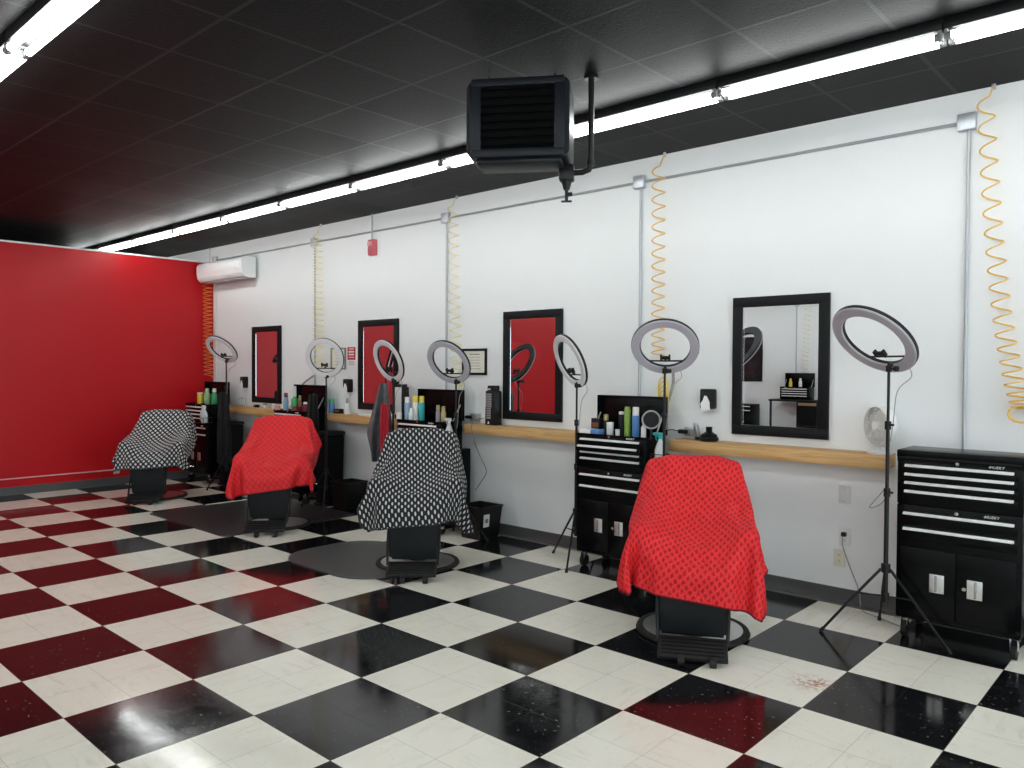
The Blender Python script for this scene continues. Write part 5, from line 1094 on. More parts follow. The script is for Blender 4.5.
3,-1,1,1,1,1,1,1,1,1,0,-2,-3,0,0,1,1,1,0,-1,0,1,0,0,0,0,1,0,1,0,0,1,1,0,-1,0,0,-1,-2,-2,-1,0,-1,1,0,1,0,
5,3,0,1,0,0,0,0,0,1,0,0,-2,-2,1,1,1,0,0,1,0,0,0,0,0,1,0,1,0,0,1,0,1,-1,-1,-2,-2,0,-1,1,0,0,1,-1,1,-1,-3,
6,0,1,1,-1,0,-1,1,1,1,2,2,-1,0,-2,1,1,-1,1,0,0,0,0,0,1,-1,1,-1,1,0,0,0,0,0,0,-2,-1,-2,-1,-1,-1,-2,-1,0,-1,-1,0,
7,1,1,-1,0,1,1,0,1,1,1,0,1,-1,1,-1,0,0,0,0,0,0,0,0,0,0,0,0,0,1,-1,0,-1,0,-1,1,-3,-4,-3,-3,-2,-1,-1,0,-1,0,2,
9,1,0,0,1,0,1,0,0,0,1,1,0,0,0,-1,0,1,-1,0,0,0,0,0,-1,1,-1,1,-1,-1,-1,-1,0,-2,-1,1,1,1,-1,-1,-3,-2,-2,-3,-2,0,0,
9,1,0,0,1,1,-1,0,1,0,1,-1,0,1,-1,0,0,0,0,0,0,0,-1,0,-1,-1,0,-1,0,0,-2,0,0,-2,-3,1,4,2,0,-1,1,0,-1,-1,-1,-3,-2,
7,0,-1,1,1,0,2,1,1,1,-2,-1,-1,1,0,-2,1,0,-1,0,-1,0,-1,-1,1,-1,-1,0,0,1,-2,-1,0,0,0,-3,0,5,4,1,-1,-1,-1,0,1,0,-2,
6,-1,1,1,2,1,1,1,-1,-2,-3,-4,1,2,0,2,-1,0,-3,-1,0,0,0,0,-1,0,-1,0,1,2,1,-4,-2,2,2,-2,-3,0,5,5,2,-1,-1,-1,-1,1,0,
7,1,1,1,0,0,-1,-1,-2,-3,-5,0,3,1,0,2,2,-1,-4,-2,0,1,2,-1,0,-1,0,0,1,2,2,-3,-3,-1,4,1,-4,-3,1,5,4,3,1,-1,-2,-1,0,
8,1,0,-1,-2,-1,-1,-1,-2,-4,-1,3,2,0,-2,2,2,0,0,-4,0,1,0,1,-1,0,0,0,0,2,2,-1,-4,-1,1,4,0,-4,-4,1,5,4,3,2,0,-2,-1,
6,-1,-2,-2,0,1,-1,-1,-3,-2,2,4,2,-2,-1,1,1,2,-1,-2,-2,0,1,0,0,0,0,0,1,1,3,0,-3,-3,-2,3,3,-1,-5,-3,1,5,4,2,3,1,-1,
3,-3,0,2,1,-1,-2,-3,-2,1,3,4,0,-2,0,-1,2,1,1,-2,-1,-2,0,1,0,0,0,0,1,1,1,2,-1,-3,-3,0,4,1,-2,-5,-2,1,4,4,2,2,1,
0,1,1,1,-1,-3,-2,-1,0,1,4,1,0,-2,0,1,1,1,0,0,-2,-2,0,0,0,1,0,1,0,0,2,2,0,-2,-4,-2,2,4,0,-3,-5,-2,2,4,3,2,2,
1,2,1,-2,-3,-2,-1,0,1,3,3,-1,-3,1,3,0,-2,-1,3,2,-2,-2,-2,-1,2,0,1,0,1,-1,-1,3,2,0,-3,-3,-2,3,3,-1,-3,-4,-2,1,4,3,2,
135,3,3,3,2,2,3,2,2,2,3,2,1,2,1,1,1,1,1,0,1,1,2,1,1,2,2,1,1,0,1,0,1,0,0,-1,-3,-4,-4,-5,-6,-8,-8,-9,-9,-9,-9,
13,1,0,-1,1,0,-1,0,1,0,-1,1,0,-1,1,0,0,0,-1,1,0,0,-1,1,0,0,0,0,-1,1,0,0,-1,1,0,0,-1,0,0,0,-2,0,-1,0,1,0,0,
13,0,0,1,-1,1,0,0,-1,1,0,-1,1,0,-1,0,0,0,1,0,0,0,0,-1,1,-1,0,1,0,0,-1,1,0,-1,1,-1,0,0,0,-2,0,-1,0,1,-1,1,-1,
14,-1,1,0,0,-1,0,0,1,-1,0,1,-1,1,0,0,0,0,0,0,0,-1,1,0,-1,1,0,-1,1,-1,1,-1,1,0,-1,0,0,0,-2,0,-1,1,0,0,0,-1,-1,
13,1,-1,0,0,1,0,0,-1,1,0,-1,1,-1,0,1,0,0,0,-1,0,1,-1,0,1,-1,0,1,-1,1,-1,1,-1,0,0,0,0,-1,-1,-1,0,0,1,-1,0,-2,-1,
13,0,0,0,1,-1,0,0,1,-1,0,0,0,0,0,0,0,-1,0,1,0,-1,0,0,0,0,0,0,2,-1,1,-1,0,1,0,-1,-1,-1,0,-1,1,-1,0,-1,-2,0,-1,
13,0,1,0,-1,0,0,1,-1,0,0,0,0,-1,-1,-1,-1,1,-1,0,-1,1,-1,1,0,2,0,1,1,1,0,0,0,-1,0,-1,0,0,-1,0,-1,0,-1,-2,0,-2,1,
13,0,0,0,1,0,0,-1,0,0,0,0,-3,-3,0,-1,0,0,0,0,0,0,1,0,1,1,1,1,0,2,0,1,0,0,-1,0,-1,-1,-1,0,0,-1,-3,0,-1,1,0,
10,3,0,0,0,0,0,0,1,-1,-2,0,-2,-1,-1,0,1,-1,1,-1,1,0,0,0,0,0,0,1,2,1,2,-1,1,-1,0,-1,-1,-1,0,0,-2,-2,0,0,0,0,0,
7,3,2,1,0,1,0,0,-1,-1,0,-2,-1,0,1,0,0,0,0,1,0,-1,0,0,-1,-1,0,0,1,2,1,2,-1,1,-2,-1,0,-1,-1,-1,-1,-1,0,0,0,0,0,
5,2,4,2,1,-1,0,0,0,0,-2,-1,-1,2,0,1,-1,1,-1,0,0,0,0,-1,-2,-1,1,0,-1,1,2,3,1,-2,-1,0,-2,0,-1,-2,0,0,0,0,0,0,-1,
4,1,2,4,2,1,0,0,0,-1,-1,-3,1,-1,-1,-1,0,0,0,-1,-1,1,-1,0,2,0,1,0,0,-1,1,2,2,1,-1,-2,-1,-2,-1,0,0,0,0,-1,0,0,1,
5,-1,1,2,3,3,0,1,-2,-1,-1,-1,0,-1,-3,-1,0,-2,1,0,-1,0,0,1,3,2,1,0,0,0,-1,1,2,0,0,-2,-1,-2,0,0,-1,1,-1,1,0,0,0,
5,0,-1,1,2,4,3,-1,0,-3,-1,1,-1,-1,-1,-2,-2,-1,-1,0,1,0,2,1,0,1,-1,1,1,-1,1,-1,-1,1,0,0,-1,1,0,-1,1,-1,1,-1,0,0,0,
4,1,0,0,1,2,3,1,-1,0,-1,-1,0,0,1,-2,-2,0,-2,0,1,1,0,1,-1,0,0,0,-1,0,0,-1,-2,1,1,1,1,-1,0,1,-1,1,-1,1,0,0,0,
4,1,0,0,-1,0,2,1,1,1,1,0,0,0,0,0,0,-2,-1,-1,0,0,1,-1,0,0,1,-2,-1,1,0,-3,0,2,-1,1,0,2,-1,0,1,0,0,0,0,0,0,
3,-1,1,0,0,0,-1,1,0,0,1,1,2,0,-1,1,0,1,0,-1,0,-1,0,0,1,0,-3,-1,1,1,-2,-1,3,0,-1,-1,2,0,1,0,-1,0,1,0,0,0,0,
2,0,0,-1,1,-1,1,0,2,-1,-1,2,0,2,1,-1,1,0,0,0,0,0,-1,1,-1,-1,-1,0,1,-1,-2,1,2,0,-1,-1,1,1,0,0,1,0,0,0,0,0,0,
2,0,-1,0,1,0,-1,0,2,2,-1,-1,0,2,1,1,0,0,1,0,-1,0,0,-1,0,-2,0,0,1,-1,-1,2,0,0,-2,0,0,1,1,0,0,0,0,0,1,0,0,
2,-1,0,1,-1,1,-2,1,2,2,0,-2,1,-1,1,2,1,0,0,1,0,-1,0,0,-2,0,0,0,-1,-1,1,1,1,-2,0,0,-1,1,1,1,0,0,0,0,0,0,0,
2,0,0,0,0,-1,-1,0,2,4,1,-2,-1,0,0,1,1,1,0,0,0,1,-1,-1,0,0,-1,0,-1,0,1,1,0,-1,-1,0,0,0,1,0,1,0,0,0,0,0,1,
2,0,0,0,0,0,-1,0,0,4,2,0,-2,0,0,0,0,1,1,1,0,-1,0,-1,0,0,1,-1,-1,0,1,1,0,-2,0,0,1,-1,0,1,-1,0,1,1,-1,1,-1,
3,0,0,-1,0,-1,0,0,1,2,3,0,-1,-1,0,0,0,1,1,0,0,1,0,0,-1,0,0,0,-1,1,0,0,-1,-1,-1,1,1,-1,1,-1,1,0,0,0,1,-1,0,
4,-1,0,0,0,-3,1,1,0,1,4,2,-2,-1,1,0,0,0,0,1,0,0,0,0,0,0,-1,1,0,-1,0,0,-1,-2,1,1,0,0,-1,1,0,0,0,1,-1,0,0,
3,0,1,0,-1,0,0,0,0,0,3,2,1,-2,-1,1,0,1,0,0,1,0,-1,0,0,0,0,0,0,-1,1,0,-2,-1,0,2,-1,0,-1,1,-1,1,1,-1,0,1,0,
4,0,0,0,0,1,0,-1,-1,-1,2,4,0,0,0,-1,1,0,1,0,0,-1,1,-1,1,-1,1,-1,0,0,0,0,-2,-1,2,0,0,-1,0,-1,1,1,0,0,0,0,1,
4,0,0,0,1,2,-1,-1,-1,-1,1,4,2,-1,-1,0,1,0,0,0,0,0,-1,1,-1,1,0,0,0,0,-1,-1,-1,-1,2,1,-1,0,-1,0,1,0,0,0,0,1,0,
4,1,-1,1,0,1,1,-1,-1,-1,-1,3,2,1,-1,1,0,0,0,1,-1,0,0,0,0,0,0,0,1,-1,-1,0,-2,1,2,-1,-1,-1,1,0,1,0,-1,0,2,-1,-1,
4,1,0,-1,0,1,2,1,-2,-1,0,0,4,0,0,0,0,1,0,0,0,-1,0,0,0,0,0,1,-1,0,-1,-1,-1,2,1,-1,-1,1,0,0,-1,0,0,1,-1,-1,-1,
5,-1,1,0,0,0,3,1,-1,-1,-2,1,3,1,0,0,0,0,0,0,-1,1,0,0,0,0,0,0,0,-1,0,0,0,1,-1,-2,0,1,0,0,0,-1,1,-1,-1,-1,1,
5,0,-1,1,0,0,1,2,1,-2,-1,-1,2,3,0,0,1,-1,0,0,0,0,0,1,-1,-1,1,0,0,0,-1,-1,1,1,-2,0,0,0,0,0,-1,0,-1,-1,0,0,0,
5,0,0,-1,1,0,0,3,2,0,-3,-1,2,1,1,1,-1,0,1,-1,1,-1,1,-1,0,1,-1,0,0,0,-1,0,0,0,-1,0,0,0,0,-1,0,0,-1,0,-1,1,-1,
4,1,0,0,0,0,0,1,3,2,-1,-3,-1,4,0,0,1,0,-1,1,-1,1,0,0,0,-1,0,0,1,-1,0,-1,1,-1,0,-1,1,0,-1,-1,-1,-1,0,0,0,0,0,
4,0,0,1,-1,1,1,0,1,3,1,-2,-2,1,2,0,0,1,0,-1,1,0,0,0,0,0,0,0,-1,0,-1,0,1,-1,-1,0,0,-1,-1,0,0,0,-1,0,1,-1,0,
4,0,0,0,1,-1,0,1,2,2,2,0,-2,0,1,1,0,-1,1,0,0,1,-1,0,1,0,-1,0,0,0,0,-2,0,-1,-1,1,-1,-1,0,0,0,-1,1,-1,-1,1,0,
5,-1,1,0,0,0,0,0,0,2,3,1,-1,-1,1,1,0,0,-1,1,0,0,1,0,-1,1,0,-1,0,0,0,0,-2,0,0,-2,0,-1,0,-1,0,0,-1,1,0,-1,0,
4,1,0,0,0,1,-1,0,0,0,3,3,0,-1,1,0,0,0,1,-1,1,0,0,0,1,-1,0,0,-1,1,0,-1,-1,-1,-2,-1,-1,1,-1,0,-1,0,1,-1,0,0,0,
3,1,0,0,1,-1,1,0,0,0,1,3,3,0,0,0,0,0,-1,0,0,0,0,0,0,0,0,-1,-1,-1,0,-1,0,-1,0,0,-1,-1,1,0,-1,0,-1,0,0,0,0,
2,0,0,1,-1,1,0,0,0,1,0,3,3,2,0,-2,0,0,0,0,0,0,-1,0,-1,0,0,0,0,-2,-2,-2,-1,1,0,1,1,0,-1,0,0,0,-1,0,0,-1,0,
-1,0,0,0,-1,0,0,0,2,0,1,1,3,1,0,1,0,1,0,-1,0,0,0,0,0,-1,0,-1,-1,-1,-3,-2,0,1,2,0,0,0,0,-1,0,-1,1,-1,0,0,0,
-1,0,0,-1,1,0,0,0,-1,1,0,1,0,1,0,0,3,1,-1,1,-1,-1,0,-1,0,-1,-1,0,-1,0,0,-2,-1,0,1,0,0,1,0,0,1,0,-1,1,-1,1,0,
-1,0,0,0,0,0,1,0,0,-1,0,-1,0,-1,0,2,0,0,1,-2,0,0,-1,0,-1,0,0,-1,0,0,-1,-1,-1,-1,0,2,2,0,1,1,0,0,1,0,0,0,0,
-1,0,0,0,1,0,-1,0,-1,0,0,-1,-1,0,0,0,0,-1,-1,0,-1,0,0,-1,0,0,-2,0,0,0,0,1,-2,0,0,2,1,2,0,1,0,1,0,0,2,0,0,
-1,-1,1,0,-1,0,1,-1,1,-1,-1,-1,-3,-1,1,-2,-1,1,-1,0,0,-1,-1,0,0,-1,1,0,0,0,1,0,0,0,0,0,1,1,2,0,1,1,0,0,0,0,1,
-2,1,-1,0,0,0,-1,0,-1,0,-2,-3,-2,0,0,0,-1,0,0,-1,0,0,0,0,-1,1,0,-1,0,2,0,0,0,1,0,0,0,1,1,2,0,1,0,1,0,0,0,
-2,0,-1,0,-1,0,-1,0,-1,-2,-2,-2,0,0,0,1,0,-1,-1,0,0,-1,1,-1,1,-1,0,1,0,0,1,1,0,-1,1,-1,1,0,0,2,1,0,2,0,0,1,-1,
-3,-1,0,-2,0,-1,0,0,-1,-2,-2,0,-1,0,0,0,0,0,0,0,-1,1,-1,1,-1,1,-1,0,0,0,2,0,1,0,0,0,0,0,1,-1,2,1,1,0,1,0,1,
-5,-1,-1,1,-1,0,0,-2,-2,-1,0,-1,0,0,0,0,0,0,0,0,0,-1,1,-1,1,-1,1,-1,0,1,0,1,0,1,0,0,0,0,0,1,0,1,1,1,0,1,0,
-7,0,0,0,0,0,-2,-1,-1,-1,-1,0,0,0,0,0,0,0,0,-1,0,1,-1,0,0,0,0,1,0,0,0,0,1,0,0,1,-1,1,0,0,1,0,1,1,0,0,1,
-7,0,0,0,0,-2,-1,-2,0,0,0,-1,0,-1,1,0,-1,0,1,0,0,-1,0,1,-1,1,-1,0,0,0,1,0,0,1,1,-1,1,0,0,0,0,1,-1,2,1,0,0,
-7,0,0,-1,-1,-1,-2,0,-1,0,0,0,0,0,-1,0,1,-1,0,1,-1,0,1,-1,1,-1,1,-1,1,-1,0,1,1,0,0,1,0,-1,1,0,0,0,1,-1,2,1,0,
    ]),
    2: (51, 47, [
-195,10,8,5,1,1,6,9,10,8,8,7,9,11,12,13,14,13,14,13,14,13,13,14,13,14,13,13,13,10,7,4,4,10,12,12,9,9,9,6,3,2,3,5,7,4,1,
-4,-2,2,2,1,-1,-1,1,1,1,-1,-1,-1,0,1,0,0,0,0,0,0,0,0,0,0,0,0,0,0,2,1,0,-1,0,1,0,1,0,0,-1,-2,1,2,2,-1,-4,-3,
-4,-1,-1,2,2,1,-1,0,1,0,0,-1,0,0,-1,1,-1,1,0,0,0,0,0,0,0,-1,1,0,0,1,0,2,0,-1,0,1,1,1,0,-2,0,1,1,0,-4,-2,0,
-4,0,-1,1,2,1,0,-1,0,1,0,0,-1,0,0,0,0,0,0,0,0,0,0,0,0,0,0,0,0,0,2,0,1,0,-1,0,1,1,0,0,1,0,1,-3,-3,-1,-1,
-4,-1,0,0,2,2,0,-1,0,1,0,-1,1,-1,0,-1,1,0,0,0,0,0,0,0,0,0,0,0,0,0,1,2,1,-1,-1,0,0,-1,1,2,0,2,-2,-4,-2,0,1,
-1,-3,0,-2,2,2,0,0,0,0,1,0,0,0,-1,0,0,0,0,0,0,0,1,-1,0,1,-1,0,0,-1,1,2,2,-1,-1,0,0,0,-1,1,3,-1,-4,-1,0,1,3,
6,-5,-5,0,-1,3,1,-1,-1,1,0,1,0,0,0,0,-1,0,0,1,-1,1,-1,0,1,-1,0,0,-1,1,0,1,1,1,-1,0,0,-1,0,1,1,-2,-1,-2,1,3,6,
10,-3,-5,-5,-2,1,2,0,0,0,1,-1,0,1,0,-1,0,0,0,0,0,0,0,0,0,0,1,0,0,-1,0,0,2,0,0,-1,1,1,0,-1,-2,-2,0,1,3,5,1,
10,0,-3,-6,-3,-2,2,0,-1,0,1,1,0,0,1,-1,0,-1,0,0,0,0,0,1,-1,0,0,0,1,0,0,0,0,1,0,0,0,1,-1,-2,-2,1,1,3,3,1,-4,
3,5,1,-2,-6,-4,-1,2,0,0,0,1,1,0,0,-1,-1,0,0,0,0,0,0,0,0,0,0,0,1,0,0,0,0,1,0,1,-1,0,-1,0,1,1,-1,1,1,-4,-3,
-3,4,5,2,-1,-6,-3,-1,0,0,1,1,1,0,-1,-1,0,1,-1,0,1,-1,0,0,0,0,0,0,0,0,0,0,1,0,1,0,0,-1,-1,1,0,-1,0,-1,-4,-3,0,
-9,2,4,6,3,0,-6,-2,-1,0,0,1,2,0,-2,0,1,-1,1,-1,0,0,1,-1,0,1,-1,0,-2,0,0,0,1,1,1,0,1,0,0,-4,-2,-2,0,-1,-1,0,1,
-8,-2,1,3,5,4,1,-4,-3,-1,1,2,0,-1,0,1,-1,0,0,0,0,0,0,0,0,0,-1,-1,1,0,0,1,0,0,0,0,1,0,0,0,-2,0,0,0,-1,0,-1,
-3,-3,-1,-1,0,3,4,0,-1,-2,1,2,0,-1,0,2,0,0,-1,0,-1,0,0,0,1,-1,0,0,0,1,0,0,0,1,-1,-1,0,1,1,0,1,-1,0,0,1,-1,-1,
5,0,-3,-3,-2,-2,0,1,0,1,0,1,-1,1,2,0,0,-1,0,0,-1,1,-1,0,0,0,1,0,0,0,0,0,1,-1,-1,1,-1,0,2,2,0,0,-1,-1,0,1,0,
7,1,-1,0,-3,-2,-3,-1,0,-1,0,1,0,1,0,0,0,1,-1,-1,1,-1,0,1,-1,0,0,1,0,-1,1,0,0,0,0,-1,0,1,1,1,2,0,-1,-1,-1,0,0,
5,-1,0,-2,-1,-1,-1,0,0,0,-1,-1,1,0,1,-1,0,-1,1,0,0,0,0,0,0,0,0,0,0,1,-1,2,-1,1,-1,0,-1,1,0,-1,0,4,1,0,-2,-1,1,
1,0,-1,-1,1,0,0,0,-1,1,-1,-1,0,0,0,0,0,0,0,0,0,0,1,-1,0,0,1,0,-1,0,2,-1,1,-1,1,-1,-1,0,1,1,-2,-1,4,2,0,-2,-1,
1,-1,0,0,0,-1,1,0,1,-1,-1,-1,1,0,-1,0,0,0,-1,1,0,0,0,0,1,0,-1,0,1,0,0,0,0,0,0,0,0,-1,1,3,-1,-3,1,2,2,-1,-2,
0,0,-1,0,-1,2,0,1,0,-1,-1,0,-1,1,-1,0,0,0,0,0,0,1,-1,0,0,0,0,1,0,0,0,0,0,0,0,0,-1,1,1,2,0,-2,-2,0,2,2,-2,
0,-1,0,-1,1,1,1,-1,2,-1,-2,-1,1,0,0,-1,0,0,0,0,0,0,0,1,-1,1,0,-1,1,0,-1,1,0,0,0,0,1,-1,0,0,0,1,-1,-1,1,2,0,
0,-1,-1,1,2,1,-2,1,0,-2,-1,0,0,1,1,-1,-1,0,0,0,0,0,0,0,1,-1,1,0,-1,1,0,0,0,0,0,0,1,0,-1,-2,-1,2,0,-1,0,3,1,
0,-1,0,1,1,-1,1,1,0,-3,-1,1,0,0,0,0,-1,0,1,0,0,-1,1,-1,0,1,-1,1,0,-1,1,-1,0,1,1,0,0,0,-1,-2,-1,1,2,1,-1,0,1,
0,-1,0,2,0,0,0,1,-1,-1,-1,-1,0,0,1,1,-1,0,0,0,-1,0,0,1,0,-1,1,-1,1,0,-1,0,0,0,1,1,0,-1,0,-2,-1,0,2,1,1,-2,2,
0,0,0,0,0,0,1,1,0,-1,-2,0,0,0,0,0,0,0,0,-1,1,0,0,-1,0,1,0,0,-1,1,0,-1,0,1,1,0,-1,0,-2,-1,0,0,1,2,0,0,2,
0,-1,0,1,1,-1,1,1,0,0,-2,-1,-1,0,0,2,0,-1,-1,1,0,0,-1,1,0,0,-1,1,0,0,0,0,-1,0,1,0,0,0,-2,-2,1,1,-1,2,1,0,1,
0,0,0,0,-1,1,1,1,0,0,0,-3,-1,0,1,-1,1,0,0,0,0,0,0,0,0,-1,1,0,0,-1,0,0,0,0,0,0,0,0,-1,-1,1,1,-1,0,2,1,2,
1,-1,0,-2,1,1,2,-1,1,1,-1,-3,-1,0,0,1,1,-1,0,0,0,0,0,0,0,0,0,-1,1,0,0,0,0,0,0,0,0,-1,-2,-1,2,0,2,-1,0,3,0,
0,2,0,-2,-1,2,0,1,-1,2,-1,-2,-1,-1,0,1,0,0,0,0,0,0,0,0,0,0,0,0,0,0,0,-1,0,1,0,0,0,-1,-3,1,2,1,-1,1,1,1,-1,
1,1,1,-1,-2,-1,1,-1,1,2,2,-2,-3,-1,0,-1,1,1,0,0,0,0,0,0,-1,1,-1,1,-1,1,-1,1,0,0,0,-1,0,-1,-1,1,1,2,1,0,0,-1,0,
1,1,0,1,-2,-3,-2,0,0,2,4,1,-3,-2,-1,1,0,1,-1,0,0,1,0,-1,1,0,0,0,0,-1,1,0,0,0,0,0,0,-3,0,2,2,1,0,1,-1,0,0,
2,0,0,0,1,-1,-4,-2,-1,1,3,3,-1,-2,-1,0,0,0,1,0,0,-1,1,0,0,-1,1,-1,1,0,0,0,1,-1,0,0,-1,-2,2,2,2,0,1,-1,1,0,1,
5,0,-1,0,0,-1,-1,-3,-2,-2,1,4,2,-2,-1,-1,0,0,0,1,0,0,-1,1,-1,1,-1,1,-1,1,-1,1,0,0,0,0,-1,-1,2,3,1,1,0,0,0,1,-1,
9,-1,0,-1,-1,0,0,-2,-3,-3,-2,1,3,0,-2,0,0,0,1,-1,0,1,0,0,0,-1,1,-1,1,-1,1,0,0,0,0,0,-1,2,2,2,0,0,0,0,-1,-2,-3,
8,2,0,0,0,-1,-1,-1,-1,-3,-4,-3,1,3,0,-2,0,1,0,0,0,-1,1,-1,1,0,-1,1,-1,1,0,0,0,0,0,0,0,3,2,0,0,-2,-1,-2,-3,-3,-1,
3,3,2,1,0,1,0,0,-1,-1,-2,-4,-4,-1,1,0,0,0,0,0,0,1,-1,1,-1,1,0,-1,1,-1,1,0,0,1,0,1,1,1,1,-2,-3,-3,-3,-3,-2,0,1,
0,-2,2,2,1,1,2,0,1,1,-1,-1,-4,-3,-1,0,0,0,0,0,1,-1,1,-1,1,-1,1,0,0,0,-1,1,0,0,1,1,2,0,-4,-4,-3,-2,-2,0,0,0,0,
2,-3,-1,-1,0,1,0,2,1,1,1,1,1,-3,-4,-1,0,1,0,0,0,1,-1,1,-1,1,-1,1,-1,1,0,0,0,0,0,0,0,-2,-3,-2,-1,-1,0,0,1,-1,-1,
7,1,-3,-1,-1,-1,-2,-1,-1,0,1,0,1,0,-2,-1,0,0,1,0,0,0,1,-1,1,-1,1,-1,1,0,0,0,0,-1,-1,1,0,1,1,0,-1,0,-2,-2,-2,-2,-2,
8,2,1,-1,-1,-1,-1,-1,-2,-1,-1,-1,-1,-1,0,-1,0,0,0,0,0,0,0,1,-1,1,-1,1,0,-1,1,0,0,-1,-1,-1,1,2,0,-1,-1,-1,-1,-1,-2,-1,0,
3,1,0,0,1,-1,1,-1,0,-1,-2,-1,-1,0,0,0,0,0,0,0,0,0,0,-1,1,-1,1,-1,0,1,-1,0,0,0,0,-1,-1,1,3,0,-2,-2,-1,-1,0,0,2,
-5,-2,0,1,0,1,0,1,1,-1,1,0,-1,1,2,2,0,-1,-1,0,0,0,-1,1,-1,1,-1,1,-1,0,1,-1,0,1,-1,-3,-1,0,3,6,4,1,-1,-1,0,0,-2,
-9,0,0,0,0,0,0,0,0,1,0,0,3,4,4,-1,-1,0,-1,-1,0,0,0,0,0,-1,1,-1,1,-1,0,0,1,-1,-2,-1,-1,-2,1,3,6,5,3,1,-1,1,-2,
-10,1,1,0,-1,-1,0,0,0,2,3,5,4,1,-1,-1,0,-2,-1,0,-1,0,0,0,0,0,-1,1,-1,1,-1,1,-2,0,-1,0,-2,-1,-2,1,2,6,5,4,2,-1,1,
-9,0,-1,-1,1,1,1,2,4,4,4,2,-1,-1,-2,-1,0,-1,-2,-1,0,0,0,0,0,0,0,-1,1,-1,1,-1,0,-1,-1,-1,-2,-1,0,-1,1,1,4,6,5,2,0,
-9,-2,0,2,1,4,4,4,3,2,0,-2,-1,-1,-2,0,0,0,-1,-2,-1,0,0,-1,0,0,0,1,-1,1,-1,0,0,-1,-1,0,-1,-2,0,-1,-1,0,2,2,5,5,3,
-8,0,3,2,5,2,3,2,1,-1,-2,-1,0,-3,-2,2,0,-2,0,0,-1,-1,0,0,0,0,0,-1,1,0,0,0,-1,0,-1,-1,0,-2,-2,0,-1,0,0,1,1,5,5,
-4,3,3,3,2,3,0,0,-2,-2,-1,1,-3,-2,1,2,-2,-2,0,0,-1,-1,0,0,0,1,0,0,0,-1,1,0,-1,0,0,-2,2,-2,-3,-1,0,-1,0,0,1,1,3,
2,3,2,2,1,0,0,-2,-2,-1,1,-2,-3,-1,3,0,-1,-1,0,-1,-2,1,0,0,0,-1,0,1,-1,1,0,-1,1,-1,0,-1,0,0,-3,-2,-1,0,0,0,0,0,2,
7,2,1,1,0,-2,-2,-2,0,1,-1,-4,-2,1,3,0,-2,0,0,-1,0,-2,0,0,1,0,0,0,0,0,-1,1,-1,-1,1,0,-1,1,-1,-4,-1,0,-1,0,0,0,0,
9,2,0,-1,-1,-2,-2,0,1,-1,-4,-2,1,3,0,-2,0,1,-2,0,0,-1,0,0,-1,0,1,-1,1,-1,1,-1,0,-1,-1,1,-1,2,1,-1,-3,-2,0,-1,-1,0,0,
-183,-3,3,9,12,13,9,2,-6,-10,-11,-11,-10,-6,-2,-1,0,0,-1,0,0,0,0,0,0,0,0,0,2,5,10,12,10,5,2,3,7,8,3,-5,-11,-13,-11,-9,-1,5,8,
6,-3,-4,-2,0,0,2,2,1,0,-1,-1,0,0,-1,1,0,0,0,0,0,0,-1,0,1,0,0,0,-1,-1,0,0,2,1,0,-3,0,1,0,-3,-1,1,1,4,5,3,1,
7,-2,-3,-3,-1,-1,1,1,2,1,0,0,0,-1,0,-1,0,-1,1,-1,0,0,1,0,-1,0,0,0,1,0,-1,0,-1,2,2,-1,-4,-1,1,-1,0,1,3,6,3,1,0,
7,0,-3,-4,-3,0,0,2,1,1,1,0,-1,0,-1,0,-1,0,-1,1,0,0,0,1,0,0,0,1,-1,0,-1,-1,1,1,1,0,-2,-2,-2,1,0,2,6,5,1,0,-1,
6,0,0,-4,-3,-2,0,1,2,1,1,0,0,-1,-1,-1,0,0,1,1,0,1,0,-1,1,0,1,-1,0,0,-2,-2,0,1,1,1,-2,0,-2,-1,1,5,5,2,1,0,0,
4,2,0,-2,-5,-1,-1,1,2,2,0,0,1,-1,-1,-1,1,1,1,1,1,0,1,2,0,1,0,0,-1,-2,-4,-2,-2,1,1,0,0,-1,-3,0,4,6,4,0,0,-1,-1,
2,2,2,-1,-3,-4,-1,1,2,1,1,0,0,0,0,2,1,2,2,0,1,1,1,-1,1,0,0,-1,-1,-2,-2,-4,-3,0,0,0,1,-2,-2,2,7,4,1,0,0,-2,-3,
1,2,2,1,-2,-5,-2,0,2,2,0,1,0,1,3,2,3,1,-1,1,0,0,0,1,-1,0,-1,0,0,-2,-1,-3,-4,-2,1,0,0,-1,0,5,4,2,-1,0,-3,-2,0,
4,-3,1,3,0,-3,-4,-1,1,2,2,0,1,2,2,3,1,0,1,-1,0,0,-1,-1,0,0,0,1,1,0,-1,-1,-4,-5,-1,2,-1,-2,4,5,2,1,0,-2,-2,0,0,
7,-1,-2,0,1,-1,-4,-3,1,1,3,1,0,2,4,2,-1,0,-1,0,-1,-1,-1,0,0,0,1,1,1,2,0,-1,-1,-5,-3,-1,1,1,5,2,0,-1,0,-1,1,0,-1,
6,2,-1,-2,0,0,-3,-4,-1,2,2,1,3,3,2,0,-1,-1,-1,-1,0,0,1,0,0,1,1,1,1,0,0,-1,-1,-2,-5,0,1,3,2,0,1,-1,-1,0,0,-1,1,
3,2,2,0,-1,-1,-1,-3,-3,1,2,2,3,3,1,0,-1,0,0,0,1,0,1,1,0,0,0,-1,-1,-2,-1,1,1,0,-1,-1,1,0,0,0,-1,-1,-1,0,-1,2,2,
4,-2,1,3,2,0,-1,-3,-4,0,1,3,3,3,0,0,1,0,1,1,0,0,0,0,1,-1,-1,-2,-2,1,1,1,0,1,0,0,0,0,-1,1,-1,-1,0,0,1,0,-1,
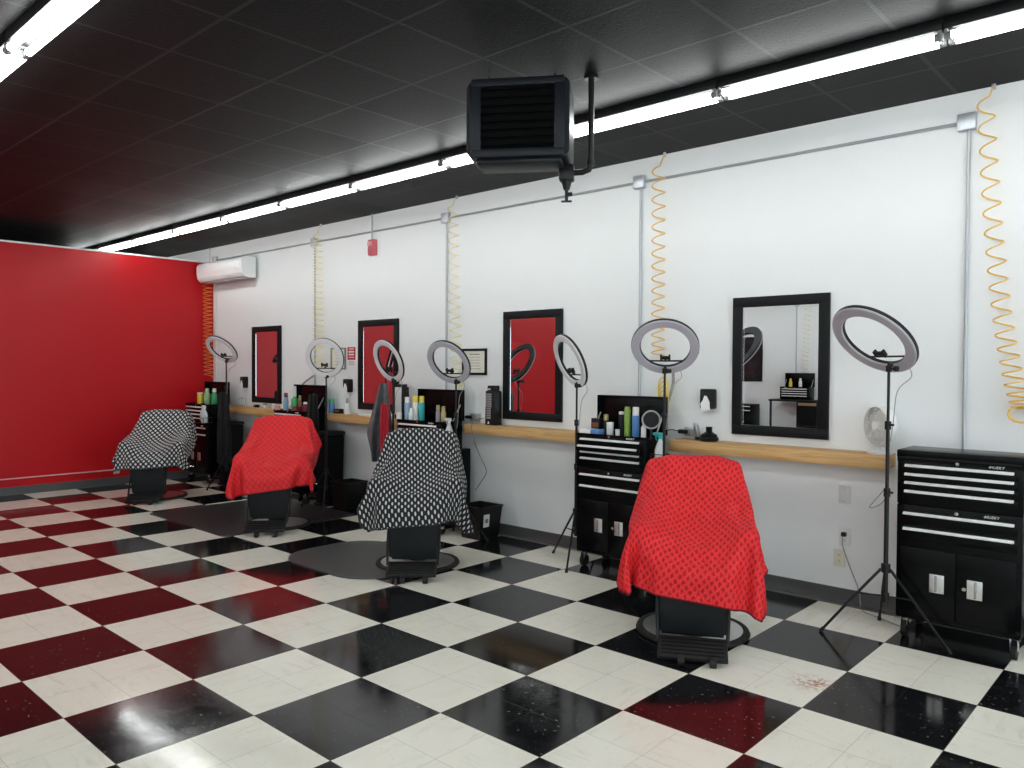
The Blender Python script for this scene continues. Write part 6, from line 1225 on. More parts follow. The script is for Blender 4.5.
6,0,-1,0,0,2,1,-1,-3,-3,0,5,3,1,0,-1,1,1,1,1,0,1,0,-1,0,0,-1,0,0,0,1,-1,1,0,1,0,0,-1,0,-1,0,1,-1,0,0,0,0,
9,1,0,-1,-1,0,0,0,-1,-2,0,2,3,0,-1,0,0,1,1,0,1,0,0,1,-1,0,0,0,1,0,-1,1,0,1,-1,0,0,0,-1,0,1,-1,1,0,0,0,0,
10,-1,0,0,1,0,1,1,0,-1,-1,1,-1,0,0,0,0,0,0,1,0,1,1,-1,0,0,0,1,-1,0,1,0,0,0,0,1,0,-1,0,-1,0,0,0,0,1,0,0,
11,1,0,0,0,0,0,1,1,-1,1,-2,0,0,0,0,0,0,0,0,0,0,0,0,0,0,0,0,0,0,0,1,0,0,0,0,0,0,-1,1,-1,0,0,1,-1,1,0,
13,0,0,0,0,0,0,0,0,1,-1,1,-2,-1,1,0,1,0,0,-1,0,0,-1,1,0,0,0,0,0,1,1,-1,1,-1,1,-1,0,1,-1,-1,0,1,0,-1,1,-1,1,
13,0,0,0,0,0,0,0,0,0,0,-1,0,0,0,0,0,0,0,0,0,0,0,0,0,0,0,0,1,0,0,0,0,1,-1,1,0,-1,0,-1,0,0,0,1,0,0,-1,
14,0,0,0,-1,0,0,0,1,0,-1,0,0,-1,0,1,-1,1,0,0,-1,0,0,0,0,0,0,1,0,0,0,1,-1,0,1,-1,0,0,0,0,0,-1,0,0,0,1,0,
13,0,0,0,1,-1,0,0,0,0,0,1,-1,-1,-1,1,1,-1,0,0,1,-1,0,-1,0,0,1,0,0,0,1,0,0,0,0,1,0,-1,-2,1,0,0,0,0,0,0,1,
13,0,0,0,0,1,0,0,-1,0,0,0,0,-1,-1,0,1,0,0,0,0,0,-1,0,1,0,0,0,0,1,-1,1,1,0,0,0,-1,-2,0,0,0,1,0,0,0,0,0,
14,0,0,0,-1,0,0,0,1,0,0,-1,0,-1,-1,0,0,0,0,0,0,0,0,0,-1,1,0,0,1,0,1,-1,1,0,0,0,-1,-1,0,1,-1,0,0,1,0,0,0,
13,0,0,0,1,0,0,0,-1,0,0,-1,1,0,-1,-2,1,0,-1,0,0,1,0,0,0,0,0,1,0,0,-1,0,0,2,0,-1,-1,-1,1,1,0,-1,1,-1,1,0,0,
13,1,0,0,0,0,0,0,0,0,-1,0,-1,0,-1,0,-1,1,0,-2,1,0,0,0,0,0,1,0,0,0,0,-1,1,1,1,-1,-2,0,1,0,0,1,0,0,0,0,1,
14,-1,0,0,1,-1,0,0,0,0,0,-1,0,1,-1,-2,0,1,-1,0,-1,0,1,0,0,0,1,0,0,0,0,-1,1,0,1,-2,-2,1,2,0,1,0,0,0,0,0,-1,
13,0,1,0,-1,1,0,0,0,-1,0,-1,0,0,1,-2,-1,0,1,-1,-1,1,0,0,0,0,0,0,1,-1,0,0,0,0,-1,-1,1,1,1,0,1,0,-1,1,0,-1,-2,
13,1,-1,0,1,0,0,-1,0,0,0,-1,-1,1,0,0,-2,0,0,1,-1,-1,0,0,0,1,0,0,0,0,0,0,-1,0,0,-1,0,3,0,0,0,1,0,0,-1,-2,-2,
14,-1,0,0,0,0,0,1,-1,0,0,0,-2,0,1,0,-2,-1,2,-1,0,-1,0,1,0,0,-1,1,-1,1,-1,0,0,0,-1,0,1,1,1,0,1,-1,1,-1,-3,-1,2,
13,0,-1,0,-1,1,1,-1,1,0,-1,0,0,-2,1,0,0,-1,0,1,-2,0,0,0,0,0,0,0,0,0,0,0,1,-1,-1,0,1,2,0,1,-1,1,-1,-4,-1,2,2,
13,-1,1,-1,0,-1,-1,1,0,0,2,0,-2,0,0,1,-1,-1,-1,1,0,-1,0,0,0,-1,1,-1,0,0,1,1,-1,-1,0,0,2,0,1,0,1,-2,-3,-1,1,2,1,
12,1,0,0,-1,-1,0,-1,0,0,1,1,1,-3,0,1,0,-2,0,0,1,-1,0,-1,1,0,-1,0,0,0,1,0,-1,1,-2,1,2,1,0,0,-1,-3,-2,1,3,1,-1,
11,1,0,0,0,0,-1,0,-1,0,-1,1,2,-1,-2,1,1,-1,-1,0,0,1,-1,0,-1,0,0,0,-1,0,1,1,0,-1,0,1,1,1,0,-1,-4,-1,1,3,0,-1,0,
10,-1,0,1,1,0,1,0,0,-2,-2,0,1,3,-2,-1,2,-1,-1,0,0,-1,0,0,1,-1,0,0,0,0,0,0,0,-1,1,1,2,0,-2,-3,-2,1,3,1,0,-1,-1,
9,-1,1,-1,0,1,0,1,1,1,-1,-3,0,1,2,-2,0,1,-2,0,1,0,0,-1,0,0,-1,0,1,-1,0,1,-1,0,1,1,1,-1,-2,-2,2,2,1,-2,-1,-1,-3,
10,0,-1,0,0,0,0,0,0,1,0,0,-3,0,1,2,-1,-1,0,0,0,0,0,1,-1,0,0,-1,0,0,0,-1,0,1,1,2,-2,-1,-1,1,2,1,-3,-3,-4,-1,1,
12,0,-1,1,-1,-1,0,0,-1,0,1,0,-1,-2,0,1,0,0,-1,0,0,1,0,0,-1,0,0,0,0,0,-1,1,0,1,1,0,0,-2,1,1,-1,-2,-2,0,0,-2,1,
11,1,0,-1,1,0,0,-1,1,0,0,0,-1,-1,-3,-1,-1,1,1,0,0,1,0,0,1,0,0,0,0,1,0,0,0,1,1,1,-2,-1,-1,-1,-1,-2,1,1,1,0,-2,
9,0,1,1,0,1,0,1,-1,0,0,0,1,-1,-1,-3,-1,1,1,1,0,0,0,1,0,0,0,0,0,0,0,1,1,-1,1,0,0,0,-1,-1,-1,1,0,0,-1,0,-1,
8,-1,1,0,1,0,1,1,1,0,0,1,0,1,-1,-1,0,0,0,-1,1,0,0,0,0,0,1,0,0,1,0,-1,0,0,0,1,0,-1,-1,0,1,-1,0,-1,0,-1,-1,
7,2,0,1,0,1,0,0,1,0,1,0,0,0,1,0,0,-1,0,0,0,0,0,0,0,1,-1,0,0,0,0,0,0,1,-1,-1,0,-1,1,-1,-1,0,-2,0,0,0,0,
2,3,1,0,0,1,0,0,1,1,1,0,2,-1,1,2,0,0,0,0,-1,0,0,0,0,-1,0,0,0,-1,0,0,0,0,-1,-1,-1,1,-1,0,-2,-1,0,0,0,1,0,
-4,-2,0,0,1,0,0,1,1,2,2,4,3,3,2,-1,0,0,0,0,0,-1,0,-1,0,0,-1,0,-1,-1,0,-1,0,-1,-1,1,2,-3,0,1,0,-2,-2,-3,-1,1,1,
-9,-1,0,1,0,1,3,3,3,3,3,1,0,2,0,-1,0,0,-1,-1,-1,0,-1,1,-1,-1,0,0,0,-1,-1,-1,1,1,-3,1,2,2,-2,-1,2,1,-1,-2,-4,-3,1,
-9,0,1,2,4,3,3,3,1,0,-1,-1,2,0,-2,-3,0,0,3,-3,-2,-1,1,0,2,-1,-2,1,0,0,-1,0,2,0,-1,-3,2,4,-1,-2,0,2,2,1,-1,-4,-4,
-5,2,3,4,2,3,0,-1,-1,-1,0,2,0,-3,-6,-2,2,3,2,-2,-3,0,0,2,-1,0,1,-1,1,-1,1,0,1,1,-2,-4,1,4,3,-2,-2,0,2,2,3,0,-4,
2,4,3,1,0,-2,-1,-2,-1,2,2,0,-4,-5,-3,1,1,5,0,-1,-1,-2,1,0,1,-1,0,0,0,1,-1,1,1,0,0,-3,-2,2,4,2,-3,-1,0,1,2,3,1,
9,2,-1,-1,-2,-2,-1,1,2,2,0,-4,-6,-3,0,3,3,2,0,-2,-1,-1,0,0,0,1,-1,0,0,0,0,1,1,1,-1,-2,-3,0,4,3,0,-3,0,0,0,2,4,
10,-1,-1,-3,-1,0,1,2,2,0,-4,-5,-4,-1,3,3,2,1,-1,0,-2,0,-1,-1,1,1,0,0,0,0,-1,1,0,1,0,-1,-4,-1,3,4,1,-1,-2,0,-1,0,2,
7,-1,-2,0,0,1,3,2,0,-4,-6,-5,0,1,2,4,2,0,-1,-1,0,-2,0,0,-1,1,1,-1,0,0,0,1,1,0,1,-2,-3,-2,1,3,4,0,-2,-1,0,-1,-1,
6,-2,-1,1,2,3,1,-1,-4,-6,-3,-1,0,2,5,2,1,-3,-1,1,1,-1,-1,-2,0,1,1,0,-2,1,2,0,-2,-1,2,2,-1,-4,-2,2,4,4,-1,-2,-2,0,-2,
116,6,6,4,4,3,3,3,2,3,2,2,2,2,3,2,2,2,2,2,2,2,2,1,2,1,2,2,2,2,1,2,2,0,0,1,1,0,-1,-3,-4,-5,-4,-6,-7,-9,-11,
11,1,1,0,0,0,1,0,0,-1,0,0,1,0,-1,0,0,0,0,0,0,0,0,1,0,0,0,0,0,-1,1,0,0,0,0,-1,0,1,0,-1,0,0,-1,-1,-1,-1,0,
11,1,0,1,0,1,-1,0,1,0,0,0,-1,0,1,0,0,0,0,0,0,0,0,0,-1,1,0,0,-1,1,0,-1,0,0,0,1,-1,-1,0,1,-1,1,-1,-1,-2,-1,1,
12,-1,1,1,1,-1,1,0,-1,0,0,0,1,0,-1,0,0,0,0,0,0,1,0,-1,1,0,-1,0,1,0,-1,1,0,0,0,-1,0,0,0,-1,1,-1,-2,-1,0,0,0,
11,1,-1,1,0,1,0,0,0,1,0,0,-1,0,1,0,-1,0,1,0,0,-1,0,1,-1,0,0,0,0,0,1,-1,0,0,0,0,0,0,0,0,-1,-1,-1,-1,-1,1,-1,
10,1,1,0,1,0,0,0,1,-1,0,0,1,0,-1,0,1,-1,-1,0,0,0,-1,-1,0,-1,0,0,1,1,1,2,-1,1,0,0,0,-1,0,0,-1,-2,-1,0,0,0,0,
8,2,1,0,1,1,0,0,0,1,0,0,-1,0,0,-1,-1,0,-1,-1,-1,-1,0,-1,0,-1,1,2,1,1,1,1,1,0,1,0,0,0,-2,-1,-1,-1,0,-1,1,0,1,
7,1,1,2,1,1,0,1,0,-1,0,0,1,0,-2,-3,-2,-1,-1,0,-1,0,0,1,0,2,0,-1,1,2,1,1,2,1,0,0,-1,0,0,-2,-2,-1,0,1,0,0,0,
7,0,1,2,1,1,1,0,0,1,0,0,-1,-1,-1,-2,-1,-1,0,0,0,0,1,0,1,0,0,0,-2,0,1,1,2,2,0,1,0,-1,-2,-2,-1,0,1,0,0,0,-2,
7,0,0,1,1,2,2,0,0,0,1,0,-1,0,-2,-2,-1,1,0,1,1,1,-1,1,0,-1,0,-1,-1,-2,0,1,1,2,3,-1,1,-2,-3,0,0,0,-1,0,-1,-2,-1,
7,0,1,-1,2,1,1,2,1,-1,0,0,0,-2,-2,0,1,1,1,-1,0,0,0,-1,0,0,-1,-1,-1,0,1,0,0,2,2,2,-2,-2,-1,-1,0,0,-1,-2,-2,-1,0,
7,0,0,1,-1,2,2,1,1,1,0,0,-1,-3,-1,0,1,-1,0,-1,0,-2,0,-1,-2,0,-1,2,3,3,0,0,-1,0,1,1,0,-1,-2,-1,-2,-2,-1,0,0,1,0,
6,1,0,0,1,-1,1,3,2,0,0,-1,-1,-2,-1,1,-2,-1,-2,-1,-1,0,-1,0,0,0,3,2,2,0,-1,-1,0,-1,1,0,1,0,0,-1,-1,0,-1,0,1,-1,0,
5,0,1,1,0,0,1,1,2,2,0,-2,-2,0,0,1,-1,-2,-2,-1,-1,-1,0,0,1,1,1,1,0,-2,0,0,0,-2,0,0,0,1,2,0,0,0,1,-1,0,0,1,
3,0,1,0,1,1,1,1,2,2,0,-1,-2,-1,2,0,0,-1,0,-2,-1,-1,0,0,0,0,1,-1,-1,1,0,-1,-2,0,0,-1,0,2,0,1,1,0,0,0,0,0,0,
2,0,-1,1,0,2,0,1,1,2,0,1,-1,1,0,-1,1,0,-1,1,-2,0,-1,0,1,0,-1,-1,1,-1,-1,-2,0,1,0,-1,-1,2,2,0,-1,0,0,1,0,1,-1,
2,1,0,0,0,0,0,0,0,0,1,-1,2,1,0,1,-2,0,1,0,1,0,0,0,0,0,-1,0,-1,0,-2,-1,1,0,0,0,-2,0,2,0,1,0,1,0,0,0,1,
3,0,0,0,0,0,0,-1,0,0,0,0,2,1,1,-1,1,0,0,0,1,0,0,0,-1,1,-1,0,-1,-2,0,0,0,1,-1,-1,-1,0,2,1,0,0,0,0,1,0,0,
3,0,0,0,0,-1,0,0,0,0,2,0,1,0,-1,1,0,0,1,1,0,0,0,0,0,-1,0,0,-2,0,-1,1,-1,0,0,-1,-1,-2,2,2,1,0,0,1,-1,1,0,
4,-1,0,-1,1,-1,0,0,0,0,1,1,1,1,-1,0,0,1,-1,0,1,1,0,0,0,0,0,-2,0,0,0,-1,0,-1,0,-1,-1,0,-1,4,1,0,0,-1,1,0,1,
3,0,0,0,-1,0,0,0,-1,1,1,0,1,3,0,-2,0,0,0,0,0,1,1,1,0,-1,-1,0,0,-1,-1,0,0,0,-1,-1,1,1,1,0,0,1,-1,1,-1,0,0,
3,-1,0,0,0,1,0,0,-1,1,1,0,-1,3,2,-1,-1,-1,1,1,0,0,0,0,0,0,1,-1,-1,-1,0,0,-1,-1,0,0,1,2,2,-2,0,0,0,0,0,0,0,
2,1,0,0,-1,0,0,0,0,1,0,1,0,1,3,0,-1,1,0,0,0,0,0,0,0,0,-1,0,0,0,-1,0,-1,-1,0,0,2,3,-2,-1,0,0,1,-1,0,0,0,
3,0,0,-1,1,0,0,-1,0,0,1,1,0,0,3,2,-1,-1,1,1,-1,0,1,0,0,0,-1,0,-1,0,1,0,-2,-1,-2,1,4,1,-1,-2,0,-1,1,1,0,0,-1,
4,-1,0,0,0,0,-1,0,0,0,1,3,0,-2,2,2,1,0,0,0,1,-1,0,0,0,-1,0,0,0,0,0,1,-1,-2,-1,2,2,0,-2,0,-1,0,0,0,1,-1,1,
3,0,0,0,-1,0,1,0,0,0,1,2,0,-1,0,3,1,-1,0,1,0,0,0,0,0,0,0,-1,1,0,0,0,0,-2,-1,3,1,-1,-1,-2,0,1,-1,0,0,1,0,
3,0,0,0,0,0,-1,0,1,0,0,2,1,0,-1,3,1,0,0,0,2,-1,0,0,0,0,-1,0,0,0,1,0,0,0,-1,1,1,-2,-2,0,-1,0,0,1,0,0,2,
4,0,-1,1,0,-1,0,-1,0,1,0,2,2,-1,-1,1,4,0,-1,0,0,2,-1,0,0,-1,1,-1,0,0,0,1,0,0,1,0,-1,-2,-1,0,0,0,0,0,1,1,0,
3,1,0,0,-1,0,0,0,1,-1,1,1,3,0,-1,-1,2,2,-1,0,1,0,0,0,0,0,0,0,0,0,0,0,0,0,1,0,-1,-2,-1,-1,1,0,1,0,0,1,0,
4,0,1,-1,1,-1,-1,1,0,-1,0,1,3,2,-2,0,2,1,0,-1,1,0,0,0,0,0,0,0,0,0,0,0,0,1,0,0,-1,-2,-1,0,1,0,0,1,1,-1,-1,
4,0,0,0,1,1,0,0,-1,0,-1,0,2,2,1,-2,0,2,0,1,-1,1,1,-1,0,1,-1,1,0,0,-1,0,0,1,0,0,-2,-2,0,1,-1,2,1,0,-1,0,0,
4,0,0,1,-1,1,1,1,1,-1,-2,-1,1,3,2,-1,-1,1,2,-1,0,1,-1,1,-1,0,1,0,0,0,0,-1,0,1,0,0,-2,-1,-1,1,1,0,1,-1,0,0,0,
4,0,0,0,1,-1,1,1,0,2,0,-2,-1,2,2,0,-2,2,1,0,0,0,1,-1,1,0,0,0,0,0,0,-1,1,0,0,-1,-2,-1,1,1,1,1,-2,0,0,0,-1,
3,0,0,0,0,1,1,0,1,0,2,0,-2,0,3,1,-1,0,1,1,-1,0,0,1,0,0,0,1,0,0,-1,0,0,0,1,-2,-2,0,1,0,1,-1,0,0,-1,-1,-2,
4,0,0,0,0,0,-1,1,0,1,1,2,0,-1,0,2,1,0,1,0,0,0,0,0,0,1,0,-1,0,0,1,-1,1,0,-1,-1,-2,1,1,1,-2,-1,0,-2,-1,-2,-1,
4,0,0,-1,0,0,1,-1,1,0,1,2,2,0,-1,1,1,0,0,0,1,0,0,0,0,0,1,0,0,0,0,0,0,0,-1,-2,1,0,-1,-1,-1,-2,-2,-1,-2,0,0,
4,0,-1,1,0,0,-1,1,-1,1,-1,0,2,3,1,0,1,0,1,1,-1,0,0,1,0,0,0,0,0,1,-1,0,0,-1,-1,0,0,-1,-2,-3,-2,-1,-1,-1,1,-1,1,
3,0,1,0,0,0,0,-1,1,-1,0,1,0,2,3,2,1,0,0,-1,1,-1,0,-1,0,0,0,1,0,-2,1,-1,-1,-1,-1,-1,0,-1,-2,-1,-1,0,0,0,0,1,-1,
3,0,0,0,0,0,1,0,-1,0,1,-1,0,1,2,4,1,-1,-1,0,0,0,0,0,0,0,-1,0,-1,1,0,0,-2,-3,-3,1,0,0,0,0,1,-1,0,1,0,-1,1,
2,1,0,0,0,0,0,0,0,0,-1,1,0,0,1,1,1,0,0,1,0,0,0,0,-1,0,0,-1,0,-1,-1,0,-1,-3,-1,0,1,1,1,0,0,1,0,0,-1,1,-1,
2,0,0,0,1,0,-1,0,0,1,0,-1,0,-1,-1,0,0,-1,1,3,1,0,-1,-1,0,-1,0,-1,0,-1,0,-1,0,0,-1,-1,0,1,2,1,1,0,0,0,1,-1,0,
0,0,0,1,-1,0,1,0,0,0,0,0,0,-1,-2,-1,0,0,1,0,0,0,-1,0,-1,0,-1,0,-1,0,-1,0,1,3,-1,-3,-1,1,1,2,1,1,0,0,0,1,0,
-2,0,1,-1,1,0,-1,0,1,-1,0,0,-1,-1,0,0,-1,2,-1,0,-2,-1,0,-1,0,-1,0,-1,0,0,-1,0,0,1,1,0,0,-1,0,1,2,1,2,0,1,0,0,
-1,-1,0,0,0,0,0,0,-1,-1,-1,-1,0,0,0,-1,-1,0,0,-2,-1,0,0,0,-1,0,0,0,-1,0,0,-1,1,0,1,1,0,1,0,0,0,2,1,2,0,0,1,
-2,0,0,0,-1,0,0,-1,-2,0,0,-1,0,-1,0,-3,0,1,0,-2,-1,-1,0,0,1,0,-1,1,0,-1,0,1,0,0,0,1,1,1,0,0,0,0,1,1,2,1,1,
-3,1,-1,0,-1,-1,-1,-1,0,0,-1,0,0,-1,-2,-2,0,1,0,-1,0,0,0,0,0,-1,1,-1,0,1,0,-1,0,1,0,0,2,0,1,0,0,0,0,1,1,1,1,
-3,-1,-1,-1,0,-1,0,0,0,-1,0,1,-2,-2,-2,1,0,-1,0,0,-1,0,0,0,0,0,0,0,1,-1,0,1,0,-1,1,0,0,2,1,0,0,0,0,0,0,2,1,
-5,-1,-1,0,-1,1,-1,0,0,0,0,-1,-2,-1,0,-1,0,1,-1,-1,1,0,-1,0,0,1,-1,1,-1,0,1,-1,0,1,0,1,0,0,1,1,0,0,0,0,0,0,1,
-7,0,0,-1,1,-1,0,0,1,0,-1,-3,-1,0,-1,0,1,-1,0,0,-1,0,1,-1,0,0,0,0,0,1,-1,1,0,0,0,0,0,1,1,1,0,0,-1,0,1,0,0,
-7,-1,0,1,-1,0,1,0,-1,-1,-1,-1,-1,-1,0,0,0,0,-1,0,0,0,0,1,-1,0,1,-1,1,-1,0,0,0,0,1,0,1,0,0,2,0,0,0,0,-1,0,0,
-8,0,1,-1,0,1,-1,0,-1,-1,-2,-1,0,1,-1,1,-1,-1,0,1,0,-1,0,0,1,-1,0,1,-1,0,1,0,0,0,0,0,0,0,1,0,2,0,0,0,0,0,0,
    ]),
    3: (49, 47, [
-178,-9,-8,-4,2,7,10,8,6,7,10,12,11,10,10,12,13,14,13,14,13,14,14,14,13,14,14,13,14,12,11,9,8,9,11,11,10,7,3,1,6,9,9,3,-2,-4,-3,
7,1,-1,-3,-4,-2,0,1,0,-1,1,0,1,0,-1,0,1,-1,0,0,0,0,0,0,1,-1,0,0,0,1,1,-1,0,0,-1,0,2,1,-2,1,2,1,-2,-3,-2,4,8,
1,6,2,-2,-3,-4,-3,1,1,0,1,0,-1,0,0,1,-1,0,1,-1,1,-1,0,0,0,1,-1,1,-1,0,0,1,0,0,-1,1,0,0,0,2,2,-1,-4,-2,3,5,3,
-4,6,4,2,-3,-4,-2,-1,2,0,-1,1,-1,0,1,-1,0,1,-1,1,-1,1,0,0,-1,0,1,-1,0,0,0,1,0,-1,1,0,0,0,1,2,0,-2,-3,2,5,3,1,
-9,4,7,5,1,-4,-4,-2,1,1,0,-1,0,0,1,0,0,0,0,-1,1,0,0,-1,1,0,-1,0,0,-1,0,1,1,0,0,0,0,0,2,2,-1,-3,0,4,4,0,-4,
-8,0,4,5,5,0,-4,-3,0,1,0,-1,0,0,1,1,-1,-1,1,0,0,-1,0,1,0,0,0,0,0,-1,0,0,1,1,-2,1,0,0,2,2,-2,-1,4,2,-1,-3,-4,
-9,0,1,4,5,5,-2,-4,-2,2,-1,0,0,2,0,-1,1,0,-1,0,0,0,0,0,0,0,0,1,-1,0,-1,0,1,0,0,0,0,0,3,0,-1,2,1,-1,-5,-5,-3,
-7,-1,0,1,3,4,3,-2,-2,1,0,-1,1,0,1,0,-1,0,0,0,-1,1,0,-1,0,0,1,-1,1,1,-1,-1,0,1,1,-1,0,3,1,0,0,-1,-3,-5,-4,-2,0,
-7,0,0,0,1,3,3,2,-2,-1,0,1,1,0,0,0,0,-1,0,0,0,-1,0,1,-1,0,0,0,0,1,1,0,-1,0,1,0,1,1,1,-3,-3,-4,-3,-2,0,0,2,
-4,-2,-1,0,0,1,3,3,1,-1,0,0,1,1,-2,0,-1,1,-1,0,1,0,-1,0,1,-1,0,0,1,-1,1,1,0,-1,1,1,0,0,-3,-4,-3,-1,-1,2,1,2,0,
2,-3,-4,-1,-1,1,2,2,1,0,1,1,0,-1,0,-1,0,0,0,1,-1,0,1,-1,0,0,0,0,-1,1,0,1,0,0,1,0,1,-2,-4,-2,1,1,2,2,1,0,-1,
7,-1,-3,-3,-2,-1,0,0,0,1,2,1,-1,-1,0,0,0,0,1,-1,0,1,-1,1,-1,0,-1,0,0,-1,1,0,1,1,0,1,-1,0,-1,1,0,1,0,-1,0,0,1,
8,1,0,-2,-1,-2,-4,-3,-1,1,1,0,0,0,0,0,2,-1,0,0,1,-1,0,0,0,1,0,0,-1,1,-1,0,0,1,0,-1,1,0,1,-1,0,-1,0,0,0,0,1,
6,1,1,-1,-1,-3,-2,-1,0,-2,0,0,0,0,1,1,0,0,0,0,-1,0,1,-1,1,-1,0,0,1,-1,0,0,1,0,0,-1,0,1,2,1,0,0,0,-2,0,0,-1,
3,-1,-1,0,-1,-1,0,0,1,0,-1,0,0,0,0,0,-1,1,0,0,0,1,-1,1,-1,1,0,0,0,0,0,0,0,-1,0,1,-1,-1,2,-1,0,2,1,1,-1,-1,0,
1,-1,0,-1,-1,0,0,3,0,-1,-1,0,0,1,-1,-1,1,0,0,0,1,-1,1,-1,1,-1,0,0,0,1,0,0,-1,1,0,0,-1,-1,0,2,-1,-1,0,2,1,1,-2,
1,-1,-1,0,-1,1,1,1,0,-2,-1,0,1,0,1,0,-1,0,0,1,-1,1,-1,1,-1,0,1,0,0,0,0,0,0,-1,0,0,0,-1,1,3,1,-3,-2,-1,2,1,1,
0,-1,-1,0,2,1,0,0,-1,-1,0,0,-1,1,0,1,0,-1,0,0,1,-1,1,-1,1,0,-1,0,1,-1,1,0,-2,1,1,-1,0,-1,0,2,3,0,-1,-3,-1,1,2,
-1,0,0,2,1,-1,1,-1,-2,0,-1,0,1,-1,1,1,0,0,0,-1,0,1,-1,1,-1,0,1,0,-1,1,0,-1,0,1,-1,1,-1,-1,-1,2,2,2,-1,-1,-3,1,1,
0,-1,1,1,0,-1,0,-1,-1,0,1,-1,0,1,0,-1,1,0,0,1,-1,0,1,-1,0,1,-1,1,0,0,0,0,0,-1,0,0,0,0,0,-1,2,-1,0,1,0,-1,1,
-1,0,2,0,-1,0,0,-1,2,0,-1,-1,0,0,0,0,0,1,0,-1,1,-1,0,0,1,-1,1,-1,0,1,-1,-1,2,0,0,0,-1,0,0,1,-1,0,-1,1,1,0,1,
0,0,0,1,-1,0,0,-1,2,1,-2,0,-1,0,0,0,0,0,0,1,-1,1,-1,1,-1,1,-1,0,1,-1,1,-1,0,0,0,0,1,0,1,0,-2,-1,1,0,0,1,1,
0,0,0,0,0,2,-1,-1,2,1,-2,-1,-1,-1,0,1,0,0,1,-1,1,-1,1,-1,1,-1,0,1,-1,1,-1,0,0,0,1,-1,0,1,2,-1,-3,-1,2,1,0,1,0,
1,-1,-1,1,1,1,1,-1,-2,2,0,-1,-1,-1,0,0,1,0,-1,0,0,0,0,0,0,0,1,-1,1,-1,1,0,0,0,-1,0,0,3,0,-3,-3,0,2,1,2,0,0,
1,-1,-1,0,2,2,1,-2,-2,1,2,-2,-1,0,-1,0,0,0,0,1,-1,1,-1,1,-1,1,-1,0,0,1,-1,1,-1,1,0,0,0,1,-1,-2,-2,1,2,0,2,1,-1,
1,1,-1,-1,2,1,0,0,-3,-1,2,1,0,-2,-1,0,0,0,1,-1,0,0,1,-1,0,0,0,1,-1,0,1,0,0,0,1,0,1,0,-3,-4,0,2,1,2,2,-1,-2,
2,0,-1,-2,1,2,1,2,-3,-3,1,1,0,-1,0,0,-1,0,0,0,1,-1,0,0,1,-1,1,-1,0,0,-1,2,0,0,0,1,0,-1,-3,-2,0,2,2,2,0,-1,-2,
1,2,1,-2,-3,0,3,2,0,-4,-2,2,0,1,-1,-1,0,1,-1,0,0,0,0,1,-1,0,0,0,1,-1,0,0,1,1,0,-1,0,-2,-3,-1,3,2,2,1,-1,-3,-1,
1,1,1,0,-2,-2,0,4,2,-3,-3,-1,1,2,-2,0,0,0,0,1,-1,1,-1,0,0,1,-1,1,-1,0,0,0,1,0,0,0,-1,-3,-2,2,3,4,-1,-2,-3,-1,-3,
2,-1,1,1,0,-4,-1,2,3,1,-4,-2,2,0,-1,0,1,-1,1,-1,0,0,1,-1,1,-1,1,-1,0,0,1,0,1,0,-1,0,-2,-3,0,3,5,-1,-2,-3,-3,-1,0,
3,-1,0,0,0,0,-3,0,2,3,-2,-2,-2,0,1,1,-1,1,-1,0,1,-1,0,0,0,1,-1,0,1,0,-1,1,0,0,0,-1,-3,-1,3,5,0,-3,-4,-3,-1,0,2,
5,0,-2,-1,0,0,-1,-3,1,2,2,-3,-2,0,2,-1,1,-1,0,1,-1,1,-1,1,-1,0,1,0,-1,0,1,1,0,-1,0,-2,-2,1,5,1,-4,-4,-4,-2,-1,2,2,
9,0,-1,-2,-1,-2,-1,-2,-2,1,2,1,-3,-1,1,0,0,0,1,-1,0,0,0,0,1,-1,0,1,0,0,0,0,0,0,-1,-2,1,4,0,-4,-5,-3,-1,0,2,0,4,
9,2,0,0,-2,-2,-2,-2,-2,-2,1,0,0,-2,1,1,-1,1,-1,0,1,-1,1,-1,0,1,0,-1,1,0,1,-1,0,0,-1,0,2,1,-4,-5,-2,0,2,4,3,2,-1,
5,1,1,2,0,1,-1,-1,-3,-3,-2,0,0,-1,0,0,1,-1,0,1,-1,1,-1,1,0,0,0,0,0,0,0,0,0,0,0,2,-1,-4,-3,-1,2,4,4,3,1,1,-2,
1,0,1,0,1,1,2,0,1,-2,-3,-2,-1,0,-1,1,0,0,1,-1,1,-1,1,0,-1,0,0,1,0,0,0,0,1,1,1,-1,-3,-2,0,3,3,2,1,0,1,-2,-2,
-5,1,1,1,1,1,0,1,0,1,0,-2,-1,-1,1,0,0,0,0,0,0,0,0,0,1,0,0,0,0,1,-1,1,-1,1,0,-1,0,2,2,1,0,-1,-1,-2,-3,-1,-1,
-9,-1,0,1,1,1,1,2,1,1,0,1,0,1,0,-1,0,1,-1,1,-1,1,0,0,0,0,0,0,0,0,0,-1,0,0,1,0,1,0,0,-1,-2,-2,-3,-1,-1,-1,1,
-10,-1,0,-1,0,0,1,0,1,1,2,3,3,2,0,0,0,-2,1,-1,1,0,-1,0,0,0,0,0,0,0,0,0,-1,0,0,3,0,-2,-3,-3,-1,-2,0,0,1,0,0,
-11,0,0,0,1,-1,1,1,2,3,3,1,2,0,-1,1,-2,0,-1,1,0,-1,1,0,0,0,0,0,0,-1,0,-1,0,-1,0,0,3,3,0,-1,-2,-1,-1,-2,-1,-1,0,
-10,1,1,2,1,3,2,3,2,2,0,-1,-2,-1,0,-2,0,0,0,-1,0,0,0,0,-1,0,0,0,0,0,0,-1,-1,-2,1,0,2,3,5,2,1,-1,-3,-2,-2,-1,-1,
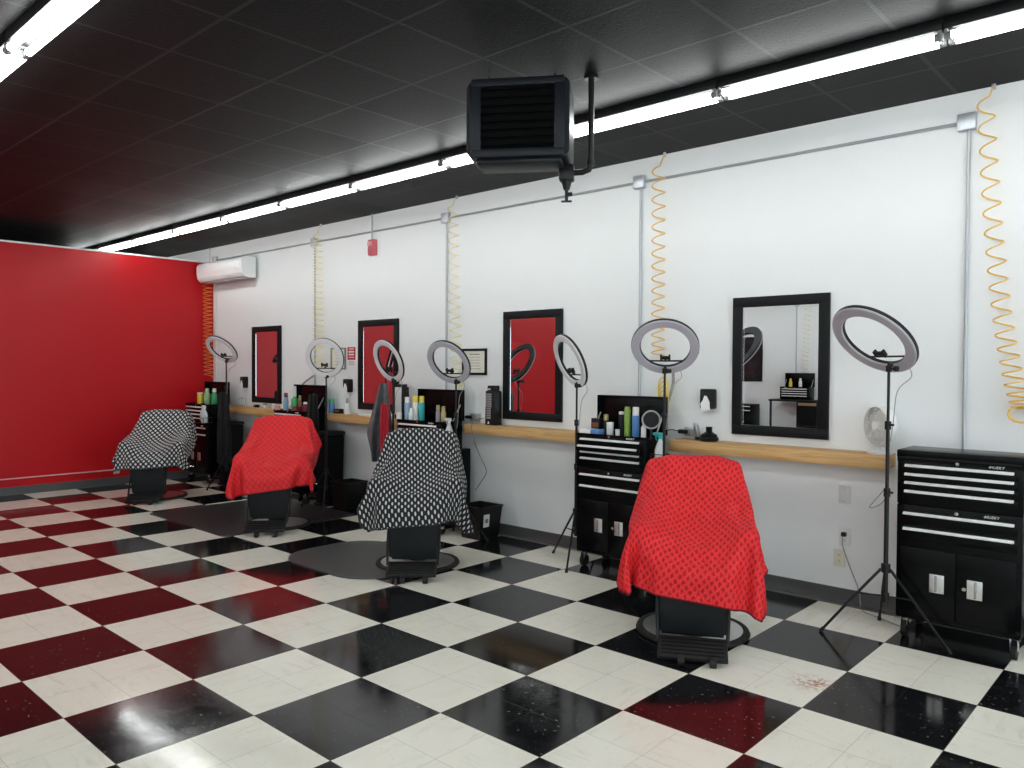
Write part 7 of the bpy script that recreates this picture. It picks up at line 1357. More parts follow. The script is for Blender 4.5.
-3,1,3,2,3,2,2,0,1,-1,-2,-2,-1,0,0,-2,-1,0,-1,-1,0,0,0,-1,1,-1,0,0,0,0,-1,-1,-1,-1,-1,1,-1,1,3,6,4,1,2,-1,-1,-2,-2,
5,3,1,1,1,0,0,1,-3,-4,-3,0,1,0,-1,1,0,0,-2,0,-2,1,-1,1,-1,1,-1,0,-1,1,0,-2,-2,0,-1,0,1,-2,0,3,4,6,2,1,0,0,0,
10,1,0,1,-1,1,-1,-3,-5,-4,0,3,1,-1,-1,-1,2,0,0,-2,0,-1,1,-1,0,0,0,0,0,-1,-1,-1,0,-2,0,0,1,-1,-1,-1,2,4,5,5,1,0,0,
12,0,0,0,0,-2,-4,-6,-3,0,4,4,-1,-2,0,1,-2,1,0,-2,0,0,-1,0,1,-1,0,0,0,0,-2,0,0,-1,-2,0,0,2,-3,-1,0,0,4,4,5,4,0,
12,0,0,-2,-2,-5,-6,-3,2,6,4,0,-3,0,1,-1,-1,-1,0,0,-1,0,0,0,-1,0,0,-1,1,-1,-1,-1,1,0,-2,-1,1,1,0,-3,-2,1,0,3,4,4,3,
12,-1,-1,-4,-5,-6,-2,3,6,5,1,-2,-3,0,-1,0,0,0,0,-1,-1,0,-1,0,0,0,0,0,-1,0,-1,0,1,0,-2,-2,0,1,2,-2,-2,-1,0,0,1,4,4,
10,-2,-5,-5,-5,-1,4,6,5,1,-1,-3,-1,0,0,0,0,-1,0,-1,-1,-1,1,0,-1,0,0,0,0,-1,0,0,-1,1,0,-2,-2,1,2,-1,-3,-2,0,0,1,0,4,
8,-7,-6,-3,-1,5,6,5,1,-1,-2,-2,2,0,-1,0,0,-1,-1,0,-1,-1,0,-1,0,0,-1,0,0,0,0,0,-1,-1,1,0,-1,-2,0,3,0,-3,-3,0,0,1,0,
-150,-3,-4,-8,-9,-8,-3,4,9,8,1,-4,-7,-9,-7,-4,0,-1,0,0,0,0,0,0,0,0,0,0,1,1,5,8,11,9,9,6,2,-6,-11,-12,-9,-5,2,7,8,9,9,
4,-1,1,3,0,-2,-3,-2,1,2,-1,0,-1,0,-2,1,-1,1,-1,-1,-1,-1,0,0,0,1,1,1,-1,0,0,2,-1,2,0,0,0,-1,-1,0,0,4,3,2,0,-1,-3,
6,-2,-1,1,2,1,-2,-3,-1,-1,1,0,0,0,0,-1,-1,0,-1,0,0,0,0,0,0,0,0,0,1,1,0,0,0,0,0,0,-1,0,0,0,3,4,2,-1,0,-2,-1,
4,2,-2,0,2,1,-1,-3,-2,0,0,0,0,0,0,-1,0,-1,1,1,1,1,1,0,-1,-1,-1,-1,0,1,0,-1,0,0,1,-1,-1,0,0,2,3,2,2,-1,-2,-1,-1,
1,3,2,-2,0,2,0,-2,-3,0,1,0,-1,0,1,1,1,1,1,0,0,1,-1,1,1,0,-1,-1,-1,0,-2,-2,0,0,-1,-1,0,-1,1,2,5,2,-2,0,-1,-1,2,
-2,5,2,1,-1,0,1,-1,-3,-1,1,-1,1,0,3,2,3,1,0,0,1,-1,0,0,0,0,0,0,-1,-4,-1,-3,-2,0,0,0,-1,0,1,4,2,0,0,-1,0,2,-1,
-3,3,3,3,-1,0,1,-1,-3,-2,2,0,-1,3,1,4,1,1,0,1,0,0,1,-1,0,0,1,0,-1,-2,-4,-2,-2,-1,0,-2,0,0,2,3,3,-1,0,0,1,-2,-2,
-3,0,3,2,3,0,0,1,-3,-2,0,0,2,2,3,1,0,0,0,0,0,1,0,0,0,0,0,1,0,1,-2,-4,-3,-3,0,-1,0,2,3,3,0,0,0,-2,-3,-2,0,
1,-4,-1,2,4,2,1,1,-2,-3,0,2,1,2,2,0,0,-1,1,0,1,-1,0,0,0,1,0,0,2,0,1,-1,-5,-3,-2,0,-1,3,4,2,-2,-1,-3,-2,-1,1,2,
6,-4,-2,-2,1,3,2,1,1,-3,-1,1,3,1,2,0,-1,0,1,1,-2,1,0,0,0,-1,1,0,0,2,1,-1,-1,-5,-4,0,1,3,2,1,-2,-1,0,1,2,1,-1,
10,-1,-3,-2,-3,-1,2,1,2,-1,-2,3,2,2,0,1,0,2,0,-1,1,0,0,0,0,1,-1,-1,0,-1,0,2,-1,-3,-4,-1,2,1,3,0,1,0,1,1,0,0,1,
11,0,-1,0,-3,-3,-1,2,-1,0,0,1,2,3,1,0,1,0,0,1,0,0,0,0,1,-1,-2,0,-1,-1,1,0,1,1,-2,-1,0,2,0,0,1,0,0,0,1,0,0,
11,-1,0,-1,0,1,-1,-1,1,0,-2,1,3,0,1,-1,1,0,0,0,1,0,0,1,-1,0,0,0,-1,1,-1,0,0,0,1,0,0,0,0,0,-1,1,-1,1,-1,1,0,
12,-1,0,0,1,0,1,-1,0,0,1,-1,0,0,-1,0,0,0,1,0,1,0,0,0,0,-1,1,0,0,0,-1,0,1,0,0,1,0,-1,0,-1,0,0,1,-1,1,0,0,
13,1,-1,-1,1,0,0,0,0,1,0,0,-1,0,0,0,-1,0,0,1,-1,1,0,0,0,0,0,0,1,-1,0,0,0,0,0,0,0,0,0,0,0,0,-1,1,0,0,0,
14,-1,0,1,-1,0,0,0,1,-1,0,0,0,-1,0,1,0,0,0,0,0,0,0,0,0,0,1,-1,0,0,1,-1,0,0,1,0,0,0,-1,0,0,-1,1,0,0,0,0,
14,0,0,-1,0,1,-1,1,-1,1,0,0,-1,0,-1,0,1,0,0,-1,1,-1,1,-1,1,0,0,0,0,0,0,0,-1,1,0,1,-1,0,0,-1,0,1,0,0,0,0,0,
13,0,0,0,0,0,0,0,0,0,0,0,0,0,0,-1,0,1,0,0,-1,1,-1,1,-1,1,-1,1,-1,1,0,0,-1,1,1,0,0,0,0,0,-1,0,-1,1,0,0,0,
14,0,0,0,0,-1,1,-1,1,-1,1,0,-1,0,0,0,-1,0,0,0,1,-1,1,0,0,0,0,0,0,-1,0,0,1,0,1,-1,0,1,-1,0,0,0,0,-1,1,0,0,
13,0,0,0,0,0,0,0,0,1,-1,0,1,-1,0,0,-1,0,0,1,-1,0,0,0,0,0,0,0,0,1,0,-1,0,2,0,0,0,-1,1,0,0,-1,0,0,0,0,0,
13,0,0,0,0,0,0,0,0,0,-1,1,0,0,-1,0,1,-1,0,-1,0,1,-1,0,1,0,0,0,0,0,0,0,1,0,0,1,0,0,-1,0,0,-1,1,0,-1,1,0,
14,-1,0,0,0,1,-1,0,1,-1,0,-1,1,0,0,-1,0,0,0,0,0,-1,1,0,-1,0,0,0,1,0,0,0,1,1,0,-1,1,0,-1,-1,0,1,-1,1,0,-1,0,
13,0,0,0,0,-1,1,1,-1,1,-2,-1,1,1,-1,0,0,-1,0,0,0,0,-1,0,1,-1,1,0,0,0,0,0,2,0,0,0,0,-1,0,-1,1,0,0,0,0,1,-1,
13,0,0,0,0,0,-1,0,1,0,0,-2,0,1,1,-1,-1,1,-1,0,-1,1,0,-1,0,1,-1,0,0,1,1,0,1,0,0,-1,0,0,-1,1,0,0,1,-1,1,-1,1,
12,1,0,0,0,-1,1,0,-1,1,-1,0,-2,1,1,0,0,-1,0,-1,1,-1,0,0,0,-1,1,0,1,0,0,1,0,1,0,0,-1,-2,0,2,0,0,0,1,-1,0,0,
13,0,0,0,0,0,-1,1,0,-1,1,-2,-1,0,1,1,-1,0,-1,1,-1,0,-1,1,-1,1,0,0,0,1,0,1,1,-1,0,0,-1,-2,2,0,0,1,1,-1,0,-1,1,
13,-1,-1,0,1,1,0,-1,0,-1,1,0,-2,-1,2,0,0,-1,1,-1,0,-1,1,-1,0,0,0,1,1,0,-1,2,0,0,-1,-1,-2,2,1,0,1,0,0,-1,-1,1,1,
12,0,0,0,-1,1,0,-1,0,0,0,1,-2,-1,1,0,0,1,-1,0,0,0,-1,0,0,0,0,1,0,0,0,1,0,-1,-2,-1,0,3,1,0,0,1,-2,-1,2,1,-2,
13,-1,-1,-1,1,0,1,0,0,-1,-1,0,2,-2,-1,1,1,-1,0,0,-1,1,0,0,-1,0,1,-1,0,0,1,2,-2,-2,-1,-1,2,2,1,1,-1,-2,-1,2,0,-1,-2,
12,0,1,-1,-2,0,0,2,-1,1,-2,0,0,-1,0,0,0,0,1,0,0,-1,0,-1,1,0,-1,1,1,0,1,-1,-1,-1,-2,1,3,1,0,-1,-1,-1,2,0,-2,-3,2,
12,1,-1,0,-1,-2,0,1,2,-1,0,-2,0,1,0,0,-1,0,0,0,0,0,0,0,0,0,0,0,-1,1,1,-1,-1,-1,0,2,2,0,-1,-2,0,1,0,-1,-4,2,0,
9,2,1,0,1,-1,-2,-2,1,2,0,0,-2,0,0,0,0,-1,0,0,1,0,-1,1,-1,0,0,0,0,1,0,0,-1,-2,2,3,0,-1,-2,-1,1,0,-1,-3,1,0,2,
6,0,2,2,1,1,0,-2,-1,1,2,-1,-1,-1,0,-1,0,0,0,1,-1,0,0,0,0,0,0,0,0,-1,1,-1,0,0,2,1,0,-3,-1,2,-1,-2,-2,2,1,1,-1,
5,-2,1,2,2,2,1,0,-2,-1,1,3,0,-2,-2,1,-1,0,0,-1,1,-1,1,-1,1,0,0,0,-1,0,-1,0,0,2,2,0,-3,0,1,-1,0,1,1,0,2,-2,-2,
8,2,-1,-1,0,-1,1,2,1,-1,-1,1,1,0,-2,-1,0,-1,0,0,-1,1,0,0,0,1,0,-1,1,-2,0,0,1,1,1,-2,0,1,1,1,0,0,0,0,-1,1,-1,
12,1,0,0,-1,0,0,-1,0,-1,0,-1,1,0,-3,-1,0,1,-1,0,0,0,0,2,0,-1,1,0,0,0,-1,-1,1,1,0,0,1,1,1,0,0,0,0,-1,0,0,0,
9,2,1,0,0,1,0,0,0,0,-1,-1,0,-1,0,-1,0,0,0,0,0,0,1,-1,1,0,0,1,-1,1,0,1,-1,1,-1,1,0,-1,-1,1,0,0,0,1,-1,-1,-2,
2,2,1,1,1,1,1,1,0,1,1,0,0,2,-1,-1,0,1,-1,-1,1,0,-1,1,0,0,0,0,0,0,0,0,2,0,0,-1,0,-1,0,-2,0,-1,-1,-2,0,-2,-1,
-4,-2,1,2,1,1,2,1,2,2,2,3,2,1,0,0,0,-1,0,0,-1,1,0,0,0,0,0,0,1,-1,1,0,-1,1,0,-1,-2,-1,-1,-1,-3,-2,-2,-1,-1,-1,3,
-4,-1,0,1,2,2,2,3,2,2,1,2,1,0,1,0,-1,1,0,0,0,-1,1,-1,0,1,-1,0,0,1,-1,0,0,0,-1,0,-2,-1,-1,0,1,0,1,0,-1,-1,-2,
2,1,2,2,1,1,-1,0,-1,-1,0,2,2,1,0,1,0,-1,1,0,0,0,-1,1,-1,0,0,0,0,-1,0,1,-1,-1,0,0,1,0,-3,-2,0,2,1,1,1,2,-2,
7,3,0,-1,-1,-1,-2,-2,-1,2,2,2,0,-1,1,-1,0,0,1,-1,0,0,0,-1,1,-1,0,-1,-1,0,1,2,-2,-2,0,-1,3,2,0,-2,-3,-3,0,2,2,2,1,
7,0,-1,-1,-1,-2,0,0,2,2,3,-2,-1,-1,-3,0,1,0,1,-1,-1,1,-1,0,-1,1,-1,-1,0,0,2,2,-1,-2,-2,-1,2,4,3,0,-2,-3,-4,-4,0,1,3,
3,-1,0,-1,0,1,1,2,2,2,-2,0,-3,-5,-1,2,2,2,0,-3,0,-1,0,0,1,-1,0,0,0,0,2,1,0,-3,-1,-2,-1,3,4,3,1,0,-3,-3,-5,-4,1,
1,-1,-1,0,0,2,2,3,2,-1,0,-3,-4,-3,1,3,3,0,-1,-1,-2,0,-1,0,1,1,-1,-1,0,1,2,2,1,-2,-4,0,-3,-1,4,5,2,1,1,-2,-3,-5,-4,
0,-1,0,1,4,1,2,-1,-1,0,-1,-3,-4,0,2,2,2,2,-1,-1,-2,-1,0,-1,1,1,0,-1,0,0,2,1,2,0,-3,-2,-3,-2,1,3,5,2,0,2,-1,-2,-5,
0,0,3,4,0,1,-2,0,-1,-1,-3,-4,-1,1,3,2,1,1,0,-1,-2,-1,-1,1,0,1,-1,1,-1,1,1,1,1,1,0,-3,-2,-5,-1,2,4,4,2,0,1,1,-2,
3,4,2,-1,-1,-1,0,0,-1,-2,-3,-2,-1,1,2,1,0,1,1,-1,-1,0,-1,-1,1,0,1,-1,0,2,0,0,2,1,0,-1,-3,-3,-4,0,2,4,4,1,1,0,1,
8,1,-1,-1,-1,-1,1,0,-1,-3,-3,-2,1,3,-1,-1,0,0,0,4,0,-3,0,1,-1,-1,2,0,1,1,-1,-1,1,3,0,0,-2,-2,-5,-3,1,3,3,4,1,1,1,
137,9,9,8,7,5,4,2,0,0,1,1,1,1,1,1,0,0,1,0,1,1,1,1,1,1,1,1,1,1,0,0,0,0,0,0,0,-1,-1,-2,-2,-5,-6,-7,-9,-9,-8,
11,0,0,0,1,1,1,0,0,0,0,-1,1,0,0,-1,1,0,-1,1,-1,0,0,0,1,0,0,0,0,0,1,-1,0,0,0,0,0,0,0,0,-1,0,-1,-1,0,0,-1,
10,0,0,1,0,1,1,1,0,0,-1,1,-1,1,0,0,-1,1,0,-1,1,0,-1,0,0,0,1,0,0,0,0,1,-1,0,0,0,0,0,0,0,-1,-1,-1,-1,0,0,0,
10,1,0,0,0,1,0,1,1,0,0,0,0,-1,0,1,0,-1,0,1,-1,0,0,0,0,0,0,0,1,0,0,0,0,0,-1,0,0,1,-1,0,-1,-1,0,0,0,0,0,
10,0,0,0,1,0,1,1,0,0,1,0,0,0,0,-1,-1,0,0,-1,0,0,1,-1,-1,0,0,1,0,1,1,0,1,0,0,0,0,0,0,-1,-1,-1,-1,0,0,0,-1,
11,-1,0,0,0,1,1,0,2,0,-1,0,1,0,-1,-2,-1,-2,0,0,0,-1,-1,1,0,0,-1,0,2,2,2,2,0,-1,1,0,0,-1,0,-1,0,-1,0,-1,0,-1,-1,
11,-1,0,0,0,1,0,2,0,1,0,0,-1,0,-1,-1,-2,-1,-1,-1,0,0,0,0,0,0,0,0,0,2,2,2,1,1,0,0,0,0,-1,0,-2,0,-1,0,-2,-1,-2,
10,0,0,0,0,0,1,0,2,0,1,0,0,-1,-1,-1,0,0,-1,0,-1,0,0,0,-1,0,0,0,0,-1,1,2,3,1,0,-1,0,0,0,-2,-1,-1,-1,-1,-2,-1,0,
10,1,-1,0,0,-1,1,2,1,1,-1,0,0,0,-1,-1,0,1,-1,0,0,0,0,0,1,-1,0,-1,-2,-1,-1,2,3,2,0,1,-1,-1,-1,-2,-1,-1,-2,-2,0,-1,1,
7,2,1,-1,1,0,0,0,1,2,1,0,-1,-2,-1,0,0,-1,1,-1,1,0,0,0,-1,1,0,0,-1,-1,-1,-1,1,4,3,0,-1,-1,-3,-2,-2,-1,0,0,0,0,-1,
3,2,2,2,0,1,0,0,1,2,0,-1,0,-1,-1,-1,-1,-1,-1,1,-1,0,0,-1,0,-1,1,1,2,1,0,-1,0,1,3,1,0,-3,-3,-2,-1,0,0,0,0,0,0,
2,0,2,2,1,1,1,1,2,1,1,-1,-3,-1,-2,0,-1,0,0,-1,-1,0,0,-1,0,1,1,2,2,0,0,0,-2,1,1,1,-1,-2,-2,0,0,0,0,0,0,0,0,
1,0,0,1,1,1,1,3,1,1,1,-1,-3,-2,1,1,1,-1,-1,-1,0,-1,0,1,0,0,0,0,-1,1,1,0,0,-2,0,0,1,0,0,-1,1,-1,0,0,0,0,0,
3,-1,0,0,0,1,2,0,1,0,-1,0,1,0,1,0,1,0,0,-1,-1,-1,0,0,1,1,-1,-1,0,0,0,0,0,-1,-1,-1,0,0,2,0,0,0,0,0,0,0,0,
3,0,0,0,1,0,-1,0,0,0,-1,1,1,1,-1,1,-1,1,0,0,0,1,-1,0,0,0,0,0,0,0,0,-1,0,1,-1,-3,1,1,0,1,0,0,1,0,0,0,0,
3,1,0,0,0,0,0,-1,-1,1,-1,0,1,1,1,-1,0,0,1,1,0,-1,1,0,-1,0,0,1,0,-1,-1,0,1,0,-3,0,0,0,1,1,-1,1,0,0,0,0,0,
4,0,0,-1,0,0,0,0,0,0,-1,0,0,1,2,0,0,0,0,0,1,0,-1,0,1,-1,1,-1,0,0,0,0,0,-1,-2,0,0,0,0,0,2,0,-1,1,0,1,0,
3,0,0,1,0,0,-1,0,1,-1,0,0,1,0,0,2,0,0,-1,1,0,0,0,0,0,0,-1,1,-1,0,0,1,0,-2,-2,0,1,-1,0,1,0,0,1,0,1,-1,0,
4,0,0,0,-1,0,0,0,0,1,0,-2,2,0,0,1,1,0,0,0,0,0,0,0,0,0,0,-1,1,0,-1,1,0,-3,-1,1,0,0,-1,1,1,0,0,0,0,1,0,
4,0,0,-1,1,-1,0,0,0,0,1,0,-1,2,0,0,1,0,1,-1,0,1,0,0,-1,1,0,0,-1,0,0,0,-1,-2,-1,1,0,0,0,0,1,1,0,0,0,0,0,
4,0,-1,1,0,0,0,-1,-1,1,2,0,-1,1,1,-1,1,1,0,1,0,-1,0,0,1,-1,0,0,0,-1,1,0,-2,-2,0,0,1,-1,0,2,0,0,0,0,0,0,1,
5,-1,0,0,-1,1,0,0,-2,0,4,1,-2,0,1,1,0,0,0,0,1,0,1,-1,0,0,0,0,-1,0,0,0,-2,-2,1,0,-1,1,2,0,0,-1,1,0,0,0,0,
4,1,0,-1,0,0,0,0,-1,0,2,3,-1,-2,1,1,0,1,0,1,-1,1,-1,1,0,0,0,-1,1,-1,0,-1,-2,-1,1,1,-1,0,2,0,-1,0,0,0,0,0,0,
5,0,0,0,0,-1,0,0,1,-2,1,3,1,-1,-1,1,0,0,2,-1,1,0,1,0,-1,0,0,0,0,-1,-1,0,-2,0,0,1,-2,2,2,-1,-2,1,-1,0,1,0,1,
5,0,0,0,0,0,-1,0,1,-1,0,3,3,-2,-1,0,1,1,-1,1,0,1,0,0,0,0,0,0,-1,0,-1,-2,-2,1,1,0,0,2,0,-2,0,-1,1,0,0,1,0,
6,-1,0,0,0,-1,0,1,0,1,-2,1,4,0,-1,-1,1,0,1,1,0,0,0,0,1,0,-1,0,-1,-1,0,-1,-1,0,0,0,1,3,-3,-1,0,0,0,1,0,0,0,
5,1,0,0,-1,0,0,0,1,1,-1,0,2,2,-2,0,0,1,1,-1,1,0,0,1,-1,0,0,0,-1,0,1,-3,0,1,0,-1,2,-1,-1,-1,-1,1,0,1,0,1,-1,
6,0,0,1,0,-1,-1,0,1,1,1,-2,2,1,1,0,0,-1,0,1,0,0,1,-1,1,0,0,-1,-1,1,-1,-2,0,2,1,1,0,-3,-2,-1,1,0,1,1,0,-1,0,
7,-1,0,0,0,0,0,-1,0,1,2,0,-1,3,0,-1,0,1,0,0,0,1,-1,1,0,0,-1,0,0,-1,-1,0,1,2,1,0,-2,-3,-2,1,1,1,1,-2,0,0,1,
6,0,0,-1,2,1,-1,-1,-1,1,2,1,-1,2,0,1,-1,0,0,0,1,-1,1,0,0,-1,1,-1,1,-1,-1,0,2,0,1,-1,-3,-2,0,1,1,1,-1,0,-1,0,0,
5,1,0,0,-1,1,2,-1,-1,0,0,3,1,0,0,0,1,0,0,0,-1,1,0,0,0,0,0,0,-1,1,-1,0,1,1,0,-2,-3,-1,1,2,1,-2,-1,-1,1,0,-1,
5,0,0,1,0,0,1,1,0,-2,0,2,2,0,1,-1,0,1,0,0,0,0,0,0,0,1,-1,0,1,-2,-1,1,2,1,-1,-4,-2,1,2,0,-1,-1,-2,0,-1,-1,1,
4,0,1,0,0,1,0,2,0,-1,0,-1,2,2,0,1,0,1,-1,0,0,0,0,0,0,0,0,1,-1,1,0,0,0,0,-2,-3,1,1,0,-1,-2,-1,0,-1,0,-1,-1,
3,0,0,0,1,0,1,0,2,1,-1,0,0,2,2,0,1,-1,1,0,0,0,0,0,0,-1,1,-1,1,1,0,0,0,-1,-3,-1,1,0,-1,-2,-1,0,0,0,-1,0,0,
3,0,0,0,0,0,0,1,1,2,1,-1,1,0,3,1,-1,1,0,0,0,0,0,0,-1,1,-1,1,0,0,1,0,-1,-1,-2,0,0,-2,-2,-1,0,0,0,0,0,1,-1,
3,0,0,0,0,0,0,0,0,1,2,1,0,3,1,1,1,-1,0,0,1,-1,0,-1,1,-1,1,-1,1,0,0,0,0,-1,-1,-1,-3,-1,-1,0,1,0,0,0,0,-1,0,
2,1,0,0,0,1,0,0,0,0,0,2,1,1,2,0,0,0,0,0,0,0,-1,1,-1,1,-1,0,-1,1,-1,0,-1,0,0,-1,-2,0,0,1,-1,0,0,0,-1,0,0,
2,0,1,0,0,-1,0,0,1,0,0,0,0,0,1,1,1,1,1,0,-1,1,0,-1,1,-1,0,1,0,-1,-1,-2,-2,-1,1,0,1,0,1,-1,0,0,-1,0,1,-1,0,
1,0,0,0,0,1,0,0,-1,0,0,0,-1,-1,0,0,1,3,2,0,0,-1,0,0,-1,0,0,-1,0,0,-1,-2,-2,0,1,2,1,0,0,0,0,0,0,0,-1,1,0,
1,0,-1,1,0,-1,0,0,0,-1,0,-2,0,0,-1,0,2,0,1,0,0,0,0,0,0,0,-1,0,0,-1,0,0,0,-1,0,0,0,1,1,1,0,0,1,0,1,-1,0,
0,0,0,-1,-1,0,-1,-1,-1,0,-1,0,0,-1,1,1,0,0,-1,1,0,-1,0,0,-1,0,0,0,-1,0,1,1,0,-2,0,1,1,0,0,1,1,1,1,1,0,1,-1,
-2,-1,-1,0,0,-2,0,0,0,0,-1,0,-1,-2,0,1,-1,-1,0,0,0,0,0,0,0,-1,1,-1,0,0,1,1,0,-1,-1,1,2,1,1,0,1,1,0,0,1,1,1,
-5,0,0,-2,0,1,-1,0,0,0,0,-1,-1,-1,-1,0,-1,-1,0,-1,0,1,0,-1,1,0,-1,0,0,0,1,1,1,-1,0,0,1,2,0,1,0,0,1,1,0,0,1,
-6,-1,0,1,0,-1,1,-1,0,-1,-1,0,-2,0,0,-1,-1,0,0,0,-1,0,0,0,0,0,0,0,1,0,-1,1,0,1,0,0,0,1,1,0,1,1,1,0,1,0,0,
-7,0,0,0,0,0,0,0,-1,-1,0,-2,0,-1,-1,0,0,0,-1,0,1,-1,0,1,-1,0,0,1,-1,0,1,0,1,0,0,0,1,-1,2,1,0,0,0,1,0,1,0,
-6,0,0,-1,0,0,-1,0,-1,0,-1,-1,-1,-1,0,-1,1,0,0,0,-1,1,-1,0,0,0,0,0,0,0,0,1,0,1,-1,1,0,1,-1,2,1,0,0,0,0,1,1,
-7,0,0,0,-1,0,0,-1,-1,-1,0,0,-2,0,-1,1,0,0,0,-1,0,0,0,0,0,0,0,-1,1,0,1,0,0,0,1,0,0,0,1,0,1,1,0,0,0,0,0,
-7,0,-1,0,0,0,-1,-1,0,0,-1,-1,-1,0,0,0,-1,1,0,0,-1,0,1,-1,0,0,0,0,-1,1,0,1,0,0,0,0,0,1,0,0,1,1,0,0,1,0,0,
-7,-1,0,0,0,-1,0,0,0,-1,-1,-2,1,-1,0,-1,1,-1,0,0,1,-1,0,0,0,0,0,0,1,-1,0,-1,2,1,0,0,0,0,1,0,0,0,2,0,0,-1,1,
    ]),
}

def cape_points(k):
    rows, cols, vals = CAPE_GRIDS[k]
    nn = rows * cols; out = [[0, 0, 0] for _ in range(nn)]
    for ax in range(3):
        prev = [0] * (cols + 1)
        for r in range(rows):
            cur = [0] * (cols + 1)
            for c in range(cols):
                i = r * cols + c
                cur[c + 1] = vals[ax * nn + i] + prev[c + 1] + cur[c] - prev[c]
                out[i][ax] = cur[c + 1] * .002
            prev = cur
    return rows, cols, out
def make_cape(k, W, L, front, lining, loc, rz, lift, label):
    rows, cols, P_ = cape_points(k)
    me = bpy.data.meshes.new('barber_cape')
    faces = []
    keep = lambda r, c: True
    for r in range(rows - 1):
        for c in range(cols - 1):
            # rounded cape corners
            u = min(c, cols - 2 - c); v_ = min(r, rows - 2 - r)
            if (u - 5) ** 2 + (v_ - 5) ** 2 > 36 and u < 5 and v_ < 5: continue
            faces.append((r * cols + c, r * cols + c + 1, (r + 1) * cols + c + 1, (r + 1) * cols + c))
    me.from_pydata([(x, y, z + lift) for x, y, z in P_], [], faces)
    uv = me.uv_layers.new(name='UVMap')
    for l in me.loops:
        r, c = divmod(l.vertex_index, cols); uv.data[l.index].uv = (c / (cols - 1) * W, r / (rows - 1) * L)
    at = me.attributes.new('hem', 'FLOAT', 'POINT')
    bm = bmesh.new(); bm.from_mesh(me)
    loose = [v for v in bm.verts if not v.link_faces]
    lay = bm.verts.layers.float['hem']
    for v in bm.verts:
        v[lay] = 1.0 if (v.is_boundary and v.link_faces) else 0.0
    bmesh.ops.delete(bm, geom=loose, context='VERTS')
    bm.to_mesh(me); bm.free()
    me.materials.append(front); me.materials.append(lining)
    for p in me.polygons: p.use_smooth = True
    o = bpy.data.objects.new('barber_cape', me); COL.objects.link(o)
    sd = o.modifiers.new('sub', 'SUBSURF'); sd.levels = 1; sd.render_levels = 2
    so = o.modifiers.new('thick', 'SOLIDIFY'); so.thickness = .0035; so.offset = 1.0 ; so.use_even_offset = False; so.material_offset = 1; so.material_offset_rim = 0
    o.location = loc; o.rotation_euler = (0, 0, rz)
    return tag(o, label, 'cape', 'capes thrown over the barber chairs')
cape_red = cape_material('red_ornament_cape', (.80, .030, .036), (.46, .008, .012), 'ornament', (.10, .005, .008), .046, .056)
cape_redlat = cape_material('red_lattice_cape', (.80, .030, .036), (.50, .010, .014), 'lattice', (.20, .01, .012), .060, .075)
cape_oval = cape_material('black_cape_white_ovals', (.012, .012, .014), (.62, .62, .62), 'oval', (.02, .02, .02), .053, .072)
cape_dia = cape_material('black_cape_white_diamonds', (.012, .012, .014), (.66, .66, .66), 'diamond', (.02, .02, .02), .062, .070)
CH = [(1.50, 2.45, 29.5, 0.0), (-.98, 2.36, 44, .04), (-3.22, 2.40, 47, .05), (-5.80, 2.30, 49, .01)]
CHL = ['black barber chair nearest the camera, under the red ornament cape', 'black barber chair under the black cape with white ovals, on the grey mat', 'black barber chair under the lattice patterned red cape', 'black barber chair nearest the red wall, under the diamond checked cape']
for (x, y, a, L), lab in zip(CH, CHL):
    c = make_chair(L); place(c, (x, y, 0), lab, math.radians(a))
A = math.radians
make_cape(0, 1.30, 1.46, cape_red, M['lining_pink'], (1.50, 2.45, 0), A(29.5), 0.0, 'red cape with dark ornaments over the barber chair nearest the camera')
make_cape(1, 1.30, 1.42, cape_oval, M['lining_white'], (-.98, 2.36, 0), A(44), .04, 'black cape with small white ovals over the chair in the middle')
make_cape(2, 1.30, 1.42, cape_redlat, M['lining_pink'], (-3.22, 2.40, 0), A(47), .05, 'bright red lattice patterned cape over the farther chair')
make_cape(3, 1.30, 1.38, cape_dia, M['lining_white'], (-5.80, 2.30, 0), A(49), .01, 'black and white checked cape over the chair beside the red wall')

# ------------------------------------------------------------------ floor mats
def floor_mat(x0, y0, x1, y1, r, label, stuff='mat_rubber'):
    poly = [(cx + (x0 + x1) / 2, cy_ + (y0 + y1) / 2) for cx, cy_ in rounded_rect(x1 - x0, y1 - y0, r, 8)]
    c = Vector(((x0 + x1) / 2, (y0 + y1) / 2, 0))
    o = B().prism([(x - c.x, y - c.y) for x, y in poly], .001, .011, bev=.004).build('floor_mat', M[stuff])
    o.location = c
    return tag(o, label, 'mat')
floor_mat(-2.05, 1.66, -.80, 2.66, .34, 'grey black foam mat with round corners under the chair with the white oval cape')
m3 = floor_mat(-4.75, 1.74, -3.05, 3.28, .06, 'black square cornered mat under the chair with the red lattice cape', 'mat_dark')

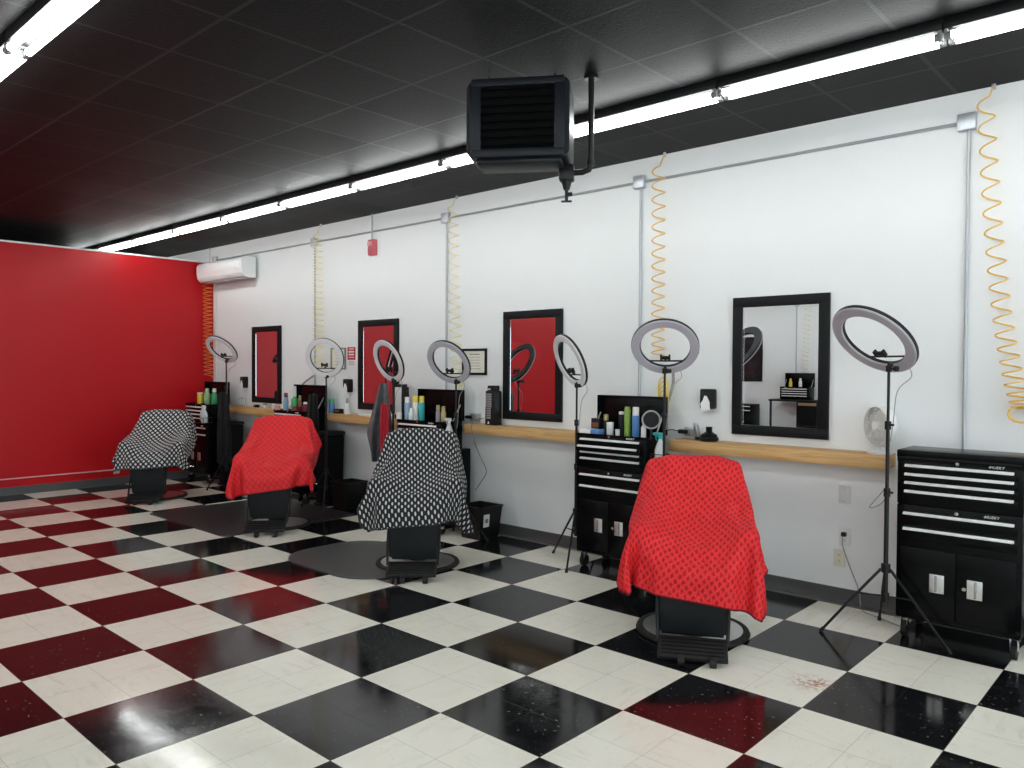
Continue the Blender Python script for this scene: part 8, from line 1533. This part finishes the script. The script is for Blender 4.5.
# ------------------------------------------------------------------ bins
def make_bin(label_side=True):
    t = empty('waste_bin', (0, 0, 0), 0, 'x', 'waste bin', 'small black waste bins against the white wall')
    w, h, k = .30, .31, .82
    b = B()
    lo = [(-w / 2 * k, -w / 2 * k), (w / 2 * k, -w / 2 * k), (w / 2 * k, w / 2 * k), (-w / 2 * k, w / 2 * k)]
    hi = [(-w / 2, -w / 2), (w / 2, -w / 2), (w / 2, w / 2), (-w / 2, w / 2)]
    V = [b.bm.verts.new((x, y, 0)) for x, y in lo] + [b.bm.verts.new((x, y, h)) for x, y in hi] + [b.bm.verts.new((x * .93, y * .93, h)) for x, y in hi] + [b.bm.verts.new((x * .9, y * .9, .015)) for x, y in lo]
    b.bm.faces.new(V[0:4][::-1])
    for i in range(4):
        j = (i + 1) % 4
        b.bm.faces.new((V[i], V[j], V[4 + j], V[4 + i])); b.bm.faces.new((V[4 + i], V[4 + j], V[8 + j], V[8 + i])); b.bm.faces.new((V[8 + i], V[8 + j], V[12 + j], V[12 + i]))
    b.bm.faces.new(V[12:16])
    b.build('bin_body', M['black_plastic'], t)
    r = B()
    for s in (-1, 1): r.box((s * w / 2, 0, h - .006), (.016, w + .016, .014), bev=.003).box((0, s * w / 2, h - .006), (w, .016, .014), bev=.003)
    r.build('rim', M['black_plastic'], t)
    return t
bn = make_bin(); place(bn, (-1.33, 3.44, 0), 'small black waste bin with a white sticker under the certificate')
st = B().box((.142, -.06, .18), (.004, .075, .12), Matrix.Rotation(.09, 3, 'Y')).build('sticker', M['paper'], bn)
B().cyl((.144, -.06, .18), (.147, -.06, .18), .022, seg=16).build('sticker_mark', M['ink'], st)
bn2 = make_bin(); place(bn2, (-3.50, 3.49, 0), 'small black waste bin beneath the red and white notice')
def tall_bin(x, y, label):
    t = empty('tall_bin', (x, y, 0), 0, label, 'tall bin', 'tall black bins beside the chests')
    B().box((0, 0, .42), (.26, .26, .80), bev=.03, taper=(.88, .88), seg=3).build('bin_body', M['black_matte'], t)
    B().box((0, 0, .84), (.275, .275, .05), bev=.02, seg=3).build('bin_lid', M['black_plastic'], t)
    b = B().box((0, -.02, .012), (.235, .235, .024), bev=.006); b.build('bin_foot', M['black_plastic'], t)
    return t
tall_bin(-3.83, 3.45, 'tall black bin beside the chest behind the red lattice cape')
tall_bin(-6.11, 3.42, 'tall black bin beside the ring light nearest the red wall')

# black coats and aprons hung on the sides of the two far chests
def drape(name, loc, w, h, mats_, label, cat, folds=5, depth=.05, taper=.8, skew=0.0, point=False, rz=0.0, seed=0, group=None):
    R_ = random.Random(seed)
    nx, nz = 26, 18
    b = B(); ph = [R_.uniform(0, 6.28) for _ in range(4)]
    front, back = [], []
    for j in range(nz + 1):
        v = j / nz; rf, rb_ = [], []
        for i in range(nx + 1):
            u = i / nx * 2 - 1
            ww = w * (taper + (1 - taper) * min(1, v * 1.6)) * (1 - (.55 * max(0, v - .7) / .3 if point else 0))
            x = u * ww / 2 + skew * v
            y = depth * (.25 + .75 * v) * math.sin(folds * 1.57 * u + ph[0] + .6 * v) * .5 + .012 * math.sin(9 * u + ph[1])
            z = -h * v - .03 * math.sin(2.2 * u + ph[2]) * v - (0.04 * (1 - abs(u)) * v)
            rf.append(b.bm.verts.new((x, y - .007, z))); rb_.append(b.bm.verts.new((x, y + .007, z)))
        front.append(rf); back.append(rb_)
    for j in range(nz):
        for i in range(nx):
            b.bm.faces.new((front[j][i], front[j + 1][i], front[j + 1][i + 1], front[j][i + 1]))
            b.bm.faces.new((back[j][i], back[j][i + 1], back[j + 1][i + 1], back[j + 1][i]))
    for j in range(nz):
        b.bm.faces.new((front[j][0], back[j][0], back[j + 1][0], front[j + 1][0])); b.bm.faces.new((front[j][nx], front[j + 1][nx], back[j + 1][nx], back[j][nx]))
    for i in range(nx):
        b.bm.faces.new((front[0][i], front[0][i + 1], back[0][i + 1], back[0][i])); b.bm.faces.new((front[nz][i], back[nz][i], back[nz][i + 1], front[nz][i + 1]))
    o = b.build(name, mats_, smooth=80); o.location = loc; o.rotation_euler = (0, 0, rz)
    return tag(o, label, cat, group)
drape('hanging_cape', (-2.53, 3.22, 1.45), .26, .76, M['fabric_grey'], 'grey patterned cape hanging from the ring light stand above the middle chair', 'cape', folds=4, depth=.09, taper=.30, skew=-.07, point=True, rz=A(40), seed=3)
drape('hanging_towel', (-2.385, 3.12, 1.24), .085, .48, M['fabric_red'], 'red cloth hanging beside the grey cape left of the middle chest', 'cloth', folds=3, depth=.04, taper=.9, rz=A(40), seed=5)
drape('hanging_apron', (-6.03, 3.27, 1.27), .20, .95, M['fabric_black'], 'black apron hanging beside the chest nearest the red wall', 'apron', folds=4, depth=.07, taper=.6, rz=A(35), seed=8)
drape('hanging_apron', (-3.74, 3.17, 1.30), .15, .60, M['fabric_black'], 'black apron hanging beside the chest behind the red lattice cape', 'apron', folds=4, depth=.07, taper=.7, rz=A(35), seed=9)

# ------------------------------------------------------------------ small bottles and tools
def bottle(name, x, y, z, w, h, body, cap, label, cat='bottle', capfrac=.18, neck=.55, style='cyl', group=None):
    t = empty(name, (x, y, z), 0, label, cat, group)
    r = w / 2; hb_ = h * (1 - capfrac)
    if style == 'can':
        B().lathe([(0, 0), (r * .96, 0), (r, .006), (r, hb_ - .006), (r * .9, hb_), (0, hb_)], seg=20).build('can_body', body, t)
        B().lathe([(0, hb_), (r * .88, hb_), (r * .88, h - .006), (r * .75, h), (0, h)], seg=20).build('cap', cap, t)
    elif style == 'jar':
        B().lathe([(0, 0), (r * .95, 0), (r, .005), (r, hb_), (0, hb_)], seg=20).build('jar_body', body, t)
        B().lathe([(0, hb_), (r * 1.03, hb_), (r * 1.03, h), (0, h)], seg=20).build('lid', cap, t)
    else:
        B().lathe([(0, 0), (r * .94, 0), (r, .006), (r, hb_ * .72), (r * .85, hb_ * .86), (r * neck, hb_ * .95), (r * neck, hb_), (0, hb_)], seg=20).build('bottle_body', body, t)
        B().lathe([(0, hb_), (r * neck * 1.15, hb_), (r * neck * .9, h), (0, h)], seg=16).build('cap', cap, t)
    return t
def spray(x, y, z, w, h, body, head, label, rz=0.0):
    t = empty('spray_bottle', (x, y, z), rz, label, 'spray bottle', 'spray bottles on the sides of the chests')
    r = w / 2
    B().lathe([(0, 0), (r * .95, 0), (r, .008), (r, h * .42), (r * .6, h * .62), (r * .34, h * .72), (r * .34, h * .76), (0, h * .76)], seg=20).build('bottle_body', body, t)
    hd = B().cyl((0, 0, h * .76), (0, 0, h * .84), r * .42, seg=14).box((-.012, 0, h * .90), (.075, .026, h * .13), bev=.007)
    hd.cyl((-.045, 0, h * .91), (-.062, 0, h * .91), .010, seg=10).tube([(-.03, 0, h * .86), (-.042, 0, h * .78), (-.030, 0, h * .70)], .005, seg=6)
    hd.build('spray_head', head, t)
    # wire holder clipped to the chest side
    return t
def holder(x, y, z, label, depth=.10, w=.11):
    o = B()
    pts = [(-w / 2, -depth / 2, 0), (w / 2, -depth / 2, 0), (w / 2, depth / 2, 0), (-w / 2, depth / 2, 0)]
    for zz in (0, .07): o.tube([(a, b_, zz) for a, b_, _ in pts], .003, seg=6, closed=True)
    for a, b_, _ in pts: o.cyl((a, b_, 0), (a, b_, .07), .003, seg=6)
    for k in range(4): o.cyl((-w / 2 + (k + .5) * w / 4, -depth / 2, 0), (-w / 2 + (k + .5) * w / 4, depth / 2, 0), .0025, seg=6)
    q = o.build('wire_holder', M['black_metal']); q.location = (x, y, z)
    return tag(q, label, 'wire holder')
z = TZ
# open chest second from the camera
bottle('spray_can', .415, 3.33, z, .052, .235, M['green'], M['green'], 'tall green can in the chest with the ajar drawer', 'can', .06, style='can')
bottle('lotion_bottle', .492, 3.33, z, .058, .235, M['blue'], M['white_plastic'], 'blue bottle with a broad white cap beside the tall green can', 'bottle', .28, style='can')
bottle('product_jar', .262, 3.31, z, .056, .105, M['white_plastic'], M['white_plastic'], 'white jar standing left of the tall green can', 'jar', .25, style='jar')
bottle('product_jar', .355, 3.28, z, .036, .055, M['white_plastic'], M['grey_plate'], 'tiny white jar in front of the tall green can', 'jar', .25, style='jar')
bottle('oil_bottle', .597, 3.28, z, .040, .145, M['white_plastic'], M['maroon'], 'slim white bottle with dark red tip at the right of the open chest', 'bottle', .28, neck=.45)
bottle('spray_can', .158, 3.40, z, .045, .16, M['black_plastic'], M['amber'], 'small black bottle with amber top behind the wipes', 'bottle', .3, style='can')
bottle('spray_can', .31, 3.40, z, .05, .19, M['black_plastic'], M['grey_plate'], 'black bottle with pale cap behind the white jar', 'bottle', .12, style='can')
w_ = empty('wipes_pack', (.118, 3.26, z), A(4), 'blue and white packet of wipes at the left of the open chest', 'wipes')
B().box((0, 0, .022), (.19, .09, .044), bev=.010).build('packet', M['paper'], w_)
B().box((.055, -.002, .024), (.085, .094, .045), bev=.010).build('blue_end', M['blue'], w_)
B().box((.01, 0, .046), (.09, .05, .006), bev=.002).build('flap', M['pale_blue'], w_)
def clipper_box(x, y, z, w, h, label, m_='black_plastic', d=.06):
    t = empty('product_box', (x, y, z), A(rnd.uniform(-8, 8)), label, 'box')
    B().box((0, 0, h / 2), (w, d, h), bev=.004).build('carton', M[m_], t)
    B().box((0, -d / 2 - .0008, h * .55), (w * .7, .002, h * .35)).build('carton_label', M['brown'], t)
    return t
clipper_box(.072, 3.40, z, .09, .125, 'dark small box behind the wipes at the chest corner')
bm_ = empty('hand_mirror', (.69, 3.24, 1.23), 0, 'black round hand mirror hanging at the right side of the open chest', 'hand mirror')
RyX = Matrix.Rotation(A(90), 3, 'X')
B().lathe([(.060, -.006), (.072, -.006), (.072, .006), (.060, .006)], (0, 0, 0), rotz(A(35)) @ RyX, 30, closed=True).build('mirror_rim', M['grey'], bm_)
B().lathe([(0, -.004), (.061, -.004), (.061, .004), (0, .004)], (0, 0, 0), rotz(A(35)) @ RyX, 30).build('mirror_disc', M['black_gloss'], bm_)
B().tube([(0, 0, -.07), (0, -.0, -.15)], .009, seg=8).build('grip', M['black_plastic'], bm_)
spray(.735, 3.30, .90, .085, .24, M['cloudy'], M['teal'], 'cloudy spray bottle with teal head on the side of the open drawer chest')
holder(.735, 3.30, .897, 'black wire holder carrying the teal headed spray bottle')
# open chest in the middle
bottle('lotion_bottle', -2.245, 3.30, z, 0.055, .235, M['pale_blue'], M['white_plastic'], 'pale blue bottle with white cap in the middle chest', 'bottle', .25, style='can')
bottle('lotion_bottle', -2.185, 3.36, z, 0.059, .25, M['white_plastic'], M['yellow'], 'white bottle with yellow cap in the middle chest', 'bottle', .28, style='can')
bottle('lotion_bottle', -2.115, 3.38, z, 0.061, .245, M['teal'], M['yellow'], 'teal bottle with yellow cap in the middle chest', 'bottle', .26, style='can')
bottle('product_jar', -2.135, 3.26, z, 0.051, .125, M['cloudy'], M['white_plastic'], 'small cloudy bottle in front of the teal bottle', 'bottle', .2, neck=.6)
bottle('product_jar', -2.30, 3.24, z, 0.055, .075, M['white_plastic'], M['white_plastic'], 'white jar at the left edge of the middle chest', 'jar', .35, style='jar')
bottle('lotion_bottle', -1.755, 3.28, z, 0.044, .17, M['grey'], M['amber'], 'grey bottle with amber cap at the right of the middle chest', 'bottle', .25, neck=.8)
bottle('lotion_bottle', -1.700, 3.30, z, 0.049, .16, M['amber'], M['amber'], 'amber bottle beside the grey one in the middle chest', 'bottle', .2, neck=.7)
spray(-1.575, 3.26, .915, .075, .225, M['cloudy'], M['white_plastic'], 'clear spray bottle with white head beside the middle chest')
holder(-1.575, 3.26, .912, 'black wire holder carrying the clear spray bottle beside the middle chest')
# far open chest
bottle('lotion_bottle', -4.555, 3.32, z, 0.063, .215, M['pale_blue'], M['maroon'], 'pale blue bottle with dark cap in the chest behind the red lattice cape', 'bottle', .25, neck=.7)
bottle('lotion_bottle', -4.44, 3.37, z, 0.083, .30, M['green2'], M['cloudy'], 'tall green bottle with clear top in the chest behind the red lattice cape', 'bottle', .42, neck=.5)
bottle('product_jar', -4.59, 3.23, z, 0.061, .06, M['pink'], M['pink'], 'little pink jar at the corner of the chest behind the red lattice cape', 'jar', .3, style='jar')
bottle('lotion_bottle', -4.31, 3.36, z, 0.051, .19, M['brown'], M['amber'], 'brown bottle beside the tall green one', 'bottle', .3, neck=.6)
bottle('lotion_bottle', -4.10, 3.30, z, 0.073, .12, M['maroon'], M['white_plastic'], 'dark red bottle with white cap in the chest behind the red lattice cape', 'bottle', .2, neck=.6)
bottle('lotion_bottle', -4.06, 3.40, z, 0.061, .22, M['grey'], M['black_plastic'], 'grey bottle at the right of the chest behind the red lattice cape', 'bottle', .25, neck=.7)
clipper_box(-4.21, 3.27, z, .12, .06, 'low dark red box in the chest behind the red lattice cape', 'maroon', .09)
# last chest against the red wall
bottle('powder_tub', -6.745, 3.30, z, .078, .165, M['yellow'], M['white_plastic'], 'yellow tub with white lid in the chest against the red wall', 'tub', .12, style='jar')
bottle('lotion_bottle', -6.60, 3.33, z, 0.091, .225, M['pale_green'], M['pale_green'], 'pale green bottle beside the yellow tub', 'bottle', .2, neck=.6)
bottle('lotion_bottle', -6.49, 3.38, z, 0.085, .225, M['green2'], M['white_plastic'], 'dark green bottle with white cap right of the pale green bottle', 'bottle', .22, neck=.6)
spray(-6.245, 3.10, .885, .085, .24, M['cloudy'], M['black_plastic'], 'cloudy spray bottle with black head hanging by the farthest chest')
spray(-6.150, 3.07, .86, .085, .24, M['cloudy'], M['white_plastic'], 'cloudy spray bottle with white head hanging by the farthest chest')
hld = holder(-6.197, 3.085, .855, 'black wire holder carrying two spray bottles by the farthest chest', .12, .22)

# ------------------------------------------------------------------ things on the shelf planks
YS = YW - .10
fan = empty('desk_fan', (2.235, YW - .115, SH), A(-38), 'small white round desk fan on the end of the shelf plank', 'fan')
B().lathe([(0, 0), (.075, 0), (.078, .010), (.05, .022), (.018, .03), (0, .03)], (0, 0, 0), None, 28).build('fan_base', M['white_plastic'], fan)
B().cyl((0, .01, .02), (0, .02, .09), .016, seg=14).build('fan_stem', M['white_plastic'], fan)
fr2 = B(); FC = Vector((0, -.005, .185)); RF = Matrix.Rotation(A(90), 3, 'X')
for r in (.125, .108, .090, .072, .054): fr2.lathe([(r - .0022, .030 - .10 * (r * r)), (r + .0022, .030 - .10 * (r * r)), (r, .034 - .10 * (r * r))], FC, RF, 40, closed=True)
for k in range(24):
    a = k * math.pi / 12
    fr2.cyl(FC + Vector((.03 * math.cos(a), -.036, .03 * math.sin(a))), FC + Vector((.125 * math.cos(a + .3), -.028, .125 * math.sin(a + .3))), .0013, seg=5)
fr2.build('front_grille', M['white_plastic'], fan)
B().lathe([(.124, .030), (.133, .026), (.135, -.02), (.120, -.045), (.06, -.055), (0, -.055), (0, -.050), (.06, -.05), (.115, -.04), (.128, -.018), (.126, .024)], FC, RF, 40).build('fan_housing', M['white_plastic'], fan)
B().lathe([(0, .040), (.026, .040), (.032, .034), (.032, .0), (0, .0)], FC, RF, 24).build('fan_hub', M['white_plastic'], fan)
for k in range(5):
    a = k * 2 * math.pi / 5
    R_ = Matrix.Rotation(a, 3, 'Y')
    B().box(FC + R_ @ Vector((.066, -.008, 0)), (.075, .004, .05), R_ @ Matrix.Rotation(.45, 3, 'X'), bev=.0015).build('fan_blade', M['warm_white'], fan)

tw = empty('clipper_tower', (-1.30, YS, SH), A(-4), 'tall black clipper tower with grey slatted face on the shelf plank', 'clipper stand')
B().box((0, 0, .165), (.125, .10, .33), bev=.008, taper=(1.05, 1.05)).build('tower_body', M['black_plastic'], tw)
sl = B()
for k in range(11): sl.box((-.012, -.053, .07 + k * .0225), (.078 - .02 * (k < 5), .006, .017), bev=.002)
sl.build('grey_slats', M['grey'], tw)
B().box((-.012, .01, .355), (.10, .07, .05), bev=.006).build('top_dock', M['black_plastic'], tw)
B().box((-.03, -.028, .345), (.03, .006, .012), bev=.002).build('dock_tag', M['white_plastic'], tw)
B().cyl((-.012, -.052, .022), (-.012, -.058, .022), .014, seg=3).build('triangle_badge', M['white_plastic'], tw)
tw2 = empty('clipper_tower', (-2.66, YS - .02, SH), A(14), 'pale grey and black clipper tower beside the hanging grey cape', 'clipper stand')
B().box((0, .01, .17), (.13, .09, .34), bev=.008).build('tower_body', M['black_plastic'], tw2)
B().box((-.012, -.038, .19), (.085, .012, .29), bev=.004).build('grey_face', M['grey_plate'], tw2)
B().box((.0, .01, .352), (.10, .07, .03), bev=.006).build('top_dock', M['black_plastic'], tw2)

sq = empty('barber_bowl', (.995, YS - .01, SH), 0, 'squat black lidded bowl with a knob on the shelf plank by the nearest mirror', 'bowl')
B().lathe([(0, 0), (.062, 0), (.070, .012), (.072, .026), (.060, .036), (0, .036)], seg=28).build('bowl_base', M['black_plastic'], sq)
B().lathe([(0, .036), (.064, .036), (.058, .052), (.030, .068), (.024, .075), (.024, .105), (.026, .110), (0, .110)], seg=28).build('bowl_lid', M['black_gloss'], sq)
cl = empty('hair_clipper', (.905, YS + .0, SH + .004), A(-10), 'silver hair clipper leaning up beside the squat black bowl', 'hair clipper')
Rc = Matrix.Rotation(A(-16), 3, 'Y')
B().box(Rc @ Vector((0, 0, .06)), (.036, .032, .115), Rc, bev=.010).build('clipper_body', M['silver'], cl)
B().box(Rc @ Vector((0, 0, .126)), (.040, .014, .022), Rc, bev=.003).build('clipper_blade', M['brushed'], cl)
B().box((0.0, 0, .012), (.05, .045, .024), bev=.005).build('charging_base', M['black_plastic'], cl)
def power_strip(x, label, rz=0.0):
    t = empty('outlet_box', (x, YW, SH + .022), rz, label, 'outlet box')
    B().box((0, -.024, .035), (.115, .045, .072), bev=.006).build('steel_box', M['galv'], t)
    B().box((.012, -.050, .035), (.045, .008, .05), bev=.002).build('socket_face', M['grey'], t)
    pg = B().box((-.055, -.070, .035), (.075, .035, .032), bev=.008).build('plug', M['black_plastic'], t)
    B().tube(smooth_path([(-.09, -.072, .035), (-.15, -.08, .045), (-.20, -.085, .032)], 5), .004, seg=6).build('plug_cable', M['black_plastic'], pg)
    return t
power_strip(.80, 'steel outlet box with black plug on the wall above the nearest shelf plank')
power_strip(-1.62, 'steel outlet box with black plug left of the tall black clipper tower')
bottle('lotion_bottle', -3.975, YS, SH, .07, .17, M['blue'], M['green2'], 'blue bottle on the shelf plank below the small framed certificate', 'bottle', .35, style='can')
bottle('lotion_bottle', -3.665, YS, SH, .075, .185, M['white_plastic'], M['grey'], 'white bottle on the shelf plank under the notice', 'bottle', .3, neck=.4)
clipper_box(-3.84, YS, SH, .12, .055, 'low dark box on the shelf plank between the blue and white bottles')
tray = B().box((0, 0, .008), (.36, .12, .016), bev=.004).build('paper_tray', M['paper']); tray.location = (-3.20, YS, SH); tag(tray, 'flat white tray lying on the shelf below the mirror by the notice', 'tray')
coil_ = empty('wire_bundle', (-6.13, YS, SH), 0, 'coiled clear cable bundle on the shelf plank nearest the red wall', 'cable')
for k in range(4):
    B().tube([(.06 * math.cos(a) + .01 * k, -.02 + .012 * k, .062 + .058 * math.sin(a)) for a in [2 * math.pi * j / 20 for j in range(20)]], .004, seg=6, closed=True).build('cable_loop', M['grey' if k % 2 else 'cloudy'], coil_)
bottle('product_jar', -5.50, YS, SH, .045, .06, M['white_plastic'], M['grey'], 'little white jar on the shelf under the mirror nearest the red wall', 'jar', .3, style='jar')
bottle('product_jar', -5.30, YS, SH, .045, .065, M['grey_plate'], M['white_plastic'], 'little grey jar on the shelf under the mirror nearest the red wall', 'jar', .3, style='jar')
clipper_box(-5.72, YS, SH, .07, .035, 'little dark box lying on the shelf nearest the red wall')

# ------------------------------------------------------------------ things fixed to the wall
def dispenser(x, zc, label):
    t = empty('neck_strip_dispenser', (x, YW, zc - .085), 0, label, 'dispenser', 'black neck strip dispensers on the white wall')
    B().box((0, -.035, .095), (.115, .07, .155), bev=.012).build('dispenser_body', M['black_plastic'], t)
    b = B()
    poly = [(-.030, 0), (.040, .010), (.036, .075), (.012, .120), (-.006, .122), (-.020, .085), (-.040, .060)]
    b.prism(poly, .0, .006, RX90, (-.006, -.0705, -.002))
    b.build('paper_strip', M['paper'], t)
    return t
dispenser(.945, 1.375, 'black dispenser with a white paper strip left of the nearest mirror')
dispenser(-3.745, 1.385, 'black dispenser with a white paper strip beneath the red notice')
dispenser(-6.17, 1.385, 'black dispenser with a white paper strip left of the farthest mirror')
def frame_(x, zc, w, h, fw, fm, label, lines=6, seal=False):
    t = empty('framed_certificate', (x, YW, zc), 0, label, 'certificate')
    f = B()
    f.box((0, -.010, h / 2 - fw / 2), (w, .02, fw), bev=.003).box((0, -.010, -h / 2 + fw / 2), (w, .02, fw), bev=.003)
    f.box((-w / 2 + fw / 2, -.010, 0), (fw, .0196, h - fw), bev=.003).box((w / 2 - fw / 2, -.010, 0), (fw, .0196, h - fw), bev=.003)
    f.build('frame', fm, t)
    B().box((0, -.006, 0), (w - 2 * fw + .004, .004, h - 2 * fw + .004)).build('certificate_paper', M['cream'], t)
    g = B(); R_ = random.Random(int(x * 10))
    for k in range(lines):
        ww = (w - 2 * fw) * R_.uniform(.35, .7); g.box((0, -.0086, (h - 2 * fw) * (.34 - .66 * k / (lines - 1))), (ww, .0008, .005 if k else .010))
    g.build('printed_lines', M['ink'], t)
    if seal: B().cyl((0, -.0085, -.065), (0, -.010, -.065), .022, seg=16).build('seal', M['ink'], t)
frame_(-1.655, 1.675, .345, .265, .024, M['dark_wood'], 'certificate in a black frame between the tall clipper tower and ring light')
frame_(-3.975, 1.715, .30, .26, .018, M['ink'], 'small certificate in a grey frame half behind the round ring light', 5, True)
sg = empty('wall_notice', (-3.715, YW, 1.74), 0, 'small red and white notice left of the second mirror from the red wall', 'notice')
B().box((0, -.003, 0), (.165, .006, .23), bev=.001).build('notice_board', M['paper'], sg)
B().box((0, -.0066, .035), (.155, .002, .15)).build('red_field', M['red'], sg)
g = B()
for k, (ww, hh_) in enumerate(((.09, .012), (.11, .018), (.10, .018), (.11, .010))): g.box((0, -.0082, .088 - k * .033), (ww, .001, hh_))
g.build('white_print', M['paper'], sg)
g = B()
for k in range(3): g.box((0, -.0066, -.062 - k * .016), (.11, .001, .006))
g.build('grey_print', M['ink'], sg)
def plate(x, zc, m_, label, kind_):
    t = empty('wall_outlet' if kind_ else 'blank_wall_plate', (x, YW, zc), 0, label, 'outlet' if kind_ else 'wall plate')
    B().box((0, -.004, 0), (.078, .008, .122), bev=.003).build('cover_plate', m_, t)
    if kind_:
        for s in (-1, 1):
            B().prism(rounded_rect(.034, .030, .010, 4), 0, .003, RX90, (0, -.008, s * .021)).build('socket', m_, t)
            g = B()
            for q in (-1, 1): g.box((q * .006, -.0115, s * .021 + .003), (.002, .001, .009))
            g.box((0, -.0115, s * .021 - .008), (.004, .001, .004)); g.build('slot', M['black_plastic'], t)
    else:
        g = B()
        for q in (-1, 1): g.cyl((0, -.008, q * .042), (0, -.0095, q * .042), .004, seg=10)
        g.build('screw', M['silver'], t)
    return t
plate(1.975, .755, M['grey_plate'], 'blank grey white wall plate below the shelf plank', 0)
po = plate(1.98, .460, M['white_plastic'], 'white wall outlet with a black plug in it', 1)
plate(1.945, .312, M['warm_white'], 'cream wall outlet below the white outlet with the plug', 1)
pg = B().box((0, -.024, .022), (.032, .034, .03), bev=.006).build('plug', M['black_plastic'], po)
def cord(name, pts, r, m_, label):
    o = Vector(pts[0])
    q = B().tube([p - o for p in smooth_path(pts, 8)], r, seg=6).build(name, m_); q.location = o
    return tag(q, label, 'cord')
cord('power_cord', [(1.98, YW - .045, .475), (1.985, YW - .05, .40), (2.03, YW - .035, .26), (2.09, YW - .04, .12), (2.13, YW - .10, .012), (2.22, YW - .17, .008), (2.32, YW - .22, .008), (2.42, YW - .28, .008)], .0035, M['grey'], 'thin grey cord from the white outlet down to the floor')
cord('power_cord', [(2.395, YW - .46, .92), (2.32, YW - .40, .83), (2.26, YW - .38, .75), (2.33, YW - .40, .78), (2.395, YW - .46, .86)], .003, M['grey'], 'looped thin cord beside the pole of the nearest ring light')
cord('power_cord', [(-1.50, YW - .03, 1.12), (-1.46, YW - .225, 1.09), (-1.45, YW - .225, .94), (-1.48, YW - .10, .75), (-1.44, YW - .05, .60), (-1.52, YW - .05, .48), (-1.58, YW - .06, .40)], .004, M['ink'], 'thin cord hanging from the shelf plank beside the framed certificate')

# ------------------------------------------------------------------ the opposite side of the shop, seen in the nearest mirror
dk = empty('work_desk', (-3.02, YO + .30, 0), math.pi, 'brown desk with black frame on the opposite wall, seen only in the mirror', 'desk')
B().box((0, 0, .93), (1.15, .5, .04), bev=.006).build('desk_top', M['black_metal'], dk)
B().box((-.30, .0, .47), (.50, .46, .88), bev=.006).build('drawer_unit', M['black_matte'], dk)
B().box((-.32, -.24, .86), (.46, .02, .06), bev=.004).build('desk_rail', M['desk'], dk)
for sx in (-1, 1): B().box((sx * .54, -.2, .455), (.04, .04, .91), bev=.004).build('leg', M['black_metal'], dk)
oc = copy_tree(chest_open); place(oc, (-3.05, YO + .46, .951), 'black open tool chest on the opposite desk, seen only in the mirror', math.pi)
oz = .951 + .2655
bottle('lotion_bottle', -3.20, YO + .30, oz, .07, .19, M['yellow'], M['yellow'], 'yellow bottle in the chest on the opposite desk', 'bottle', .2, neck=.6)
bottle('lotion_bottle', -2.98, YO + .30, oz, .07, .20, M['white_plastic'], M['white_plastic'], 'white bottle in the chest on the opposite desk', 'bottle', .2, neck=.6)
oc2 = copy_tree(cab); place(oc2, (-4.35, YO + .46, 0), 'black rolling cabinet under the opposite mirror, seen only in reflection', math.pi)
oh = copy_tree(h3); oh.location = (-3.0, YO + .01, oh.location.z); oh.rotation_euler = (0, 0, math.pi); oh['label'] = 'pale coiled hose on the opposite wall, seen only in the mirror'
cd2 = empty('electrical_conduit', (-3.20, YO + .016, 1.2), 0, 'grey conduit on the opposite wall, seen only in the mirror', 'conduit')
B().cyl((0, 0, 0), (0, 0, H - 1.2), .011, seg=10).build('drop_pipe', M['conduit'], cd2)
B().box((0, 0, 1.96), (.10, .04, .10), bev=.005).build('junction_box', M['galv'], cd2)
for o in list(bpy.data.objects):
    if o.parent is None and o.type in ('MESH', 'EMPTY') and 'label' not in o and o.get('kind') is None: print('UNLABELLED', o.name)
print('OBJECTS', len(bpy.data.objects))
